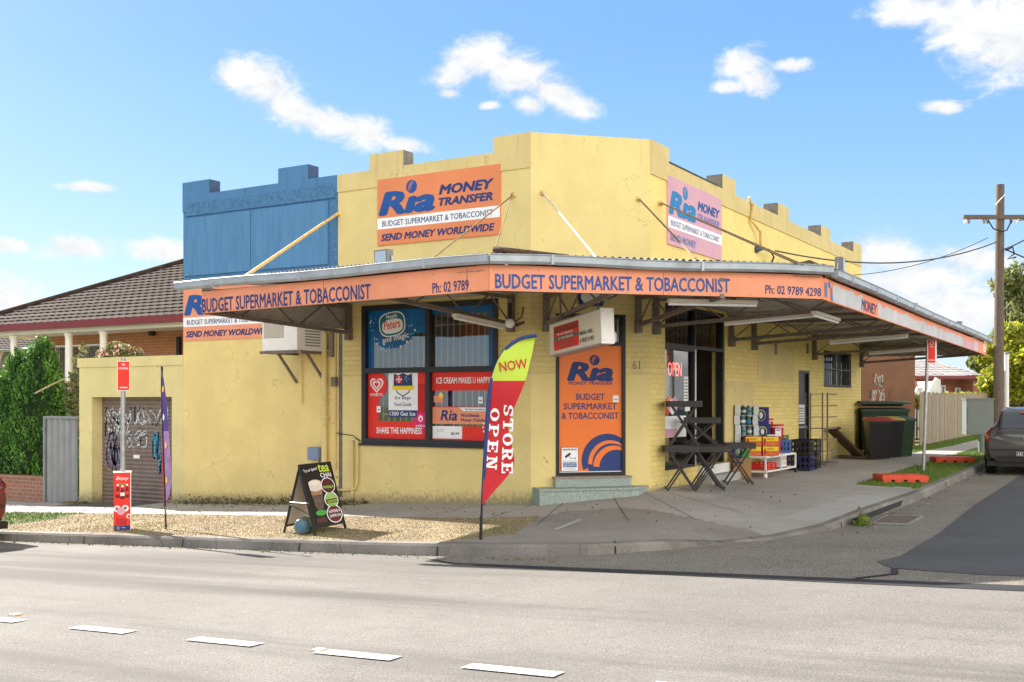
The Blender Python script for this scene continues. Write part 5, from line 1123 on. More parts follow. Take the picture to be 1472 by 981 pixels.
pole = smooth_poly([f2(691, 776), f2(693, 720), f2(697, 640), f2(702, 570), f2(710, 533), f2(724, 505), f2(745, 488), f2(770, 482.5)], 6)
t = thing('feather_flag', 'red and lime feather flag with large white lettering on the verge', 'flag', p)
q = MB(); q.tube([FF.pt(a, b) for a, b in pole], .014, m_black, 8); q.cyl(FF.pt(0, -.05), FF.pt(.005, .28), .019, n=8, mat=m_black); q.build('pole', t)
left = smooth_poly([f2(693.5, 726), f2(697, 640), f2(702, 570), f2(710, 533), f2(724, 505), f2(745, 488), f2(770, 482.5)], 8)
right = smooth_poly([f2(693.5, 726), f2(712, 705), f2(736, 676), f2(739, 655), f2(731, 618), f2(738, 590), f2(754, 551), f2(764, 512), f2(770, 483)], 8)
def resample(pts, n):
    P_ = np.array(pts); s_ = np.r_[0, np.cumsum(np.linalg.norm(np.diff(P_, axis=0), axis=1))]; u_ = np.linspace(0, s_[-1], n); return np.c_[np.interp(u_, s_, P_[:, 0]), np.interp(u_, s_, P_[:, 1])]
def by_height(pts, zs):
    P_ = np.array(pts); return np.interp(zs, P_[:, 1], P_[:, 0])
zs_ = np.linspace(left[0][1]+.0, f2(0, 483)[1], 46); La = by_height(sorted(left, key=lambda v: v[1]), zs_); Ra = by_height(sorted(right, key=lambda v: v[1]), zs_)
def flag_surf(a, b, W): return .035*math.sin(3.2*b+5*a)+.02*math.sin(9*b-7*a)*min(1, W*2)
def flag_pt(u_, j): 
    a = La[j]+(Ra[j]-La[j])*u_; b = zs_[j]; return FF.pt(a, b, .012+flag_surf(a, b, u_))
class Cloth:   # lettering that lies on the rippled cloth
    def __init__(s): s.n = FF.n
    def pt(s, a, b, d=0):
        l_, r_ = float(np.interp(b, zs_, La)), float(np.interp(b, zs_, Ra)); u_ = min(1, max(0, (a-l_)/max(1e-3, r_-l_)))
        return FF.pt(a, b, .012+d+flag_surf(a, b, u_))
q = MB(); nu = 12; vs = [flag_pt(i/nu, j) for j in range(46) for i in range(nu+1)]
zsplit = f2(0, 551)[1]
for j in range(45):
    for i in range(nu): 
        a = La[j]+(Ra[j]-La[j])*(i+.5)/nu
        lime = zs_[j] > zsplit-.0-.06*(a-La[j])*1.2+.02
        q.add([vs[j*(nu+1)+i], vs[j*(nu+1)+i+1], vs[(j+1)*(nu+1)+i+1], vs[(j+1)*(nu+1)+i]], [(0, 1, 2, 3)], m_lime if lime else m_redd, True)
cl = q.build('cloth', t)
hem = MB(); hem.tube([FF.pt(a+.012, b, .012) for a, b in left], .022, m_navy, 8); hem.build('hem', t)
q = MB(); CLT = Cloth(); 
def flag_text(body, px, py, w, h, rot, mat, d=.008, bold=.0, serif=False):
    a, b = f2(px, py); q.text(body, CLT, a, b, w, h, mat, d, bold=bold, rot=rot)
flag_text('NOW', 719, 535, 40*sc_, 14*sc_, 8, m_redd, bold=.02)
def slab(ch, cx, cz, w, h, rot, mat):     # slab-serif capitals from strokes, laid on the cloth
    S_ = .26; cr, sr = math.cos(R_(rot)), math.sin(R_(rot)); th_ = h*.13
    def put(pts): 
        n_ = len(pts); q.add([CLT.pt(cx+(x-.5)*w*cr-(y-.5)*h*sr, cz+(x-.5)*w*sr+(y-.5)*h*cr, .009) for x, y in pts], [tuple(range(n_))], mat)
    R4 = lambda x0, x1, y0, y1: put([(x0, y0), (x1, y0), (x1, y1), (x0, y1)])
    def arc(cx_, cy_, rx, ry, t0, t1, wx, wy):
        n_ = 14; o_ = [(cx_+rx*math.cos(R_(t0+(t1-t0)*i/n_)), cy_+ry*math.sin(R_(t0+(t1-t0)*i/n_))) for i in range(n_+1)]; i_ = [(cx_+(rx-wx)*math.cos(R_(t0+(t1-t0)*i/n_)), cy_+(ry-wy)*math.sin(R_(t0+(t1-t0)*i/n_))) for i in range(n_+1)]
        for k_ in range(n_): put([o_[k_], o_[k_+1], i_[k_+1], i_[k_]])
    b = .13
    if ch == 'O': arc(.5, .5, .5, .5, 0, 360, .28, .12)
    elif ch == 'P' or ch == 'R':
        R4(.14, .40, b, 1-b); R4(0, .54, 0, b); R4(0, .5, 1-b, 1); arc(.5, .72, .45, .28, -90, 90, .26, .11)
        R4(.4, .52, .44, .55)
        if ch == 'R': put([(.45, .48), (.70, .48), (.95, 0.0), (.66, 0)]); R4(.62, 1, 0, b)
    elif ch == 'E': R4(.14, .40, b, 1-b); R4(0, .9, 0, b); R4(0, .9, 1-b, 1); R4(.4, .68, .44, .56); R4(.78, .9, b, .32); R4(.78, .9, .68, 1-b); R4(.60, .70, .36, .64)
    elif ch == 'N': R4(.12, .26, b, 1-b); R4(.74, .88, b, 1-b); put([(.12, 1), (.40, 1), (.88, 0), (.62, 0)]); R4(0, .4, 0, b); R4(0, .3, 1-b, 1); R4(.6, 1, 1-b, 1)
    elif ch == 'T': R4(.37, .63, b, 1-b); R4(.2, .8, 0, b); R4(0, 1, 1-b, 1); R4(0, .13, .68, 1-b); R4(.87, 1, .68, 1-b)
    elif ch == 'S': arc(.5, .73, .42, .27, 20, 270, .26, .11); arc(.5, .27, .42, .27, -160, 90, .26, .11); R4(.80, .92, .66, .98); R4(.08, .2, .02, .34)
def word(wd, x0, y0, x1, y1, wpx, hpx):
    n_ = len(wd)
    for i, ch in enumerate(wd):
        f_ = (i+.5)/n_; a, b = f2(x0+(x1-x0)*f_, y0+(y1-y0)*f_); ang = math.degrees(math.atan2(-(y1-y0), x1-x0)); slab(ch, a, b, wpx*sc_, hpx*sc_*(.9+.2*f_), ang, m_wht)
word('STORE', 731, 580, 729, 684, 18, 15); word('OPEN', 712, 585, 706, 677, 19, 14.5)
q.build('lettering', t)
# purple flag seen edge on
p = gp(238.5, 761); t = thing('feather_flag', 'narrow purple and red feather flag seen nearly edge on before the garage', 'flag', p); dcam = p-Vector(CAM); Yd = -ST*dcam.x+CT*dcam.y; s2 = Yd/F
FF2 = FR(p, (CT, ST, 0)); g2 = lambda px, py: ((px-238.5)*s2, (761-py)*s2)
FF = FF2
q = MB(); q.tube([FF2.pt(*g2(x, y)) for x, y in ((238.5, 764), (238, 740), (236.5, 690), (234.5, 640), (233, 590), (232.5, 550), (233, 527))], .014, m_black, 8); q.build('pole', t)
m_purp = P('purple_cloth', (98, 72, 150), rough=.7, var=.2, scale=3); m_lil = P('lilac_cloth', (176, 140, 190), rough=.7, var=.25, scale=4); m_maro = P('scarlet_cloth', (222, 70, 50), rough=.7)
q = MB(); prof = [(233, 527, 234, 233), (236, 545, 232, 232), (239, 575, 232, 231.5), (242, 620, 234, 231.5), (244.5, 660, 236, 232), (246, 690, 237, 233), (243.5, 712, 238, 234), (240, 724, 238.5, 235), (238, 740, 238.5, 236)]
for i in range(len(prof)-1):
    (ra, ya, ma, la), (rb_, yb, mb_, lb_) = [(r_+(r_-m_)*.3, y_, m_, l_-(m_-l_)*.35) for r_, y_, m_, l_ in (prof[i], prof[i+1])]
    A1_ = FF2.pt(*g2(ra, ya), .06); A0_ = FF2.pt(*g2(ma, ya), .0); B0_ = FF2.pt(*g2(mb_, yb), .0); B1_ = FF2.pt(*g2(rb_, yb), .06)
    q.quad(B0_, B1_, A1_, A0_, m_purp if i < 3 else m_lil)
    if i > 2: q.quad(FF2.pt(*g2(lb_, yb), -.06), FF2.pt(*g2(mb_, yb), -.012), FF2.pt(*g2(ma, ya), -.012), FF2.pt(*g2(la, ya), -.06), m_maro)
q.build('cloth', t)
q = MB(); 
for (x, y, mt) in ((237, 560, m_yell), (238, 600, m_wht), (241, 640, m_yell), (242, 690, m_yell)): a, b = g2(x, y); q.disc(FR(FF2.pt(0, 0, .062), (CT, ST, 0)), a-.01, b, .012, .05, .0, mt, 8)
q.build('print', t)
# A-frame board
def camxy(px, py): g_ = gp(px, py); return g_
FLp, FRp, RLp = camxy(454, 771), camxy(499, 760), camxy(407, 766); RRp = RLp + (FRp-FLp)
topL = (FLp+RLp)/2; topR = (FRp+RRp)/2
hgt = .93; topL = Vector((topL.x, topL.y, FLp.z+hgt)); topR = Vector((topR.x, topR.y, FLp.z+hgt))
t = thing('a_frame_sign', 'black A-frame pavement board advertising tea on the dry grass', 'sandwich board', (FLp+RRp)/2)
uF = (FRp-FLp); uF.z = 0; wF = topL-FLp; FAF = FR(FLp, uF, None, wF); LF, HF = uF.length, wF.length
q = MB()
for a, b in ((0, .025), (LF-.025, LF)): q.fbox(FAF, a, b, -.0, HF, -.03, .0, m_black)
q.fbox(FAF, .025, LF-.025, .10, .13, -.03, 0, m_black); q.fbox(FAF, .025, LF-.025, HF-.03, HF, -.03, 0, m_black); q.fbox(FAF, .02, LF-.02, .12, HF-.02, -.022, -.006, M('menu_black', (.012, .011, .012), .35, var=0)); q.build('front_panel', t)
wR = topL-RLp; FRR = FR(RLp, uF, None, wR)
q = MB()
for a, b in ((0, .025), (LF-.025, LF)): q.fbox(FRR, a, b, 0, HF, -.005, .02, m_black)
q.fbox(FRR, .025, LF-.025, .10, .13, -.005, .02, m_black); q.fbox(FRR, .02, LF-.02, .12, HF-.02, 0, .012, m_cream); q.build('rear_panel', t)
q = MB(); q.tube([FLp.lerp(topL, .45), RLp.lerp(topL, .45)], .008, m_steel, 6); q.tube([FLp.lerp(topL, .28), RLp.lerp(topL, .42)], .006, m_black, 6); q.build('stay', t)
q = MB(); e = .002; X = lambda f: LF*f; Z = lambda f: .13+(HF-.16)*f
q.text('Try our Special', FAF, X(.08), Z(.875), LF*.42, .055, m_wht, e, bold=.01, rot=4); q.text('tea', FAF, X(.54), Z(.87), LF*.34, .11, m_lime, e, bold=.04); q.text('CHAI', FAF, X(.56), Z(.775), LF*.34, .065, m_wht, e, bold=.02)
m_tea = P('tea_print', (165, 120, 92), var=.3, scale=30); m_foam = P('foam_print', (215, 205, 195), var=.15, scale=40); m_cup = P('glass_print', (95, 82, 74), var=.4, scale=25)
q.fpoly(FAF, [(X(.13), Z(.66)), (X(.52), Z(.66)), (X(.46), Z(.30)), (X(.38), Z(.24)), (X(.25), Z(.24)), (X(.19), Z(.30))], e, m_cup); q.fpoly(FAF, [(X(.13), Z(.70)), (X(.52), Z(.70)), (X(.49), Z(.50)), (X(.16), Z(.50))], e+.0007, m_tea); q.fpoly(FAF, [(X(.13), Z(.70)), (X(.52), Z(.70)), (X(.50), Z(.58)), (X(.32), Z(.555)), (X(.15), Z(.58))], e+.0014, m_foam); q.disc(FAF, X(.325), Z(.70), LF*.197, HF*.045, e+.0021, m_foam, 20); q.disc(FAF, X(.325), Z(.70), LF*.165, HF*.033, e+.0028, m_cream, 20)
q.disc(FAF, X(.32), Z(.20), LF*.17, HF*.04, e, m_green, 16)
for i in range(14): q.fquad(FAF, X(.14+.022*i), X(.152+.022*i), Z(.02+.02*(i % 3)), Z(.10+.015*(i % 4)), e, P('herb_print_%d' % (i % 3), [(110, 70, 80), (140, 100, 90), (90, 60, 70)][i % 3]))
for cz_, txt, bgc, tc_ in ((.63, 'MASALA', (86, 30, 38), m_lime), (.385, 'CARDAMOM', (150, 185, 110), m_lime), (.145, 'ALMOND &', (110, 36, 40), m_wht)):
    r_ = LF*.22 if cz_ > .2 else LF*.25; rb_ = .118 if cz_ > .2 else .13; cx_ = X(.72); q.disc(FAF, cx_, Z(cz_), r_, rb_, e+.003, m_wht, 24); q.disc(FAF, cx_, Z(cz_), r_*.90, rb_*.90, e+.0037, P('round_print_%s' % txt[:3], bgc, var=.4, scale=40), 24)
    q.fquad(FAF, cx_-r_*.82, cx_+r_*.82, Z(cz_)-.05, Z(cz_)+.012, e+.0044, m_black); q.text(txt, FAF, cx_, Z(cz_)-.042 if txt[0] != 'A' else Z(cz_)+.02, r_*1.45, .042, tc_, e+.005, bold=.02, align='c')
    if txt[0] == 'A': q.text('SAFFRON', FAF, cx_, Z(cz_)-.045, r_*1.4, .042, tc_, e+.005, bold=.02, align='c')
q.build('print', t)
# clear blue water bottle lying against the board
p = gp(437, 767); p.z += .11; t = thing('water_bottle', 'translucent teal round water bottle at the foot of the A-frame board', 'bottle', p); m_jug = M('blue_clear_plastic', (.17, .30, .31), .15, var=.3, scale=14, trans=.35)
axj = Vector((-.45, .8, .02)).normalized(); q = MB(); q.lathe(p-axj*.16, [(.03, -.01), (.085, 0), (.108, .03), (.112, .12), (.104, .14), (.112, .16), (.112, .25), (.09, .30), (.04, .35), (.035, .40)], m_jug, 20, axj); q.build('body', t); q = MB(); q.lathe(p-axj*.172, [(.001, 0), (.06, .001), (.07, .006)], M('bottle_base_blue', (.07, .17, .27), .3), 16, axj); q.lathe(p+axj*.24, [(.04, 0), (.04, .04)], m_teal, 12, axj); q.build('cap', t)
m_amber = P('amber_reflector', (205, 140, 50))
# cat's eye road markers
p = None
for px, py, lab in ((22, 885, 'small amber road marker beside the leftmost lane dash'), (459, 936, 'small amber and white road marker beside the middle lane dash')):
    g_ = Vector(pix_ground(px, py)); t = thing('road_marker', lab, 'road marker', g_, 'raised markers on the lane line'); q = MB(); q.prism(FR(g_, (1, 0, 0)), [(-.05, 0), (.05, 0), (.035, .014), (-.035, .014)], -.035, .035, m_cream); q.build('body', t); q = MB(); q.quad(g_+Vector((.052, -.03, .002)), g_+Vector((.052, .03, .002)), g_+Vector((.039, .03, .0135)), g_+Vector((.039, -.03, .0135)), m_amber); q.build('reflector', t)
# ================================================================ things on the side footpath
TB = []
def tray_table(name='folding_table', h=.75):
    t = thing(name, 'x', 'folding table', (0, 0, 0)); m_tab = M('black_table', (.032, .028, .027), .5, var=.2)
    q = MB(); W_, D_ = .29, .21; r = .03
    pr_ = []
    for cx_, cy_, a0_ in ((W_-r, D_-r, 0), (-W_+r, D_-r, 90), (-W_+r, -D_+r, 180), (W_-r, -D_+r, 270)):
        pr_ += [(cx_+r*math.cos(R_(a0_+30*i)), cy_+r*math.sin(R_(a0_+30*i))) for i in range(4)]
    q.prism(FR((0, 0, 0), (1, 0, 0), (0, 0, 1), (0, 1, 0)), pr_, h-.10, h, m_tab); q.build('top', t)
    for s_ in (-1, 1):
        for k in (-1, 1):
            q = MB(); q.bar((k*.24, s_*.17+(.015*k), 0.0), (-k*.2, s_*.17+(.015*k), h-.085), .028, .022, m_tab, up=(0, 1, 0)); q.build('leg', t)
    q = MB()
    for k in (-1, 1): q.bar((k*.24, -.17, .05), (k*.24, .17, .05), .022, .022, m_tab); q.bar((k*.05*1, -.17, h*.52), (k*.05, .17, h*.52), .02, .02, m_tab)
    q.build('stretcher', t); return t
tb = tray_table(); gr = 'black folding tables outside the shop'
def put(o, x, y, dz=0, rz=0, lab=None): o.location = (x, y, FZ(x, y)+dz); o.rotation_euler = (0, 0, rz); o['label'] = lab; o['group'] = gr
put(tb, 2.08, 2.42, 0, .45, 'black folding table standing in front, nearest the road')
o_ = dup(tb, (0, 0, 0)); put(o_, 1.74, 1.98, 0, .5, 'black folding table standing against the yellow corner wall')
o_ = dup(tb, (0, 0, 0)); put(o_, 2.06, 3.9, 0, .55, 'black folding table standing beside the yellow and red cartons')
o_ = dup(tb, (0, 0, 0)); put(o_, 1.80, 1.98, .752, .45, 'tall black folding table stacked on top of two others')
t5 = tray_table(h=.46); put(t5, 1.80, 2.80, .752, .55, 'low black folding table stacked behind, by the shop doorway')
# rest for the low one: it stands on another table
o_ = dup(tb, (0, 0, 0)); put(o_, 1.84, 2.85, 0, .5, 'black folding table half hidden behind the front one, under the low table')
# trolley
tz = .21; tx0, tx1, ty0, ty1 = 1.50, 2.12, 5.30, 7.25; t = thing('stock_trolley', 'white tube stock trolley on castors loaded with cartons and packs', 'trolley', (1.8, 6.3, tz))
q = MB(); zt_ = .62
for z in (.33, zt_-.015):
    for a, b in (((tx0, ty0), (tx1, ty0)), ((tx1, ty0), (tx1, ty1)), ((tx1, ty1), (tx0, ty1)), ((tx0, ty1), (tx0, ty0))): q.bar((*a, z), (*b, z), .03, .03, m_white)
for a in ((tx0, ty0), (tx1, ty0), (tx1, ty1), (tx0, ty1), (tx1, (ty0+ty1)/2), (tx0, (ty0+ty1)/2)): q.bar((*a, .31), (*a, zt_), .03, .03, m_white)
q.build('frame', t)
q = MB(); q.box(tx0+.02, tx1-.02, ty0+.02, ty1-.02, zt_-.004, zt_+.008, m_white); q.build('deck', t)
for x, y, mt in ((tx0, ty0, m_pale), (tx1, ty0, m_pale), (tx1, ty1, m_black), (tx0, ty1, m_black)):
    q = MB(); q.cyl((x-.02, y, tz+.045), (x+.02, y, tz+.045), .045, n=14, mat=mt); q.bar((x, y, tz+.05), (x, y+.01, .32), .03, .03, m_steel); q.build('castor', t)
def carton(x, y, z, w, d, h, rz, mats, name, label, cat, group=None, deco=None):
    t = thing(name, label, cat, (x, y, z), group); c, s_ = math.cos(rz), math.sin(rz); fr = FR((x, y, z), (c, s_, 0)); q = MB()
    q.fbox(fr, -w/2, w/2, 0, h, -d/2, d/2, mats[0]); q.build('box', t)
    if deco: q = MB(); deco(q, fr, w, d, h); q.build('print', t); 
    return t
def fside(fr, w, d): return FR(fr.pt(w/2, 0, 0), -fr.n)      # right hand side face
m_crush = M('fruit_print', lin((190, 60, 40)), .5, var=.6, scale=25, var2=lin((235, 140, 60)))
def drink(q, fr, w, d, h):
    for f_, W_, off in ((fr, w, d/2), (fside(fr, w, d), d, 0)):
        o0 = -W_/2; q.fquad(f_, o0+.005, o0+W_-.005, h*.52, h-.006, off+.002, m_yell); q.fquad(f_, o0+.005, o0+W_-.005, .006, h*.50, off+.002, m_crush); q.fquad(f_, o0+.02, o0+W_*.4, h*.62, h*.86, off+.004, m_red if f_ is not fr else m_yell); q.text('FRUIT', f_, o0+W_*.3, h*.64, W_*.4, h*.18, m_redd, off+.004, bold=.02); q.fquad(f_, o0+W_*.06, o0+W_*.2, .03, h*.8, off+.004, m_redd)
mcard = P('red_carton', (186, 60, 45)); k = zt_+.01
for i, (x, y, z, lab) in enumerate(((1.78, 5.50, k, 'yellow and red drink carton, lower one of the left pair on the trolley'), (1.785, 5.50, k+.188, 'yellow and red drink carton, upper one of the left pair on the trolley'), (2.07, 5.66, k, 'yellow and red drink carton, lower one of the right pair on the trolley'), (2.06, 5.67, k+.188, 'yellow and red drink carton, upper one of the right pair on the trolley'))):
    carton(x, y, z, .31, .30, .185, .5+.02*i, [mcard], 'drink_carton', lab, 'carton', 'yellow and red drink cartons', drink)
m_film = M('shrink_wrap', (.55, .60, .60), .25, var=.5, scale=22, var2=(.75, .78, .78)); m_wat = M('dark_water_label', (.05, .13, .13), .35, var=.7, scale=14, var2=(.25, .42, .48))
m_bot = [M('bottle_water_%d' % i, c, .2, var=.3, scale=20) for i, c in enumerate([(.10, .22, .22), (.05, .12, .12), (.20, .34, .36)])]
def water_pack(x, y, z, rz, label, k_):
    t = thing('water_pack', label, 'water pack', (x, y, z), 'stacked packs of bottled water'); fr = FR((x, y, z), (math.cos(rz), math.sin(rz), 0)); q = MB()
    for i in range(4):
        for j in range(3):
            a, d = -.165+.11*i, -.10+.10*j; c_ = fr.pt(a, 0, d); q.lathe(c_, [(.048, .002), (.052, .012), (.052, .06), (.047, .07), (.052, .08), (.05, .125), (.03, .16), (.016, .17)], m_bot[(i+j+k_) % 3], 10); q.lathe(c_+Vector((0, 0, .05)), [(.0535, 0), (.0535, .045)], (m_film, m_cyan, m_teal, m_wht)[(i*2+j+k_) % 4], 10); q.lathe(c_+Vector((0, 0, .165)), [(.018, 0), (.018, .022)], m_wht, 8)
    q.build('bottles', t); q = MB(); q.fbox(fr, -.225, .225, .189, .194, -.155, .155, m_film)
    for a0_, a1_ in ((-.228, -.12), (.13, .228)): q.fbox(fr, a0_, a1_, .004, .188, .1545, .1585, m_film)
    q.fbox(fr, -.228, -.224, .004, .188, -.155, .155, m_film); q.fbox(fr, .224, .228, .004, .188, -.06, .05, m_film); q.build('wrap', t)
names_ = ['lowest', 'second', 'third', 'fourth', 'topmost']
for i in range(5):
    water_pack(1.62+random.uniform(-.02, .02), 5.62+random.uniform(-.02, .02), k+.197*i, .48+random.uniform(-.08, .08), '%s shrink wrapped pack in the tall stack by the doorway' % names_[i].capitalize(), i)
m_purple = P('purple_pack', (58, 50, 130)); m_bpack = P('blue_pack', (40, 60, 120))
def nappy(q, fr, w, d, h):
    for f_, W_, off in ((fr, w, d/2), (fside(fr, w, d), d, 0)): q.disc(f_, 0, h*.5, W_*.3, h*.35, off+.002, m_lime, 14); q.disc(f_, .005, h*.48, W_*.25, h*.3, off+.0035, m_bpack, 14); q.disc(f_, .0, h*.5, W_*.12, h*.2, off+.005, m_pale, 10)
bb = P('brown_carton', (170, 130, 85))
carton(1.78, 6.08, k, .36, .3, .30, .3, [bb], 'cardboard_box', 'plain brown cardboard box under the blue packs on the trolley', 'box')
carton(1.80, 6.08, k+.305, .30, .22, .30, .35, [m_bpack], 'nappy_pack', 'dark blue plastic pack on the brown box on the trolley', 'pack', 'plastic nappy packs', nappy)
carton(1.77, 6.10, k+.61, .30, .22, .33, .3, [m_purple], 'nappy_pack', 'purple plastic pack on top of the dark blue one', 'pack', 'plastic nappy packs', nappy)
carton(1.80, 6.50, k, .4, .36, .30, .1, [mcard], 'cardboard_box', 'red printed cardboard box under the lidded tubs on the trolley', 'box')
def tub(x, y, z, label):
    t = thing('laundry_tub', label, 'tub', (x, y, z), 'red and white lidded tubs'); q = MB(); q.lathe((x, y, z), [(.10, 0), (.125, .01), (.145, .24), (.15, .25)], m_redd, 20); q.build('bucket', t); q = MB(); q.lathe((x, y, z+.25), [(.155, 0), (.158, .02), (.15, .035), (.12, .03)], m_red, 20); q.build('lid', t)
    fr = FR((x, y, z), (CT, ST, 0)); q = MB(); q.fquad(fr, -.06, .06, .05, .2, .147, m_wht); q.fquad(fr, -.04, .04, .16, .18, .149, m_navy); q.build('sticker', t)
    q = MB(); q.lathe((x, y, z+.225), [(.146, 0), (.152, .005), (.152, .015), (.146, .02)], m_wht, 20); q.build('rim', t)
tub(1.98, 6.42, k+.305, 'red lidded tub with a white sticker on the trolley'); tub(1.70, 6.62, k+.42, 'red lidded tub behind the stickered one on the trolley')
carton(1.70, 6.62, k+.302, .2, .2, .115, .1, [m_wht], 'small_box', 'small white box propping up the rear red tub', 'box')
carton(1.70, 5.12, .215, .34, .30, .38, .45, [bb], 'cardboard_box', 'brown cardboard box on the ground in front of the water packs', 'box')
carton(1.62, 5.14, .60, .20, .14, .20, .6, [m_bpack], 'detergent_bag', 'small blue bag standing on the brown box beside the water packs', 'bag', None, nappy)
carton(1.80, 5.08, .60, .13, .12, .16, .3, [m_green], 'green_packet', 'small green packet standing on the brown box beside the water packs', 'packet')
carton(1.98, 6.06, k, .24, .26, .22, .2, [m_cyan], 'detergent_box', 'cyan box on the trolley in front of the blue packs', 'box', None, lambda q, fr, w, d, h: (q.fquad(fr, -w*.35, w*.35, h*.2, h*.7, d/2+.002, m_wht), q.fquad(fside(fr, w, d), -d*.35, d*.35, h*.2, h*.7, .002, m_wht)))
carton(2.0, 6.08, k+.225, .2, .2, .17, .35, [m_wht], 'tissue_pack', 'white pack on the cyan box on the trolley', 'pack', None, lambda q, fr, w, d, h: (q.fquad(fr, -w*.35, w*.35, h*.3, h*.7, d/2+.002, m_mag), q.fquad(fside(fr, w, d), -d*.3, d*.3, h*.3, h*.8, .002, m_bluei)))
# blue crate with green bottles, white carton
def crate(x, y, z, w, d, h, rz, mat, label, group, name='plastic_crate'):
    t = thing(name, label, 'crate', (x, y, z), group); fr = FR((x, y, z), (math.cos(rz), math.sin(rz), 0)); q = MB(); th_ = .012
    for f_, W_, D_ in ((fr, w, d), (FR((x, y, z), (-math.sin(rz), math.cos(rz), 0)), d, w)):
        for sd in (1, -1):
            o0 = D_/2*sd; i0 = o0-th_*sd
            lo_, hi_ = min(o0, i0), max(o0, i0)
            q.fbox(f_, -W_/2+.0, W_/2, h*.84, h, lo_, hi_, mat); q.fbox(f_, -W_/2, W_/2, 0.0, h*.18, lo_, hi_, mat); q.fbox(f_, -W_/2, W_/2, h*.45, h*.55, lo_+.002, hi_-.002, mat)
            n_ = 6
            for i in range(n_): a = -W_/2+(W_-.03)*i/(n_-1); q.fbox(f_, a, a+.03, h*.18, h*.84, lo_+.001, hi_-.001, mat)
    q.fbox(fr, -w/2+.004, w/2-.004, .004, .016, -d/2+.004, d/2-.004, mat); q.build('body', t)
    q = MB(); q.fbox(fr, -w*.14, w*.14, h*.62, h*.82, d/2-.001, d/2+.008, mat); q.build('handle', t); return t
m_crb = P('blue_crate_plastic', (78, 112, 182)); m_crk = P('black_crate_plastic', (34, 35, 38)); m_crn = P('navy_crate_plastic', (36, 34, 78))
crate(1.92, 6.98, k, .36, .34, .26, .25, m_crb, 'light blue plastic crate of green bottles on the trolley end', None)
m_gb2 = M('green_bottle_glass', (.02, .10, .05), .15, var=.2); 
for i in range(9):
    x, y = 1.82+.1*(i % 3)+random.uniform(-.01, .01), 6.88+.1*(i//3); t = thing('green_bottle', 'dark green bottle standing in the light blue crate', 'bottle', (x, y, k+.02), 'green bottles in the blue crate'); q = MB(); q.lathe((x, y, k+.02), [(.035, 0), (.038, .01), (.038, .2), (.015, .27), (.014, .32)], m_gb2, 10); q.build('glass', t); q = MB(); q.lathe((x, y, k+.34), [(.015, 0), (.015, .02)], m_black, 8); q.build('cap', t)
crate(1.78, 6.9, .345, .40, .45, .22, .05, m_pale, 'white plastic crate on the lower shelf of the trolley', None)
crate(1.8, 5.95, .345, .46, .7, .12, .02, m_red, 'shallow red plastic crate on the lower shelf of the trolley', None)
gr_c = 'black crates beside the trolley'; zc = .215
for x, y, z, mt, lab in ((1.98, 8.12, zc, m_crn, 'dark navy crate on the ground, nearer the trolley'), (1.97, 8.13, zc+.325, m_crk, 'black crate stacked on the dark navy crate'), (1.95, 8.72, zc, m_crk, 'black crate on the ground, nearer the wire rack'), (1.96, 8.70, zc+.325, m_crk, 'black crate stacked on another black one near the wire rack')): crate(x, y, z, .5, .52, .315, .08, mt, lab, gr_c)
# wire display rack
rk = thing('wire_rack', 'tall dark wire display rack standing against the side wall', 'rack', (1.8, 10.4, .22)); y0, y1 = FB.px(1176, 600)[0]+1.435, 0; y0 = 9.95; y1 = 11.0
xa, xb = 1.56, 1.95
q = MB()
for y in (y0, y0+.42): q.bar((xb, y, .22), (xb, y, 1.88), .03, .03, m_brown)
for y in (y0, y0+.42): q.bar((xa, y, .22), (xa, y, 1.88), .02, .02, m_brown)
q.build('upright', rk)
for i in range(6):
    z = .52+.265*i; q = MB(); q.bar((xb, y0, z), (xb, y0+.42, z), .012, .012, m_brown); q.bar((xa, y0, z), (xb, y0, z), .01, .01, m_brown); q.bar((xa, y0+.42, z), (xb, y0+.42, z), .01, .01, m_brown); q.bar((xb, y0+.42, z), (xb+.05, y1, z), .022, .03, m_brown)
    for j in range(4): q.bar((xa+.1*j, y0, z), (xa+.1*j, y1-.1, z), .007, .007, m_brown)
    q.build('shelf', rk)
q = MB(); q.box(xa-.02, xb+.1, y0-.05, y1+.05, .22, .25, m_brown)
for j in range(9): y = y0+j*(y1-y0)/8; q.bar((xb+.08, y, .25), (xb+.08, y, .46), .007, .007, m_brown)
for z in (.32, .39, .46): q.bar((xb+.08, y0, z), (xb+.08, y1, z), .007, .007, m_brown)
q.build('base_basket', rk)
# leaning brown plank on its foot board
t = thing('leaning_ramp', 'brown rusty plank ramp leaning against the far end of the side wall', 'ramp', (2.0, 13.2, .23)); q = MB(); m_ramp = M('brown_timber', (.075, .045, .03), .8, var=.4, scale=10)
q.bar((1.62, 12.05, .98), (2.05, 12.95, .30), .34, .05, m_ramp); q.build('plank', t); q = MB(); q.bar((1.55, 12.0, 1.0), (1.80, 12.1, 1.02), .3, .05, m_ramp); q.build('cap_board', t); q = MB(); q.box(1.55, 2.35, 12.85, 13.25, .235, .30, m_ramp); q.build('foot_board', t)
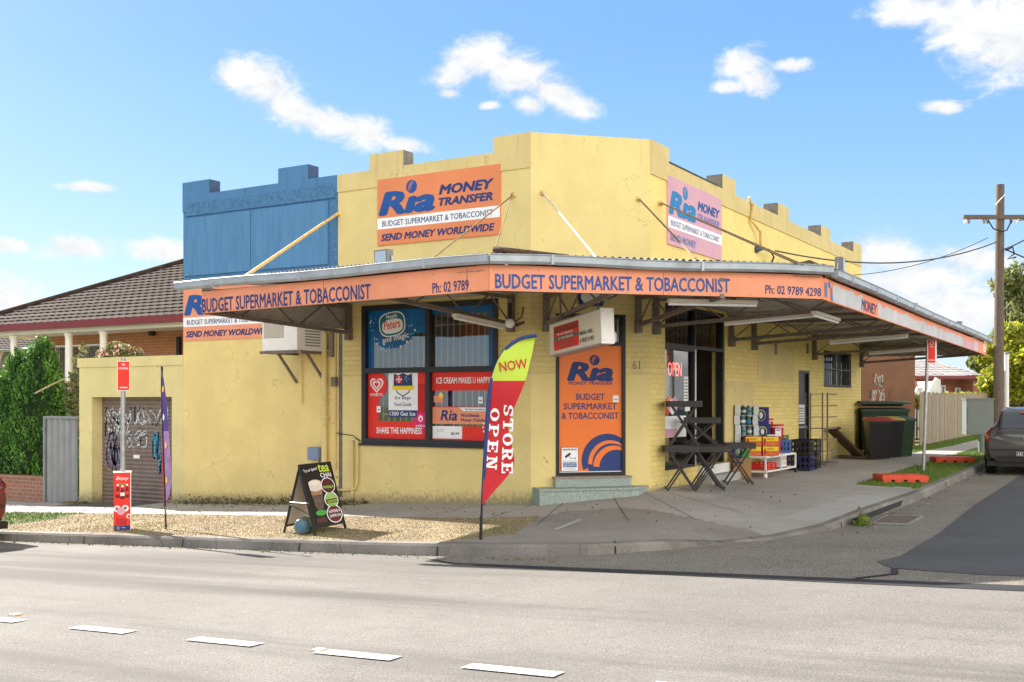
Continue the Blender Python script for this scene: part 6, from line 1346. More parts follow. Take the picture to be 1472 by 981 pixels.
# wheelie bins
def wheelie(x, y, rz, bodym, lidm, label, s=1.0, group='wheelie bins at the end of the side wall', lid_open=0):
    z = FZ(x, y); t = thing('wheelie_bin', label, 'bin', (x, y, z), group); q = MB(); c, s_ = math.cos(rz), math.sin(rz)
    L_ = lambda a, b, h: (x+(a*c-b*s_)*s, y+(a*s_+b*c)*s, z+h*s)
    q.hexa([L_(-.23, -.24, .03), L_(.23, -.24, .03), L_(.23, .22, .12), L_(-.23, .22, .12), L_(-.29, -.36, .95), L_(.29, -.36, .95), L_(.29, .32, .98), L_(-.29, .32, .98)], bodym)
    q.hexa([L_(-.31, -.39, .93), L_(.31, -.39, .93), L_(.31, .34, .95), L_(-.31, .34, .95), L_(-.31, -.39, .97), L_(.31, -.39, .97), L_(.31, .34, 1.0), L_(-.31, .34, 1.0)], bodym); q.build('body', t)
    q = MB(); o = lid_open
    q.hexa([L_(-.31, -.41, .975+o), L_(.31, -.41, .975+o), L_(.31, .36, 1.005), L_(-.31, .36, 1.005), L_(-.30, -.40, 1.0+o), L_(.30, -.40, 1.0+o), L_(.28, .34, 1.06), L_(-.28, .34, 1.06)], lidm); q.bar(L_(-.3, .40, 1.0), L_(.3, .40, 1.0), .04, .04, lidm); q.build('lid', t)
    for a in (-.27, .27): q = MB(); q.cyl(L_(a-.03, .28, .1), L_(a+.03, .28, .1), .1*s, n=16, mat=m_black); q.build('wheel', t)
    return t
m_binb = M('bin_plastic', (.014, .013, .014), .4, var=.2); m_bing = M('bin_green_plastic', (.02, .055, .025), .45, var=.25); m_bind = M('bin_lid_green', (.03, .10, .05), .45); m_binr = M('bin_lid_red', (.40, .035, .02), .45); m_biny = M('bin_lid_yellow', (.62, .42, .03), .45)
wheelie(2.50, 13.05, .42, m_binb, m_binr, 'black wheelie bin with a red lid, nearest the road')
q = MB(); p_ = Vector((2.5, 13.05, FZ(2.5, 13.05))); frb = FR((2.5+.305*math.sin(.42), 13.05-.305*math.cos(.42), p_.z), (math.cos(.42), math.sin(.42), 0)); 
wheelie(2.62, 13.85, .40, m_binb, m_biny, 'black wheelie bin with a yellow lid behind the red lidded one')
wheelie(2.74, 14.6, .40, m_bing, m_bind, 'dark wheelie bin with a green lid, third in the row')
# large green skip bin behind
x, y = 2.02, 15.75; z = FZ(x, y); t = thing('skip_bin', 'large dark green rubbish bin with its curved lid ajar behind the wheelie bins', 'skip bin', (x, y, z)); rz = .38; c, s_ = math.cos(rz), math.sin(rz); L_ = lambda a, b, h: (x+a*c-b*s_, y+a*s_+b*c, z+h)
q = MB(); q.hexa([L_(-.58, -.40, .12), L_(.58, -.40, .12), L_(.58, .40, .12), L_(-.58, .40, .12), L_(-.60, -.52, 1.22), L_(.60, -.52, 1.22), L_(.60, .5, 1.25), L_(-.60, .5, 1.25)], m_bing); q.hexa([L_(-.63, -.55, 1.16), L_(.63, -.55, 1.16), L_(.63, .53, 1.2), L_(-.63, .53, 1.2), L_(-.63, -.55, 1.24), L_(.63, -.55, 1.24), L_(.63, .53, 1.27), L_(-.63, .53, 1.27)], m_bing); q.build('body', t)
q = MB(); n_ = 8; vs = []
for i in range(n_+1):
    f_ = i/n_; b = -.58+1.14*f_; h = 1.30+.12*math.sin(math.pi*(f_*.8+.1))+.07*(1-f_)
    for a in (-.64, .64): vs += [L_(a, b, h), L_(a, b, h-.04)]
q.add(vs, [(4*i, 4*i+2, 4*i+6, 4*i+4) for i in range(n_)] + [(4*i+1, 4*i+5, 4*i+7, 4*i+3) for i in range(n_)] + [(4*i, 4*i+4, 4*i+5, 4*i+1) for i in range(n_)] + [(4*i+2, 4*i+3, 4*i+7, 4*i+6) for i in range(n_)] + [(0, 1, 3, 2)], m_bing); q.build('lid', t)
for a, b in ((-.5, -.35), (.5, -.35), (-.5, .35), (.5, .35)): q = MB(); q.cyl(L_(a-.02, b, .09), L_(a+.02, b, .09), .09, n=12, mat=m_black); q.build('castor', t)

pts = []
for i in range(700):
    x = rng.uniform(-14, 3); pts.append((x, -4.46-abs(rng.normal(0, .10)), RZ(x, -4.5)+.012))
for i in range(260):
    y = rng.uniform(-1, 22); pts.append((5.05+abs(rng.normal(0, .12)), y, RZ(5.1, y)+.014))
for i in range(300):
    x = rng.uniform(-10, 4.4); y = rng.uniform(-1.8, 3) if x > 2 else rng.uniform(-1.8, -.2); pts.append((x, y, FZ(x, y)+.012))
tag(leafset('gutter_litter', pts, .018, wl), 'scattered dead leaves and grit along the gutter and footpath', 'leaf litter', kind='stuff')
# ================================================================ right-hand street furniture
m_redpl = M('red_plastic', (.72, .085, .035), .5, var=.15)
def red_ramp(x, y, rz, lab, w=.86, d=.66):
    z = FZ(x, y); t = thing('plastic_ramp', lab, 'plastic block', (x, y, z), 'red plastic blocks on the kerbside grass'); fr = FR((x, y, z), (math.cos(rz), math.sin(rz), 0)); q = MB()
    q.fbox(fr, -w/2, w/2, .05, .12, -d/2, d/2, m_redpl); q.fbox(fr, -w/2+.03, w/2-.03, .12, .132, -d/2+.03, d/2-.03, m_redpl); q.build('deck', t)
    for i in range(4): a = -w/2+.01+i*(w-.18)/3; q = MB(); q.fbox(fr, a, a+.16, .0, .048, -d/2+.01, d/2-.01, m_redpl); q.build('foot', t)
red_ramp(4.32, 6.65, .50, 'red plastic block on the kerbside grass at the foot of the sign pole'); red_ramp(4.28, 12.8, .5, 'red plastic block farther along the kerb, near the grey cabinet', .9, .5)
p = Vector((4.22, 9.55, 0)); p.z = FZ(p.x, p.y); t = thing('street_sign', 'grey pole with red and white parking signs under the awning edge', 'street sign', p); tp = Vector((p.x+.09, p.y+.02, 3.03))
q = MB(); q.cyl(p, tp, .035, n=12, mat=m_steel); q.build('pole', t)
Fq = FR(tp, (CT, ST, 0)); q = MB(); q.fbox(Fq, -.03, .17, -.54, -.02, .036, .042, m_wht); q.fbox(Fq, -.015, .135, -.52, -.04, .0425, .045, m_red); q.build('sign_plate', t)
q = MB(); q.fquad(Fq, .138, .168, -.53, -.03, .044, m_wht); q.disc(Fq, .06, -.10, .04, .04, .047, m_wht, 14); q.disc(Fq, .06, -.10, .028, .028, .0485, m_redd, 14); q.text('NO', Fq, .06, -.19, .08, .035, m_wht, .047, align='c', bold=.02); q.fquad(Fq, .0, .12, -.47, -.455, .047, m_wht); q.build('lettering', t)
# grey cabinet on a post
x, y = 4.25, 17.3; z = FZ(x, y); t = thing('electrical_cabinet', 'grey green electrical cabinet raised on a short steel post', 'cabinet', (x, y, z)); rz = .50; fr = FR((x, y, z), (math.cos(rz), math.sin(rz), 0)); m_cab = M('cabinet_green_grey', (.16, .185, .175), .5, var=.08, scale=2)
q = MB(); q.fbox(fr, -.37, .37, .50, 1.46, -.16, .16, m_cab); q.fbox(fr, -.39, .39, 1.46, 1.50, -.18, .18, m_cab); q.build('case', t); q = MB(); q.fbox(fr, -.34, .34, .53, 1.43, .162, .175, m_cab)
for zz in (.65, 1.27): q.fbox(fr, -.375, -.33, zz, zz+.1, .15, .185, m_cab)
q.build('door', t); q = MB(); q.cyl((x+.1, y, z-.1), (x+.1, y, z+.50), .10, n=14, mat=m_cab); q.build('post', t)
# power pole with crossarm and cables
px_, py_ = 4.45, 19.9; zb_ = FZ(px_, py_); pole = thing('power_pole', 'tall weathered timber power pole with a crossarm at the kerb', 'power pole', (px_, py_, zb_)); m_wood = M('weathered_timber', (.15, .115, .09), .85, var=.45, scale=10, stretch=(6, 6, .5), bump=.5, bscale=40)
q = MB(); q.cyl((px_, py_, zb_-.2), (px_+.06, py_, 8.1), .155, .12, 14, m_wood); q.build('post', pole)
FX = FR((px_+.05, py_-.14, 7.12), (CT, ST, .0)); q = MB(); q.fbox(FX, -1.06, 1.2, -.06, .06, -.05, .05, m_wood); q.build('crossarm', pole)
for a in (-1.0, -.9, -.45, -.35, .35, .55, .8, 1.05): q = MB(); q.lathe(FX.pt(a, -.06, 0), [(.03, 0), (.05, -.03), (.03, -.06), (.045, -.10), (.02, -.13)], m_pale if a in (-1.0, .55) else m_grey, 8); q.build('insulator', pole)
q = MB()
q.tube([FX.pt(-.35, -.1, .05), FX.pt(-.2, -.35, .05), FX.pt(0, -.45, .16), FX.pt(.2, -.4, .05), FX.pt(.35, -.1, .05)], .02, m_black); q.tube([FX.pt(.15, -1.0, .1), FX.pt(.35, -.9, .1), FX.pt(.4, -1.1, .1), FX.pt(.2, -1.25, .1), FX.pt(.45, -1.2, .1)], .025, m_black); q.build('bridging_wire', pole); q = MB(); q.bar(FX.pt(-.14, .34, .04), FX.pt(.14, .66, .04), .05, .02, m_alu); q.build('pole_strap', pole)
cab = MB()
def wire(a, b, sag, r, name, label, n=18):
    a, b = Vector(a), Vector(b); q = MB(); q.tube([a.lerp(b, i/n)-Vector((0, 0, sag*4*(i/n)*(1-i/n))) for i in range(n+1)], r, m_black, 6); o = q.build(name); return tag(o, label, 'cable', 'overhead cables')
aB = FB.px(1098, 362); a1 = FB.pt(aB[0], aB[1], .25)
wire(a1, FX.pt(-.12, -.75, .1), .42, .017, 'overhead_cable', 'thick black service cable from the shop wall to the power pole')
wire(FX.pt(.1, -.95, .1), FX.pt(3.5, -2.9, 3), .15, .02, 'overhead_cable', 'black cable running down to the right from the power pole')
wire(FX.pt(.15, -.95, .1), FX.pt(5, 2.0, -4), .3, .02, 'overhead_cable', 'black cable rising to the right from the power pole')
aB = FB.px(1224, 396); wire(FB.pt(aB[0], aB[1], .05), hit_z(1420, 342, 6.3), .2, .009, 'overhead_cable', 'thin cable from the far corner of the shop towards the pole')
for i, a in enumerate((.55, 1.05)): wire(FX.pt(a, -.1, 0), FX.pt(a+6, -1.4-.5*i, 26), .4, .012, 'overhead_cable', 'thin conductor leaving the right part of the crossarm, %s' % ('inner one' if i == 0 else 'outer one'))
g_ = loc((1447-CX)/F*36, 36); zz = FZ(g_.x, g_.y); t = thing('white_post', 'slim white post standing right of the power pole', 'post', (g_.x, g_.y, zz)); q = MB(); q.cyl((g_.x, g_.y, zz), (g_.x, g_.y, 3.25), .075, n=12, mat=m_white); q.build('shaft', t); q = MB(); q.lathe((g_.x, g_.y, 3.25), [(.085, 0), (.085, .05), (.03, .08)], m_grey, 12); q.build('cap', t)
# storm drain grate
sheet_z = lambda x, y: RZ(x, y)+.015
gx0, gx1, gy0, gy1 = 5.06, 5.55, 1.0, 2.1; t = thing('drain_grate', 'dark steel drain grate in the side street gutter', 'drain', (5.3, 1.5, RZ(5.3, 1.5))); q = MB()
frame_ = [(gx0, gy0), (gx1, gy0), (gx1, gy1), (gx0, gy1)]
for a, b in zip(frame_, frame_[1:]+frame_[:1]): q.bar((*a, sheet_z(*a)), (*b, sheet_z(*b)), .03, .02, m_steel)
q.build('frame', t); q = MB()
for i in range(11): y = gy0+.08+i*.095; q.bar((gx0, y, sheet_z(gx0, y)), (gx1, y, sheet_z(gx1, y)), .03, .014, m_brown)
q.build('bars', t); 
q = MB(); q.quad((gx0+.01, gy0+.01, RZ(gx0, gy0)+.006), (gx1-.01, gy0+.01, RZ(gx1, gy0)+.006), (gx1-.01, gy1-.01, RZ(gx1, gy1)+.006), (gx0+.01, gy1-.01, RZ(gx0, gy1)+.006), m_dark); q.build('pit', t)
t = thing('kerb_inlet', 'dark stormwater inlet slot in the side street kerb', 'kerb inlet', (4.93, 2.5, .0)); q = MB(); q.quad((4.885, .6, RZ(4.9, .6)+.02), (5.01, 4.4, RZ(5, 4.4)+.02), (5.003, 4.4, RZ(5, 4.4)+.10), (4.88, .6, RZ(4.9, .6)+.10), m_dark); q.build('slot', t)
pts = [(4.98+rng.normal(0, .04), .75+rng.normal(0, .08), RZ(5, .7)+.02+abs(rng.normal(0, .07))) for i in range(60)]; tag(leafset('gutter_weed', pts, .05, [leafmat('weed_green', (.16, .22, .03))], up=1.2), 'small yellow green weed growing at the gutter inlet', 'weed')
# ================================================================ cars
def cr(P_, t):          # Catmull-Rom through rows of an array
    n = len(P_); i = min(int(t), n-2); f = t-i; p0, p1, p2, p3 = P_[max(i-1, 0)], P_[i], P_[i+1], P_[min(i+2, n-1)]
    return .5*(2*p1+(-p0+p2)*f+(2*p0-5*p1+4*p2-p3)*f*f+(-p0+3*p1-3*p2+p3)*f**3)
def hatchback(loc_, rz, paint, label, plate):
    t = thing('parked_car', label, 'car', loc_); q0 = Vector(loc_); c, s_ = math.cos(rz), math.sin(rz)
    W_ = lambda p: (q0.x+p[0]*c-p[1]*s_, q0.y+p[0]*s_+p[1]*c, q0.z+p[2])
    # stations along the car (rear 0): y, half width, sill z, belt z, top z, half width of roof
    st_ = np.array([(.00, .74, .34, .80, .90, .60), (.05, .80, .30, .86, 1.00, .60), (.16, .855, .27, .90, 1.10, .58), (.34, .87, .25, .92, 1.27, .565), (.56, .88, .22, .93, 1.42, .56), (.9, .885, .20, .93, 1.485, .57), (1.5, .885, .19, .92, 1.50, .59), (2.1, .885, .19, .91, 1.47, .585), (2.55, .885, .19, .90, 1.36, .58), (3.0, .88, .20, .89, 1.14, .60), (3.3, .87, .22, .86, .98, .62), (3.7, .84, .24, .80, .88, .60), (4.0, .78, .27, .70, .78, .55), (4.18, .64, .32, .58, .64, .45)])
    def ringpt(u, v):
        y, w, zs, zb, zt, wr = cr(st_, u)
        pr_ = np.array([(0, zs), (w*.7, zs), (w*.94, zs+.06), (w, zs+.25), (w*1.0, zb-.12), (w*.975, zb), (wr+.10 if zt-zb > .25 else wr+.16, zb+(zt-zb)*.45), (wr+.0, zt-.05), (wr*.72, zt-.008), (0, zt)])
        p = cr(pr_, v); return Vector((p[0], y, p[1]))
    def patch(q, u0, u1, v0, v1, nu, nv, off, mat, sides=(1, -1)):
        for sd in sides:
            vs = []
            for i in range(nu+1):
                for j in range(nv+1):
                    u, v = u0+(u1-u0)*i/nu, v0+(v1-v0)*j/nv; p = ringpt(u, v)
                    if off:
                        e = .02; a = ringpt(min(u+e, 12.99), v)-ringpt(max(u-e, 0), v); b = ringpt(u, min(v+e, 8.999))-ringpt(u, max(v-e, 0)); nrm = b.cross(a); nrm = nrm.normalized() if nrm.length > 1e-9 else Vector((0, -1, 0)); p = p + nrm*off*(-1 if nrm.dot(Vector((p.x, p.y-2.0, p.z-.7))) < 0 else 1)
                    vs.append(W_((p.x*sd, p.y, p.z)))
            fs = [(i*(nv+1)+j, i*(nv+1)+j+1, (i+1)*(nv+1)+j+1, (i+1)*(nv+1)+j) for i in range(nu) for j in range(nv)]
            if sd < 0: fs = [f[::-1] for f in fs]
            q.add(vs, fs, mat, True)
    q = MB(); patch(q, 0, 12.999, 0, 8.999, 60, 36, 0, paint)
    for u in (0, 12.999):
        ring = [W_((lambda p: (p.x*sd, p.y-(.03 if u == 0 else -.02), p.z))(ringpt(u, v))) for sd, vv in ((1, lsp(0, 8.999, 25)), (-1, lsp(8.999, 0, 25))) for v in vv]; cen = W_((0, -.06 if u == 0 else 4.24, .62)); edge = [W_((lambda p: (p.x*sd, p.y, p.z))(ringpt(u, v))) for sd, vv in ((1, lsp(0, 8.999, 25)), (-1, lsp(8.999, 0, 25))) for v in vv]
        n_ = len(ring); q.add(ring+[cen], [((i+1) % n_, i, n_) if u == 0 else (i, (i+1) % n_, n_) for i in range(n_)], paint, True); q.add(edge+ring, [(i, (i+1) % n_, n_+(i+1) % n_, n_+i) for i in range(n_)], paint, True)
    q.build('body', t)
    gl = M('car_glass', (.02, .03, .045), .04, var=0, spec=.9, coat=.5); q = MB(); patch(q, 1.35, 3.75, 7.15, 8.999, 10, 12, .006, gl); q.build('rear_window', t)
    q = MB(); patch(q, 4.2, 8.6, 5.35, 6.9, 14, 6, .006, gl); q.build('side_window', t); q = MB(); patch(q, 8.1, 9.85, 7.0, 8.999, 8, 12, .006, gl); q.build('windscreen', t)
    rl = M('tail_lamp_red', (.55, .012, .008), .15, var=.1, coat=1); rp = M('tail_lamp_clear', (.75, .5, .45), .15, var=.1, coat=1); bk = M('bumper_black', (.02, .02, .021), .6)
    for sd in (1, -1):
        q = MB(); patch(q, .25, 2.6, 4.3, 6.1, 8, 6, .012, rl, (sd,)); patch(q, .5, 2.0, 4.75, 5.05, 6, 2, .017, rp, (sd,)); q.build('tail_lamp', t)
    # bumper step, lower valance, tailgate seams, plate
    q = MB(); q.box(-.6, .6, -.075, -.02, .30, .42, bk); q.box(-.78, .78, -.03, .1, .20, .31, bk); q.box(-.70, .70, -.09, -.02, .555, .575, bk); q.v = [W_(p) for p in q.v]; q.build('bumper', t)
    q = MB(); fr = FR(W_((0, -.085, 0)), (c, s_, 0)); q.fbox(fr, -.19, .19, .43, .53, -.02, .012, m_black); q.fquad(fr, -.184, .184, .436, .524, .014, m_wht); q.fquad(fr, -.178, .178, .442, .518, .016, m_black); q.text(plate, fr, -.165, .452, None, .055, m_wht, .018, bold=.02); q.build('number_plate', t)
    q = MB(); q.lathe(W_((0, -.07, .80)), [(.06, 0), (.055, .015), (.01, .02)], m_alu, 14, (s_, -c, 0)); q.build('badge', t)
    q = MB(); pA = ringpt(3.95, 8.9); q.box(-.16, .16, pA.y-.14, pA.y-.11, pA.z-.05, pA.z-.025, rl); q.v = [W_(p) for p in q.v]; q.build('brake_light', t)
    ty = M('tyre_rubber', (.018, .018, .018), .8)
    for y in (.78, 3.38):
        for sd in (1, -1):
            q = MB(); q.cyl(W_((sd*.89, y, .31)), W_((sd*.68, y, .31)), .315, n=28, mat=ty); w_ = q.build('wheel', t); q = MB(); q.lathe(W_((sd*.892, y, .31)), [(.21, 0), (.20, .008), (.05, -.02), (.04, .01)], m_alu, 20, (c*sd, s_*sd, 0)); q.build('rim', w_)
            arch = MB(); vs = [W_((sd*.893, y+.37*math.cos(a), .31+.37*math.sin(a))) for a in lsp(0, math.pi, 17)] + [W_((sd*.60, y+.37*math.cos(a), .31+.37*math.sin(a))) for a in lsp(0, math.pi, 17)]
            arch.add(vs[:17]+[W_((sd*.893, y, .31))], [(i, i+1, 17) for i in range(16)], bk); arch.build('wheel_arch', t)
    return t
m_cargrey = M('car_paint_grey', (.075, .075, .074), .28, .5, var=.04, coat=.8); m_carred = M('car_paint_red', (.13, .012, .010), .25, .2, var=.04, coat=.8)
xc = 6.10; yc = 10.85; hatchback((xc, yc, RZ(xc, yc)-.01), 0, m_cargrey, 'dark grey hatchback parked in the side street, seen from behind', 'AD')
xc = -6.80; yc = -5.35; hatchback((xc, yc, RZ(xc, yc)), R_(90), m_carred, 'dark red car at the kerb, cut by the left edge of the photo', 'AD')
# ================================================================ fences and walls on the left
m_cb = M('steel_fence_sheet', (.28, .285, .30), .45, .3, var=.12, scale=3); fz = WZ(-12)-.05
t = thing('metal_fence', 'grey corrugated metal fence panel left of the garage', 'fence', (-11.95, .1, fz)); f0 = FA.px(64.5, 650)[0]; f1 = GL-.03; zt_ = FA.px(90, 600)[1]
q = MB(); n_ = 46; prof = []
for i in range(n_+1): ph = (i/n_*5.2) % 1; prof.append((f0+.03+(f1-f0-.06)*i/n_, .05 if .12 < ph < .38 else (.0 if ph > .5 or ph < .02 else .025)))
vs = []
for a, d in prof: vs += [FA.pt(a, fz, d-.05), FA.pt(a, zt_-.03, d-.05)]
q.add(vs, [(2*i, 2*i+2, 2*i+3, 2*i+1) for i in range(n_)], m_cb); q.build('sheet', t)
q = MB(); q.fbox(FA, f0, f1, zt_-.035, zt_+.02, -.07, .02, m_cb); q.build('rail', t); q = MB(); q.fbox(FA, f0-.03, f0+.03, fz, zt_+.02, -.075, .025, m_cb); q.build('post', t)
m_obr = brick_mat('orange_brick', (.50, .19, .075), (.42, .15, .06), (.40, .33, .26)); m_rbr = brick_mat('red_brick', (.42, .14, .085), (.36, .11, .07), (.36, .26, .22)); m_lbr = brick_mat('low_wall_brick', (.36, .16, .10), (.28, .12, .08), (.35, .30, .25))
t = thing('brick_wall', 'low red brown brick garden wall in front of the conifer', 'wall', (-14, 0, fz)); zw = FA.px(30, 684)[1]; q = MB(); q.fbox(FA, -24, f0-.035, fz-.4, zw-.07, -.22, .0, m_lbr); q.build('brickwork', t); q = MB(); q.fbox(FA, -24, f0-.034, zw-.068, zw, -.23, .012, m_lbr); q.build('capping', t)
# ================================================================ houses
def tile_mat(name, c, c2, rows=.34, wave=.30):
    m, N, L, b = nodes(name); g = N.new('ShaderNodeNewGeometry'); n_ = noise(N, L, g.outputs['Position'], 4, 5); n2 = noise(N, L, g.outputs['Position'], .7, 4)
    col = mixc(N, L, ramp(N, L, n_, .3, .7), c, c2); col = mixc(N, L, ramp(N, L, n2, .4, .7, 0, .4), col, tuple(x*.6 for x in c)); L.new(col, b.inputs['Base Color']); b.inputs['Roughness'].default_value = .9; b.inputs['Specular IOR Level'].default_value = .15; return m
def tiled_slope(mb, p00, p10, p01, p11, mat, row=.33, col=.30):
    # courses of curved tiles as real geometry: eave p00-p10, ridge p01-p11
    p00, p10, p01, p11 = map(Vector, (p00, p10, p01, p11)); Ls = max((p01-p00).length, (p11-p10).length); nr = max(2, int(((p00+p10)/2-(p01+p11)/2).length/row)); n_ = (p10-p00).cross(p01-p00); n_ = n_.normalized() if n_.length > 1e-6 else (p10-p00).cross(p11-p00).normalized()
    if n_.z < 0: n_ = -n_
    full = (p10-p00); Lf = full.length; ud = full.normalized()
    for r in range(nr):
        f0, f1 = r/nr, (r+1)/nr+.012; a0, a1 = p00.lerp(p01, f0), p10.lerp(p11, f0); b0_, b1_ = p00.lerp(p01, f1), p10.lerp(p11, f1)
        w0 = (a1-a0).length; nc = max(2, int(w0/col*4)); vs = []
        for i in range(nc+1):
            u_ = i/nc; pa, pb = a0.lerp(a1, u_), b0_.lerp(b1_, u_); s0 = (pa-p00).dot(ud)/col; k_ = .022*abs(math.sin(math.pi*s0))
            vs += [pa+n_*(k_+.034), pb+n_*(k_*.9+.0), pa+n_*(k_-.006)]
        mb.add(vs, [(3*i, 3*i+3, 3*i+4, 3*i+1) for i in range(nc)], mat, False); mb.add(vs, [(3*i+2, 3*i+5, 3*i+3, 3*i) for i in range(nc)], mat, False)
m_tile = tile_mat('brown_roof_tile', (.040, .026, .021), (.075, .052, .044)); m_tilr = tile_mat('terracotta_tile', (.34, .10, .06), (.44, .17, .11)); m_gutred = M('dark_red_gutter', (.20, .025, .025), .4, var=.1); m_eave = M('eave_white', (.70, .68, .66), .7, var=.05)
hx0, hx1, hy = -22.9, -6.0, 4.3; ze = 3.88; run = 5.2; ris = 2.42
h = thing('brick_house', 'orange brick house with a brown tiled hip roof and white porch columns', 'house', (-15, 6, -.9))
q = MB(); tiled_slope(q, (hx0, hy, ze), (hx1, hy, ze), (hx0+run, hy+run, ze+ris), (hx1-.01, hy+run, ze+ris), m_tile); q.add([(hx0, hy, ze-.01), (hx0+run, hy+run, ze+ris-.01), (hx0, hy+2*run, ze-.01)], [(2, 1, 0)], m_tile); q.add([(hx0, hy+2*run, ze-.01), (hx0+run, hy+run, ze+ris-.01), (hx1, hy+run, ze+ris-.01), (hx1, hy+2*run, ze-.01)], [(3, 2, 1, 0)], m_tile); q.build('roof', h)
q = MB(); q.tube([(hx0, hy, ze+.06), (hx0+run, hy+run, ze+ris+.06)], .085, m_tile); q.tube([(hx0+run, hy+run, ze+ris+.06), (hx1, hy+run, ze+ris+.06)], .085, m_tile); q.build('ridge_cap', h)
q = MB(); q.box(hx0-.1, hx1, hy-.14, hy-.02, ze-.17, ze+.02, m_gutred); q.box(hx0-.14, hx0-.02, hy-.02, hy+10, ze-.17, ze+.02, m_gutred); q.build('gutter', h)
q = MB(); q.box(hx0, hx1, hy, hy+10, ze-.19, ze-.15, m_eave); q.box(hx0+.2, hx1, hy+.15, hy+.35, ze-.27, ze-.19, m_eave); q.build('eave', h)
FH = FR((0, 6.3, 0), (1, 0, 0)); wz_ = -1.2
def hp(px, py): return FH.px(px, py)
wx0, wx1 = hp(81, 500)[0], hp(146, 500)[0]; wzb, wzt = 1.2, hp(110, 478)[1]-.15; dx0, dx1 = hp(178, 495)[0], hp(207, 495)[0]
q = MB(); hole = inside((wx0, wx1, wzb, 3.4), (dx0, dx1, .6, 3.15)); wall_cells(q, FH, [-21.6, wx0, wx1, dx0, dx1, -7], [wz_, .6, wzb, 3.15, 3.4, 3.7], hole, m_obr); q.box(-21.6, -21.35, 6.57, 13.5, wz_, 3.7, m_obr); q.build('wall', h)
q = MB(); frame(q, FH, wx0, wx1, wzb, 3.4, .07, -.1, .03, m_wht); 
for i in range(1, 3): a = wx0+(wx1-wx0)*i/3; q.fbox(FH, a-.03, a+.03, wzb+.07, 3.33, -.1, .025, m_wht)
w_ = q.build('window', h); q = MB(); q.fquad(FH, wx0+.05, wx1-.05, wzb+.05, 3.35, -.06, m_glass); q.fquad(FH, wx0+.05, wx1-.05, wzb+.05, 3.35, -.2, P('curtain', (185, 178, 170), var=.3, scale=6, stretch=(8, 8, .2))); q.build('pane', w_)
q = MB()
for i in range(24): a = wx0+(wx1-wx0)*i/23; q.fbox(FH, a-.01, a+.01, wzb, 3.35, .05, .07, m_brown)
for z in (wzb+.1, 2.3, 3.2): q.fbox(FH, wx0, wx1, z-.012, z+.012, .07, .085, m_brown)
q.build('window_grille', w_)
q = MB(); frame(q, FH, dx0, dx1, .6, 3.15, .10, -.12, .03, m_wht); d_ = q.build('front_door', h); q = MB(); q.fbox(FH, dx0+.10, dx1-.10, .7, 3.05, -.09, -.05, M('amber_door_timber', (.48, .22, .05), .5, var=.2)); q.fquad(FH, dx0+.2, dx1-.2, 2.5, 2.95, -.048, m_pale); q.build('door_leaf', d_)
for px in (99, 149, 20):
    a = FR((0, hy+.25, 0), (1, 0, 0)).px(px, 490)[0]; q = MB(); q.lathe((a, hy+.25, -.9), [(.15, 0), (.14, .1), (.12, .2), (.10, 4.25), (.10, 4.38), (.13, 4.46), (.14, 4.5)], m_white, 16); q.build('column', h)
q = MB(); a, z = hp(222, 478); q.lathe((a, 6.2, z-.1), [(.08, 0), (.11, .05), (.09, .22), (.03, .26)], m_black, 8); q.build('porch_lamp', h); q = MB(); a = hp(257, 490)[0]; q.fbox(FH, a, a+.12, .5, 3.5, 0, .1, m_black); q.build('downpipe', h)
q = MB(); q.box(-21.6, -7, hy+.1, 6.3, -1.2, .6, m_conc); q.build('porch_floor', h)
# far cream house at the left edge
g0 = loc((12-CX)/F*46, 46); hx, hy2 = g0.x, g0.y
h = thing('rendered_house', 'pale rendered house with an arched porch beyond the conifer', 'house', (hx, hy2, -1.5)); FQ = FR((hx, hy2, 0), (1, 0, 0)); m_rend = M('cream_render', (.62, .52, .42), .8, var=.08); ZH = lambda py: CAM[2]-(py-YH)/F*46
q = MB(); q.fbox(FQ, -6, 1.4, -1.5, ZH(506), -.4, 0, m_rend); q.fbox(FQ, -6.1, 1.5, ZH(506), ZH(503), -.5, .1, m_pale); q.build('wall', h)
q = MB(); tiled_slope(q, (hx-6.6, hy2-.7, ZH(506)+.05), (hx+2.0, hy2-.7, ZH(506)+.05), (hx-6.6, hy2+3.5, ZH(482)+.6), (hx+1.2, hy2+3.5, ZH(482)+.6), m_tile, .36, .32); q.build('roof', h)
q = MB(); pts = [(.0+.62*math.cos(R_(t_)), ZH(532)+.85*math.sin(R_(t_))) for t_ in lsp(0, 180, 15)]; q.fpoly(FQ, pts+[(-.62, ZH(545)), (.62, ZH(545))], .012, M('shaded_porch', (.22, .17, .14), .9)); q.build('arch', h)
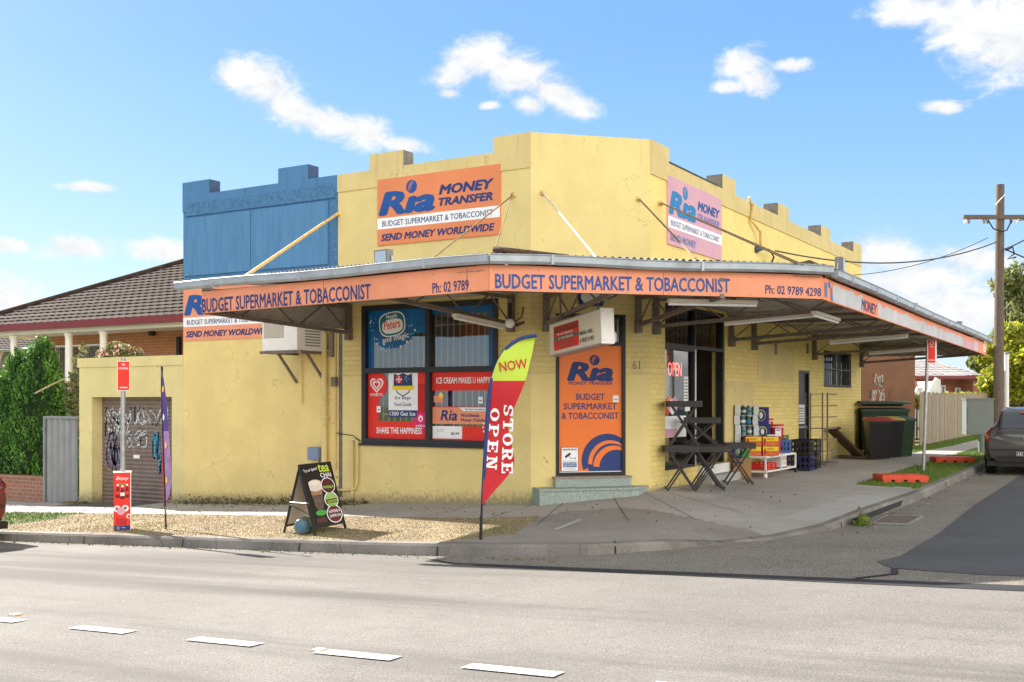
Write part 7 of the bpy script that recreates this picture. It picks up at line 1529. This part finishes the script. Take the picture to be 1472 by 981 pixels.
# neighbour's brown rendered wall with graffiti, beyond the bins
m_brw = M('brown_render', (.235, .125, .088), .85, var=.14, scale=2.2, bump=.2); nx1 = 2.05; ny = 20.2
t = thing('rendered_building', 'brown rendered building with white graffiti beyond the shop', 'building', (0, 22, .2)); FN = FR((0, ny, 0), (1, 0, 0)); q = MB(); q.prism(FR((0,0,0),(1,0,0),(0,0,1),(0,1,0)), [(-9, ny), (nx1, ny), (nx1-2.1, ny+8), (-9, ny+8)], -.2, 4.6, m_brw); q.build('wall', t)
q = MB(); q.prism(FR((0,0,0),(1,0,0),(0,0,1),(0,1,0)), [(-9.2, ny-.15), (nx1+.1, ny-.15), (nx1-2.0, ny+8.1), (-9.2, ny+8.1)], 4.602, 4.72, m_corr); q.build('roof', t)
q = MB()
for (x0, x1, y0, y1, sd, st_, w_) in ((1255, 1270, 538, 556, 21, 3, .016), (1250, 1259, 560, 582, 22, 2, .016), (1259, 1272, 560, 584, 23, 2, .022), (1274, 1288, 556, 582, 24, 3, .012)):
    a0_, z0_ = FN.px(x0, (y0+y1)/2)[0], FN.px((x0+x1)/2, y1)[1]; a1_, z1_ = FN.px(x1, (y0+y1)/2)[0], FN.px((x0+x1)/2, y0)[1]; graffiti(FN, a0_, a1_, z0_, z1_, .006, m_gw if sd < 24 else P('tan_spray', (150, 110, 90)), sd, st_, w_, q)
q.build('graffiti', t)
# timber paling fence
t = thing('timber_fence', 'grey brown timber paling fence along the side street path', 'fence', (2.3, 32, .3)); m_pal = M('paling_timber', (.33, .265, .19), .85, var=.28, scale=5, stretch=(6, 6, .4)); q = MB(); y = ny+.4; r = random.Random(5); FP = FR((2.12, 0, 0), (0, 1, 0))
while y < 52: 
    w_ = .15; zz = FZ(2.1, y); q.fbox(FP, y, y+w_-.02, zz-.05, zz+1.66+r.uniform(-.06, .06), -.02, r.uniform(-.004, .012), m_pal); y += w_
q.build('palings', t); q = MB()
for zz in (.5, 1.45): q.fbox(FP, ny+.4, 52, .27+zz, .36+zz, -.07, -.03, m_pal)
q.build('rails', t)
# far brick house with tiled roof, white gabled house
Yh = 58; c0_ = loc((1360-CX)/F*Yh, Yh); zz = lambda py, Y=Yh: CAM[2]-(py-YH)/F*Y
FM = FR(c0_, (CT, ST, 0)); sp = lambda px, Y=Yh: (px-1360)*Y/F
h = thing('brick_house', 'red brick house with a tiled roof coloured pale like sun glint beyond the timber fence', 'house', (c0_.x, c0_.y, .5)); q = MB()
wins = [(sp(1350.5), sp(1359.5), zz(572), zz(554)), (sp(1373), sp(1381), zz(572), zz(557.5))]
wall_cells(q, FM, [sp(1290), sp(1335), sp(1345), wins[0][0], wins[0][1], wins[1][0], wins[1][1], sp(1384), sp(1440)], [0, zz(600), wins[0][2], wins[1][3], wins[0][3], zz(543)], lambda u, z: inside(*wins)(u, z), m_rbr, d0=-3); q.fbox(FM, sp(1384), sp(1390), 0, zz(543), .0, 1.3, m_rbr); q.fbox(FM, sp(1350), sp(1398), zz(580), zz(573), 1.0, 1.3, m_rbr); q.build('wall', h)
q = MB(); A_ = FM.pt; tiled_slope(q, A_(sp(1288), zz(541), 1.6), A_(sp(1394), zz(541), 1.6), A_(sp(1288), zz(514), -4), A_(sp(1374), zz(514), -4), tile_mat('glint_paled_tile', (.34, .30, .30), (.55, .52, .53)), .6, .42); q.build('roof', h)  # sun glint on the tiles is put into their pale colour
q = MB(); q.fbox(FM, sp(1288), sp(1396), zz(546), zz(541.5), 1.5, 1.62, m_gutred); q.build('gutter', h)
for a0_, a1_, z0_, z1_ in wins:
    q = MB(); frame(q, FM, a0_, a1_, z0_, z1_, .09, -.15, .02, m_wht); w_ = q.build('window', h); q = MB(); q.fquad(FM, a0_+.05, a1_-.05, z0_+.05, z1_-.05, -.1, m_glass); q.fquad(FM, a0_+.05, a1_-.05, z0_+.05, z1_-.05, -.3, m_dark); q.build('pane', w_)
Yg = 50; c1_ = loc((1340-CX)/F*Yg, Yg); FG2 = FR(c1_, (CT, ST, 0)); sg = lambda px: (px-1340)*Yg/F; zg_ = lambda py: CAM[2]-(py-YH)/F*Yg
h = thing('gabled_house', 'small white gabled house with terracotta tiles beside the timber fence', 'house', (c1_.x, c1_.y, .4)); q = MB(); m_gab = M('pale_blue_white_render', (.62, .66, .70), .8, var=.05)
q.prism(FG2, [(sg(1312), 0), (sg(1347), 0), (sg(1347), zg_(552)), (sg(1344), zg_(548)), (sg(1325), zg_(580)), (sg(1319), zg_(560)), (sg(1312), zg_(572))], -5, 0, m_gab); q.build('wall', h)
q = MB(); tiled_slope(q, FG2.pt(sg(1312), zg_(572), .3), FG2.pt(sg(1326), zg_(580), .3), FG2.pt(sg(1312), zg_(538), -2.5), FG2.pt(sg(1345), zg_(546), -2.5), m_tilr, .36, .3); q.build('roof', h)
q = MB(); q.bar(FG2.pt(sg(1318), zg_(558), .35), FG2.pt(sg(1329), zg_(582), .35), .12, .25, m_wht); q.bar(FG2.pt(sg(1318), zg_(558), .35), FG2.pt(sg(1308), zg_(578), .35), .12, .25, m_wht); q.bar(FG2.pt(sg(1344), zg_(545), .35), FG2.pt(sg(1323), zg_(583), .35), .12, .25, m_wht); q.bar(FG2.pt(sg(1344.5), zg_(546), .3), FG2.pt(sg(1344.5), zg_(590), .3), .3, .2, m_wht); q.build('barge_board', h)
q = MB(); q.fquad(FG2, sg(1334), sg(1339), zg_(582), zg_(574), .02, m_redd); q.build('window', h)
# ================================================================ plants and trees
def clump_pts(clumps, n, shell=.55):
    C_ = np.array([c[:3] for c in clumps], float); R3 = np.array([c[3:6] if len(c) > 4 else (c[3],)*3 for c in clumps], float); w = (R3.prod(1))**(.67); w /= w.sum(); k = rng.choice(len(clumps), n, p=w)
    d = rng.normal(size=(n, 3)); d /= np.linalg.norm(d, axis=1)[:, None]; r = shell+(1-shell)*rng.random(n)**.6+rng.normal(0, .06, n); return C_[k]+d*R3[k]*r[:, None]
def tree(name, label, base, h, crown, n, size, mats, group=None, trunk_r=.14, aspect=.5, cat='tree', shell=.5, up=0.):
    t = thing(name, label, cat, base, group); b = Vector(base); q = MB()
    top = Vector(crown[0][:3]); q.tube([b-Vector((0, 0, .2)), b.lerp(top, .3)+Vector((.05, 0, 0)), b.lerp(top, .6), top], [trunk_r, trunk_r*.8, trunk_r*.55, trunk_r*.25], m_wood, 8); mid = b.lerp(top, .35)
    for c in crown[1:]: cc = Vector(c[:3]); q.tube([mid, mid.lerp(cc, .5)+Vector((0, 0, .1)), cc], [trunk_r*.4, trunk_r*.28, trunk_r*.1], m_wood, 6)
    q.build('trunk', t); leafset('crown', clump_pts(crown, n, shell), size, mats, t, aspect=aspect, up=up); return t
def blob(c, R3, k, r0, seed):       # many small clumps scattered through an ellipsoid: uneven outline with gaps
    r = np.random.default_rng(seed); out = []
    for i in range(k):
        d = r.normal(size=3); d /= np.linalg.norm(d); f = r.random()**.4; rr = r0*(.6+.8*r.random()); out.append((c[0]+d[0]*R3[0]*f, c[1]+d[1]*R3[1]*f, c[2]+d[2]*R3[2]*f, rr, rr, rr*.75))
    return out
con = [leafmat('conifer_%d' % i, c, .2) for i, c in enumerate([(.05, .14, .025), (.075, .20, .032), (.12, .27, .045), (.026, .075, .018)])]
# conifer: flame shaped fans of foliage round two tips
def conifer():
    b0 = loc((52-CX)/F*25.4, 25.4, -.6); t = thing('conifer', 'broad dense green conifer with pointed tips behind the low brick wall', 'conifer', b0); P3 = []; core = MB(); m_core = M('conifer_core_shade', (.012, .035, .010), .95, var=.5, scale=9)
    MI = []
    for (px, top, wpx, dY) in ((60, 494, 62, 0), (28, 513, 58, .3), (-8, 538, 56, .5)):
        Y = 25.2+dY; c0 = loc((px-CX)/F*Y, Y); zt2 = CAM[2]-(top-YH)/F*Y; R0 = wpx*Y/F; H_ = zt2+.6
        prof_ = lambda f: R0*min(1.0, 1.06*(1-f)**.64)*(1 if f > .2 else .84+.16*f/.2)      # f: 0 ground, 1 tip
        core.lathe((c0.x, c0.y, -.6), [(max(.01, prof_(f)*.84), H_*f*.98) for f in lsp(0, 1, 14)], m_core, 18)  # solid core, its near-black green stands in for shade inside the foliage
        n_sp = int(1450*R0*H_/3)
        for i in range(n_sp):
            f = rng.random()**1.15; a = rng.random()*6.283; lump = 1+.10*math.sin(3*a+5*f+px)+.06*math.sin(7*a-11*f); rr = prof_(f)*lump*(.84+.18*rng.random()); c_ = np.array((c0.x+rr*math.cos(a), c0.y+rr*math.sin(a), -.6+H_*f)); out = np.array((math.cos(a)*.4, math.sin(a)*.4, 1.0)); mk = int(rng.integers(4)) if rng.random() < .5 else (2 if lump > 1.02 else (3 if lump < .96 else 1))  # sprays lighter on bulges, darker in hollows: light put into leaf colour
            for k in range(11): u_ = rng.random(); P3.append(c_+out*(u_-.4)*.34+rng.normal(0, .024*(1.4-u_), 3)); MI.append(mk)
    leafset('foliage', P3, .040, con, t, aspect=.36, up=1.6, mi=MI); core.build('shade_core', t); q = MB(); q.tube([b0, b0+Vector((.1, 0, 1.5)), b0+Vector((.1, 0, 3))], [.14, .1, .04], m_wood); q.build('trunk', t)
conifer()
shr = [leafmat('shrub_%d' % i, c, .3) for i, c in enumerate([(.10, .14, .05), (.16, .20, .07), (.22, .21, .10), (.30, .26, .16)])]; m_flo = M('pale_pink_petal', (.70, .34, .38), .6, var=.4); m_flw = M('cream_petal', (.72, .62, .48), .6)
b0 = Vector((-9.6, 1.9, gcop-.1)); cl_ = []
for px, py, r in ((158, 507, .20), (170, 503, .22), (183, 506, .2), (196, 509, .16), (148, 510, .15), (163, 498, .13)): p = at(px, py, 24.2); cl_.append((p.x, p.y, p.z, r, r, r*.8))
t = tree('flowering_shrub', 'leggy flowering shrub with pink and cream blooms above the garage', b0, 1, cl_, 800, .055, shr+[m_flw], None, .03, cat='shrub'); leafset('flowers', clump_pts(cl_, 60, .9), .055, [m_flo, m_flw], t, aspect=.8)
cl_ = []
for px, py, r in ((110, 545, .22), (106, 575, .26), (104, 560, .2), (113, 518, .16), (121, 502, .12), (108, 592, .2)): p = at(px, py, 24.0); cl_.append((p.x, p.y, p.z, r, r*.7, r))
b0 = at(102, 700, 24.0); t = tree('leggy_shrub', 'pale leggy shrub between the conifer and the yellow garage', b0, 2, cl_, 520, .06, shr, None, .03, cat='shrub'); q = MB(); q.tube([at(50, 566, 23.9), at(75, 553, 23.9), at(92, 545, 23.9), at(104, 560, 24)], .018, M('pale_branch', (.42, .33, .20), .8)); q.build('branch', t)
brt = [leafmat('bright_%d' % i, c, .5) for i, c in enumerate([(.30, .34, .03), (.42, .42, .04), (.20, .26, .03), (.50, .46, .07)])]; olv = [leafmat('olive_%d' % i, c, .4) for i, c in enumerate([(.20, .24, .08), (.28, .30, .11), (.14, .17, .05), (.34, .34, .15)])]
def far_tree(px, py, wpx, hpx, Y, n, size, mats, label, k, seed, name='street_tree'):
    c = at(px, py, Y); g = loc((px-CX)/F*Y, Y); R3 = (wpx*Y/F/2, wpx*Y/F/2, hpx*Y/F/2); cr_ = [(c.x, c.y, c.z, R3[0]*.4, R3[0]*.4, R3[2]*.4)] + blob(c, R3, k, max(R3[0], R3[2])*.26, seed)
    return tree(name, label, (g.x, g.y, .2), c.z, cr_, n, size, mats, 'trees at the end of the side street', .16, .45)
far_tree(1455, 545, 95, 130, 47, 9000, .16, brt, 'sunlit yellow green tree right behind the power pole', 26, 1)
far_tree(1432, 560, 60, 80, 60, 4000, .16, brt, 'sunlit yellow tree left of the power pole above the brick house roof edge', 16, 2)
far_tree(1470, 450, 80, 150, 66, 7000, .20, olv, 'tall olive tree rising right of the power pole', 26, 3)
far_tree(1409, 530, 38, 90, 75, 3500, .22, olv, 'dull olive tree just left of the power pole, beside the brick house', 14, 4)
far_tree(1447, 400, 22, 40, 66, 450, .20, olv, 'slender loose tree top above the other crowns', 6, 5)
far_tree(1530, 500, 120, 190, 55, 5000, .2, olv, 'large olive tree partly outside the right edge of the photo', 22, 6)
hd = thing('clipped_hedge', 'sunlit yellow green hedge showing over the timber fence', 'hedge', (1.0, 36, .2)); cl_ = []
for i in range(26):
    f_ = i/25; px = 1318+f_*100; Y = 40+f_*9; p = at(px, 577+2*math.sin(i*1.7)-5*f_, Y); cl_.append((p.x, p.y, p.z, .28, .28, .24))
leafset('foliage', clump_pts(cl_, 5200, .5), .085, brt, hd); q = MB()
for c_ in cl_[::3]: q.cyl((c_[0], c_[1], .2), (c_[0], c_[1], c_[2]), .03, n=6, mat=m_wood)
q.build('stems', hd)
# ================================================================ the far side of the main road (seen only as reflections in the glass)
h = thing('rendered_house', 'white rendered house across the road, seen mirrored in the shop window', 'house', (2, -30, .5)); FO = FR((12, -26, 0), (-1, 0, 0)); q = MB(); wall_cells(q, FO, [0, 3, 5, 8, 10, 14, 22], [0, 1.6, 3, 4.2], inside((3, 5, 1.6, 3), (8, 10, 1.6, 3)), m_pale); q.build('wall', h)
q = MB(); tiled_slope(q, (12.6, -25.4, 4.25), (-10.6, -25.4, 4.25), (12.6-4, -31, 6.6), (-10.6+4, -31, 6.6), m_tile, .5, .4); q.build('roof', h)

sheet('pale_strip', [pix_ground(*p_)[:2] for p_ in ((795, 781), (800, 782), (838, 769), (832, 767))], 0, m_concl)  # plain pale strip lying on the footpath
o_ = bpy.data.objects['pale_strip']; cz_ = [o_.matrix_world @ v.co for v in o_.data.vertices]
for v in o_.data.vertices: v.co.z = FZ(v.co.x, v.co.y)+.006
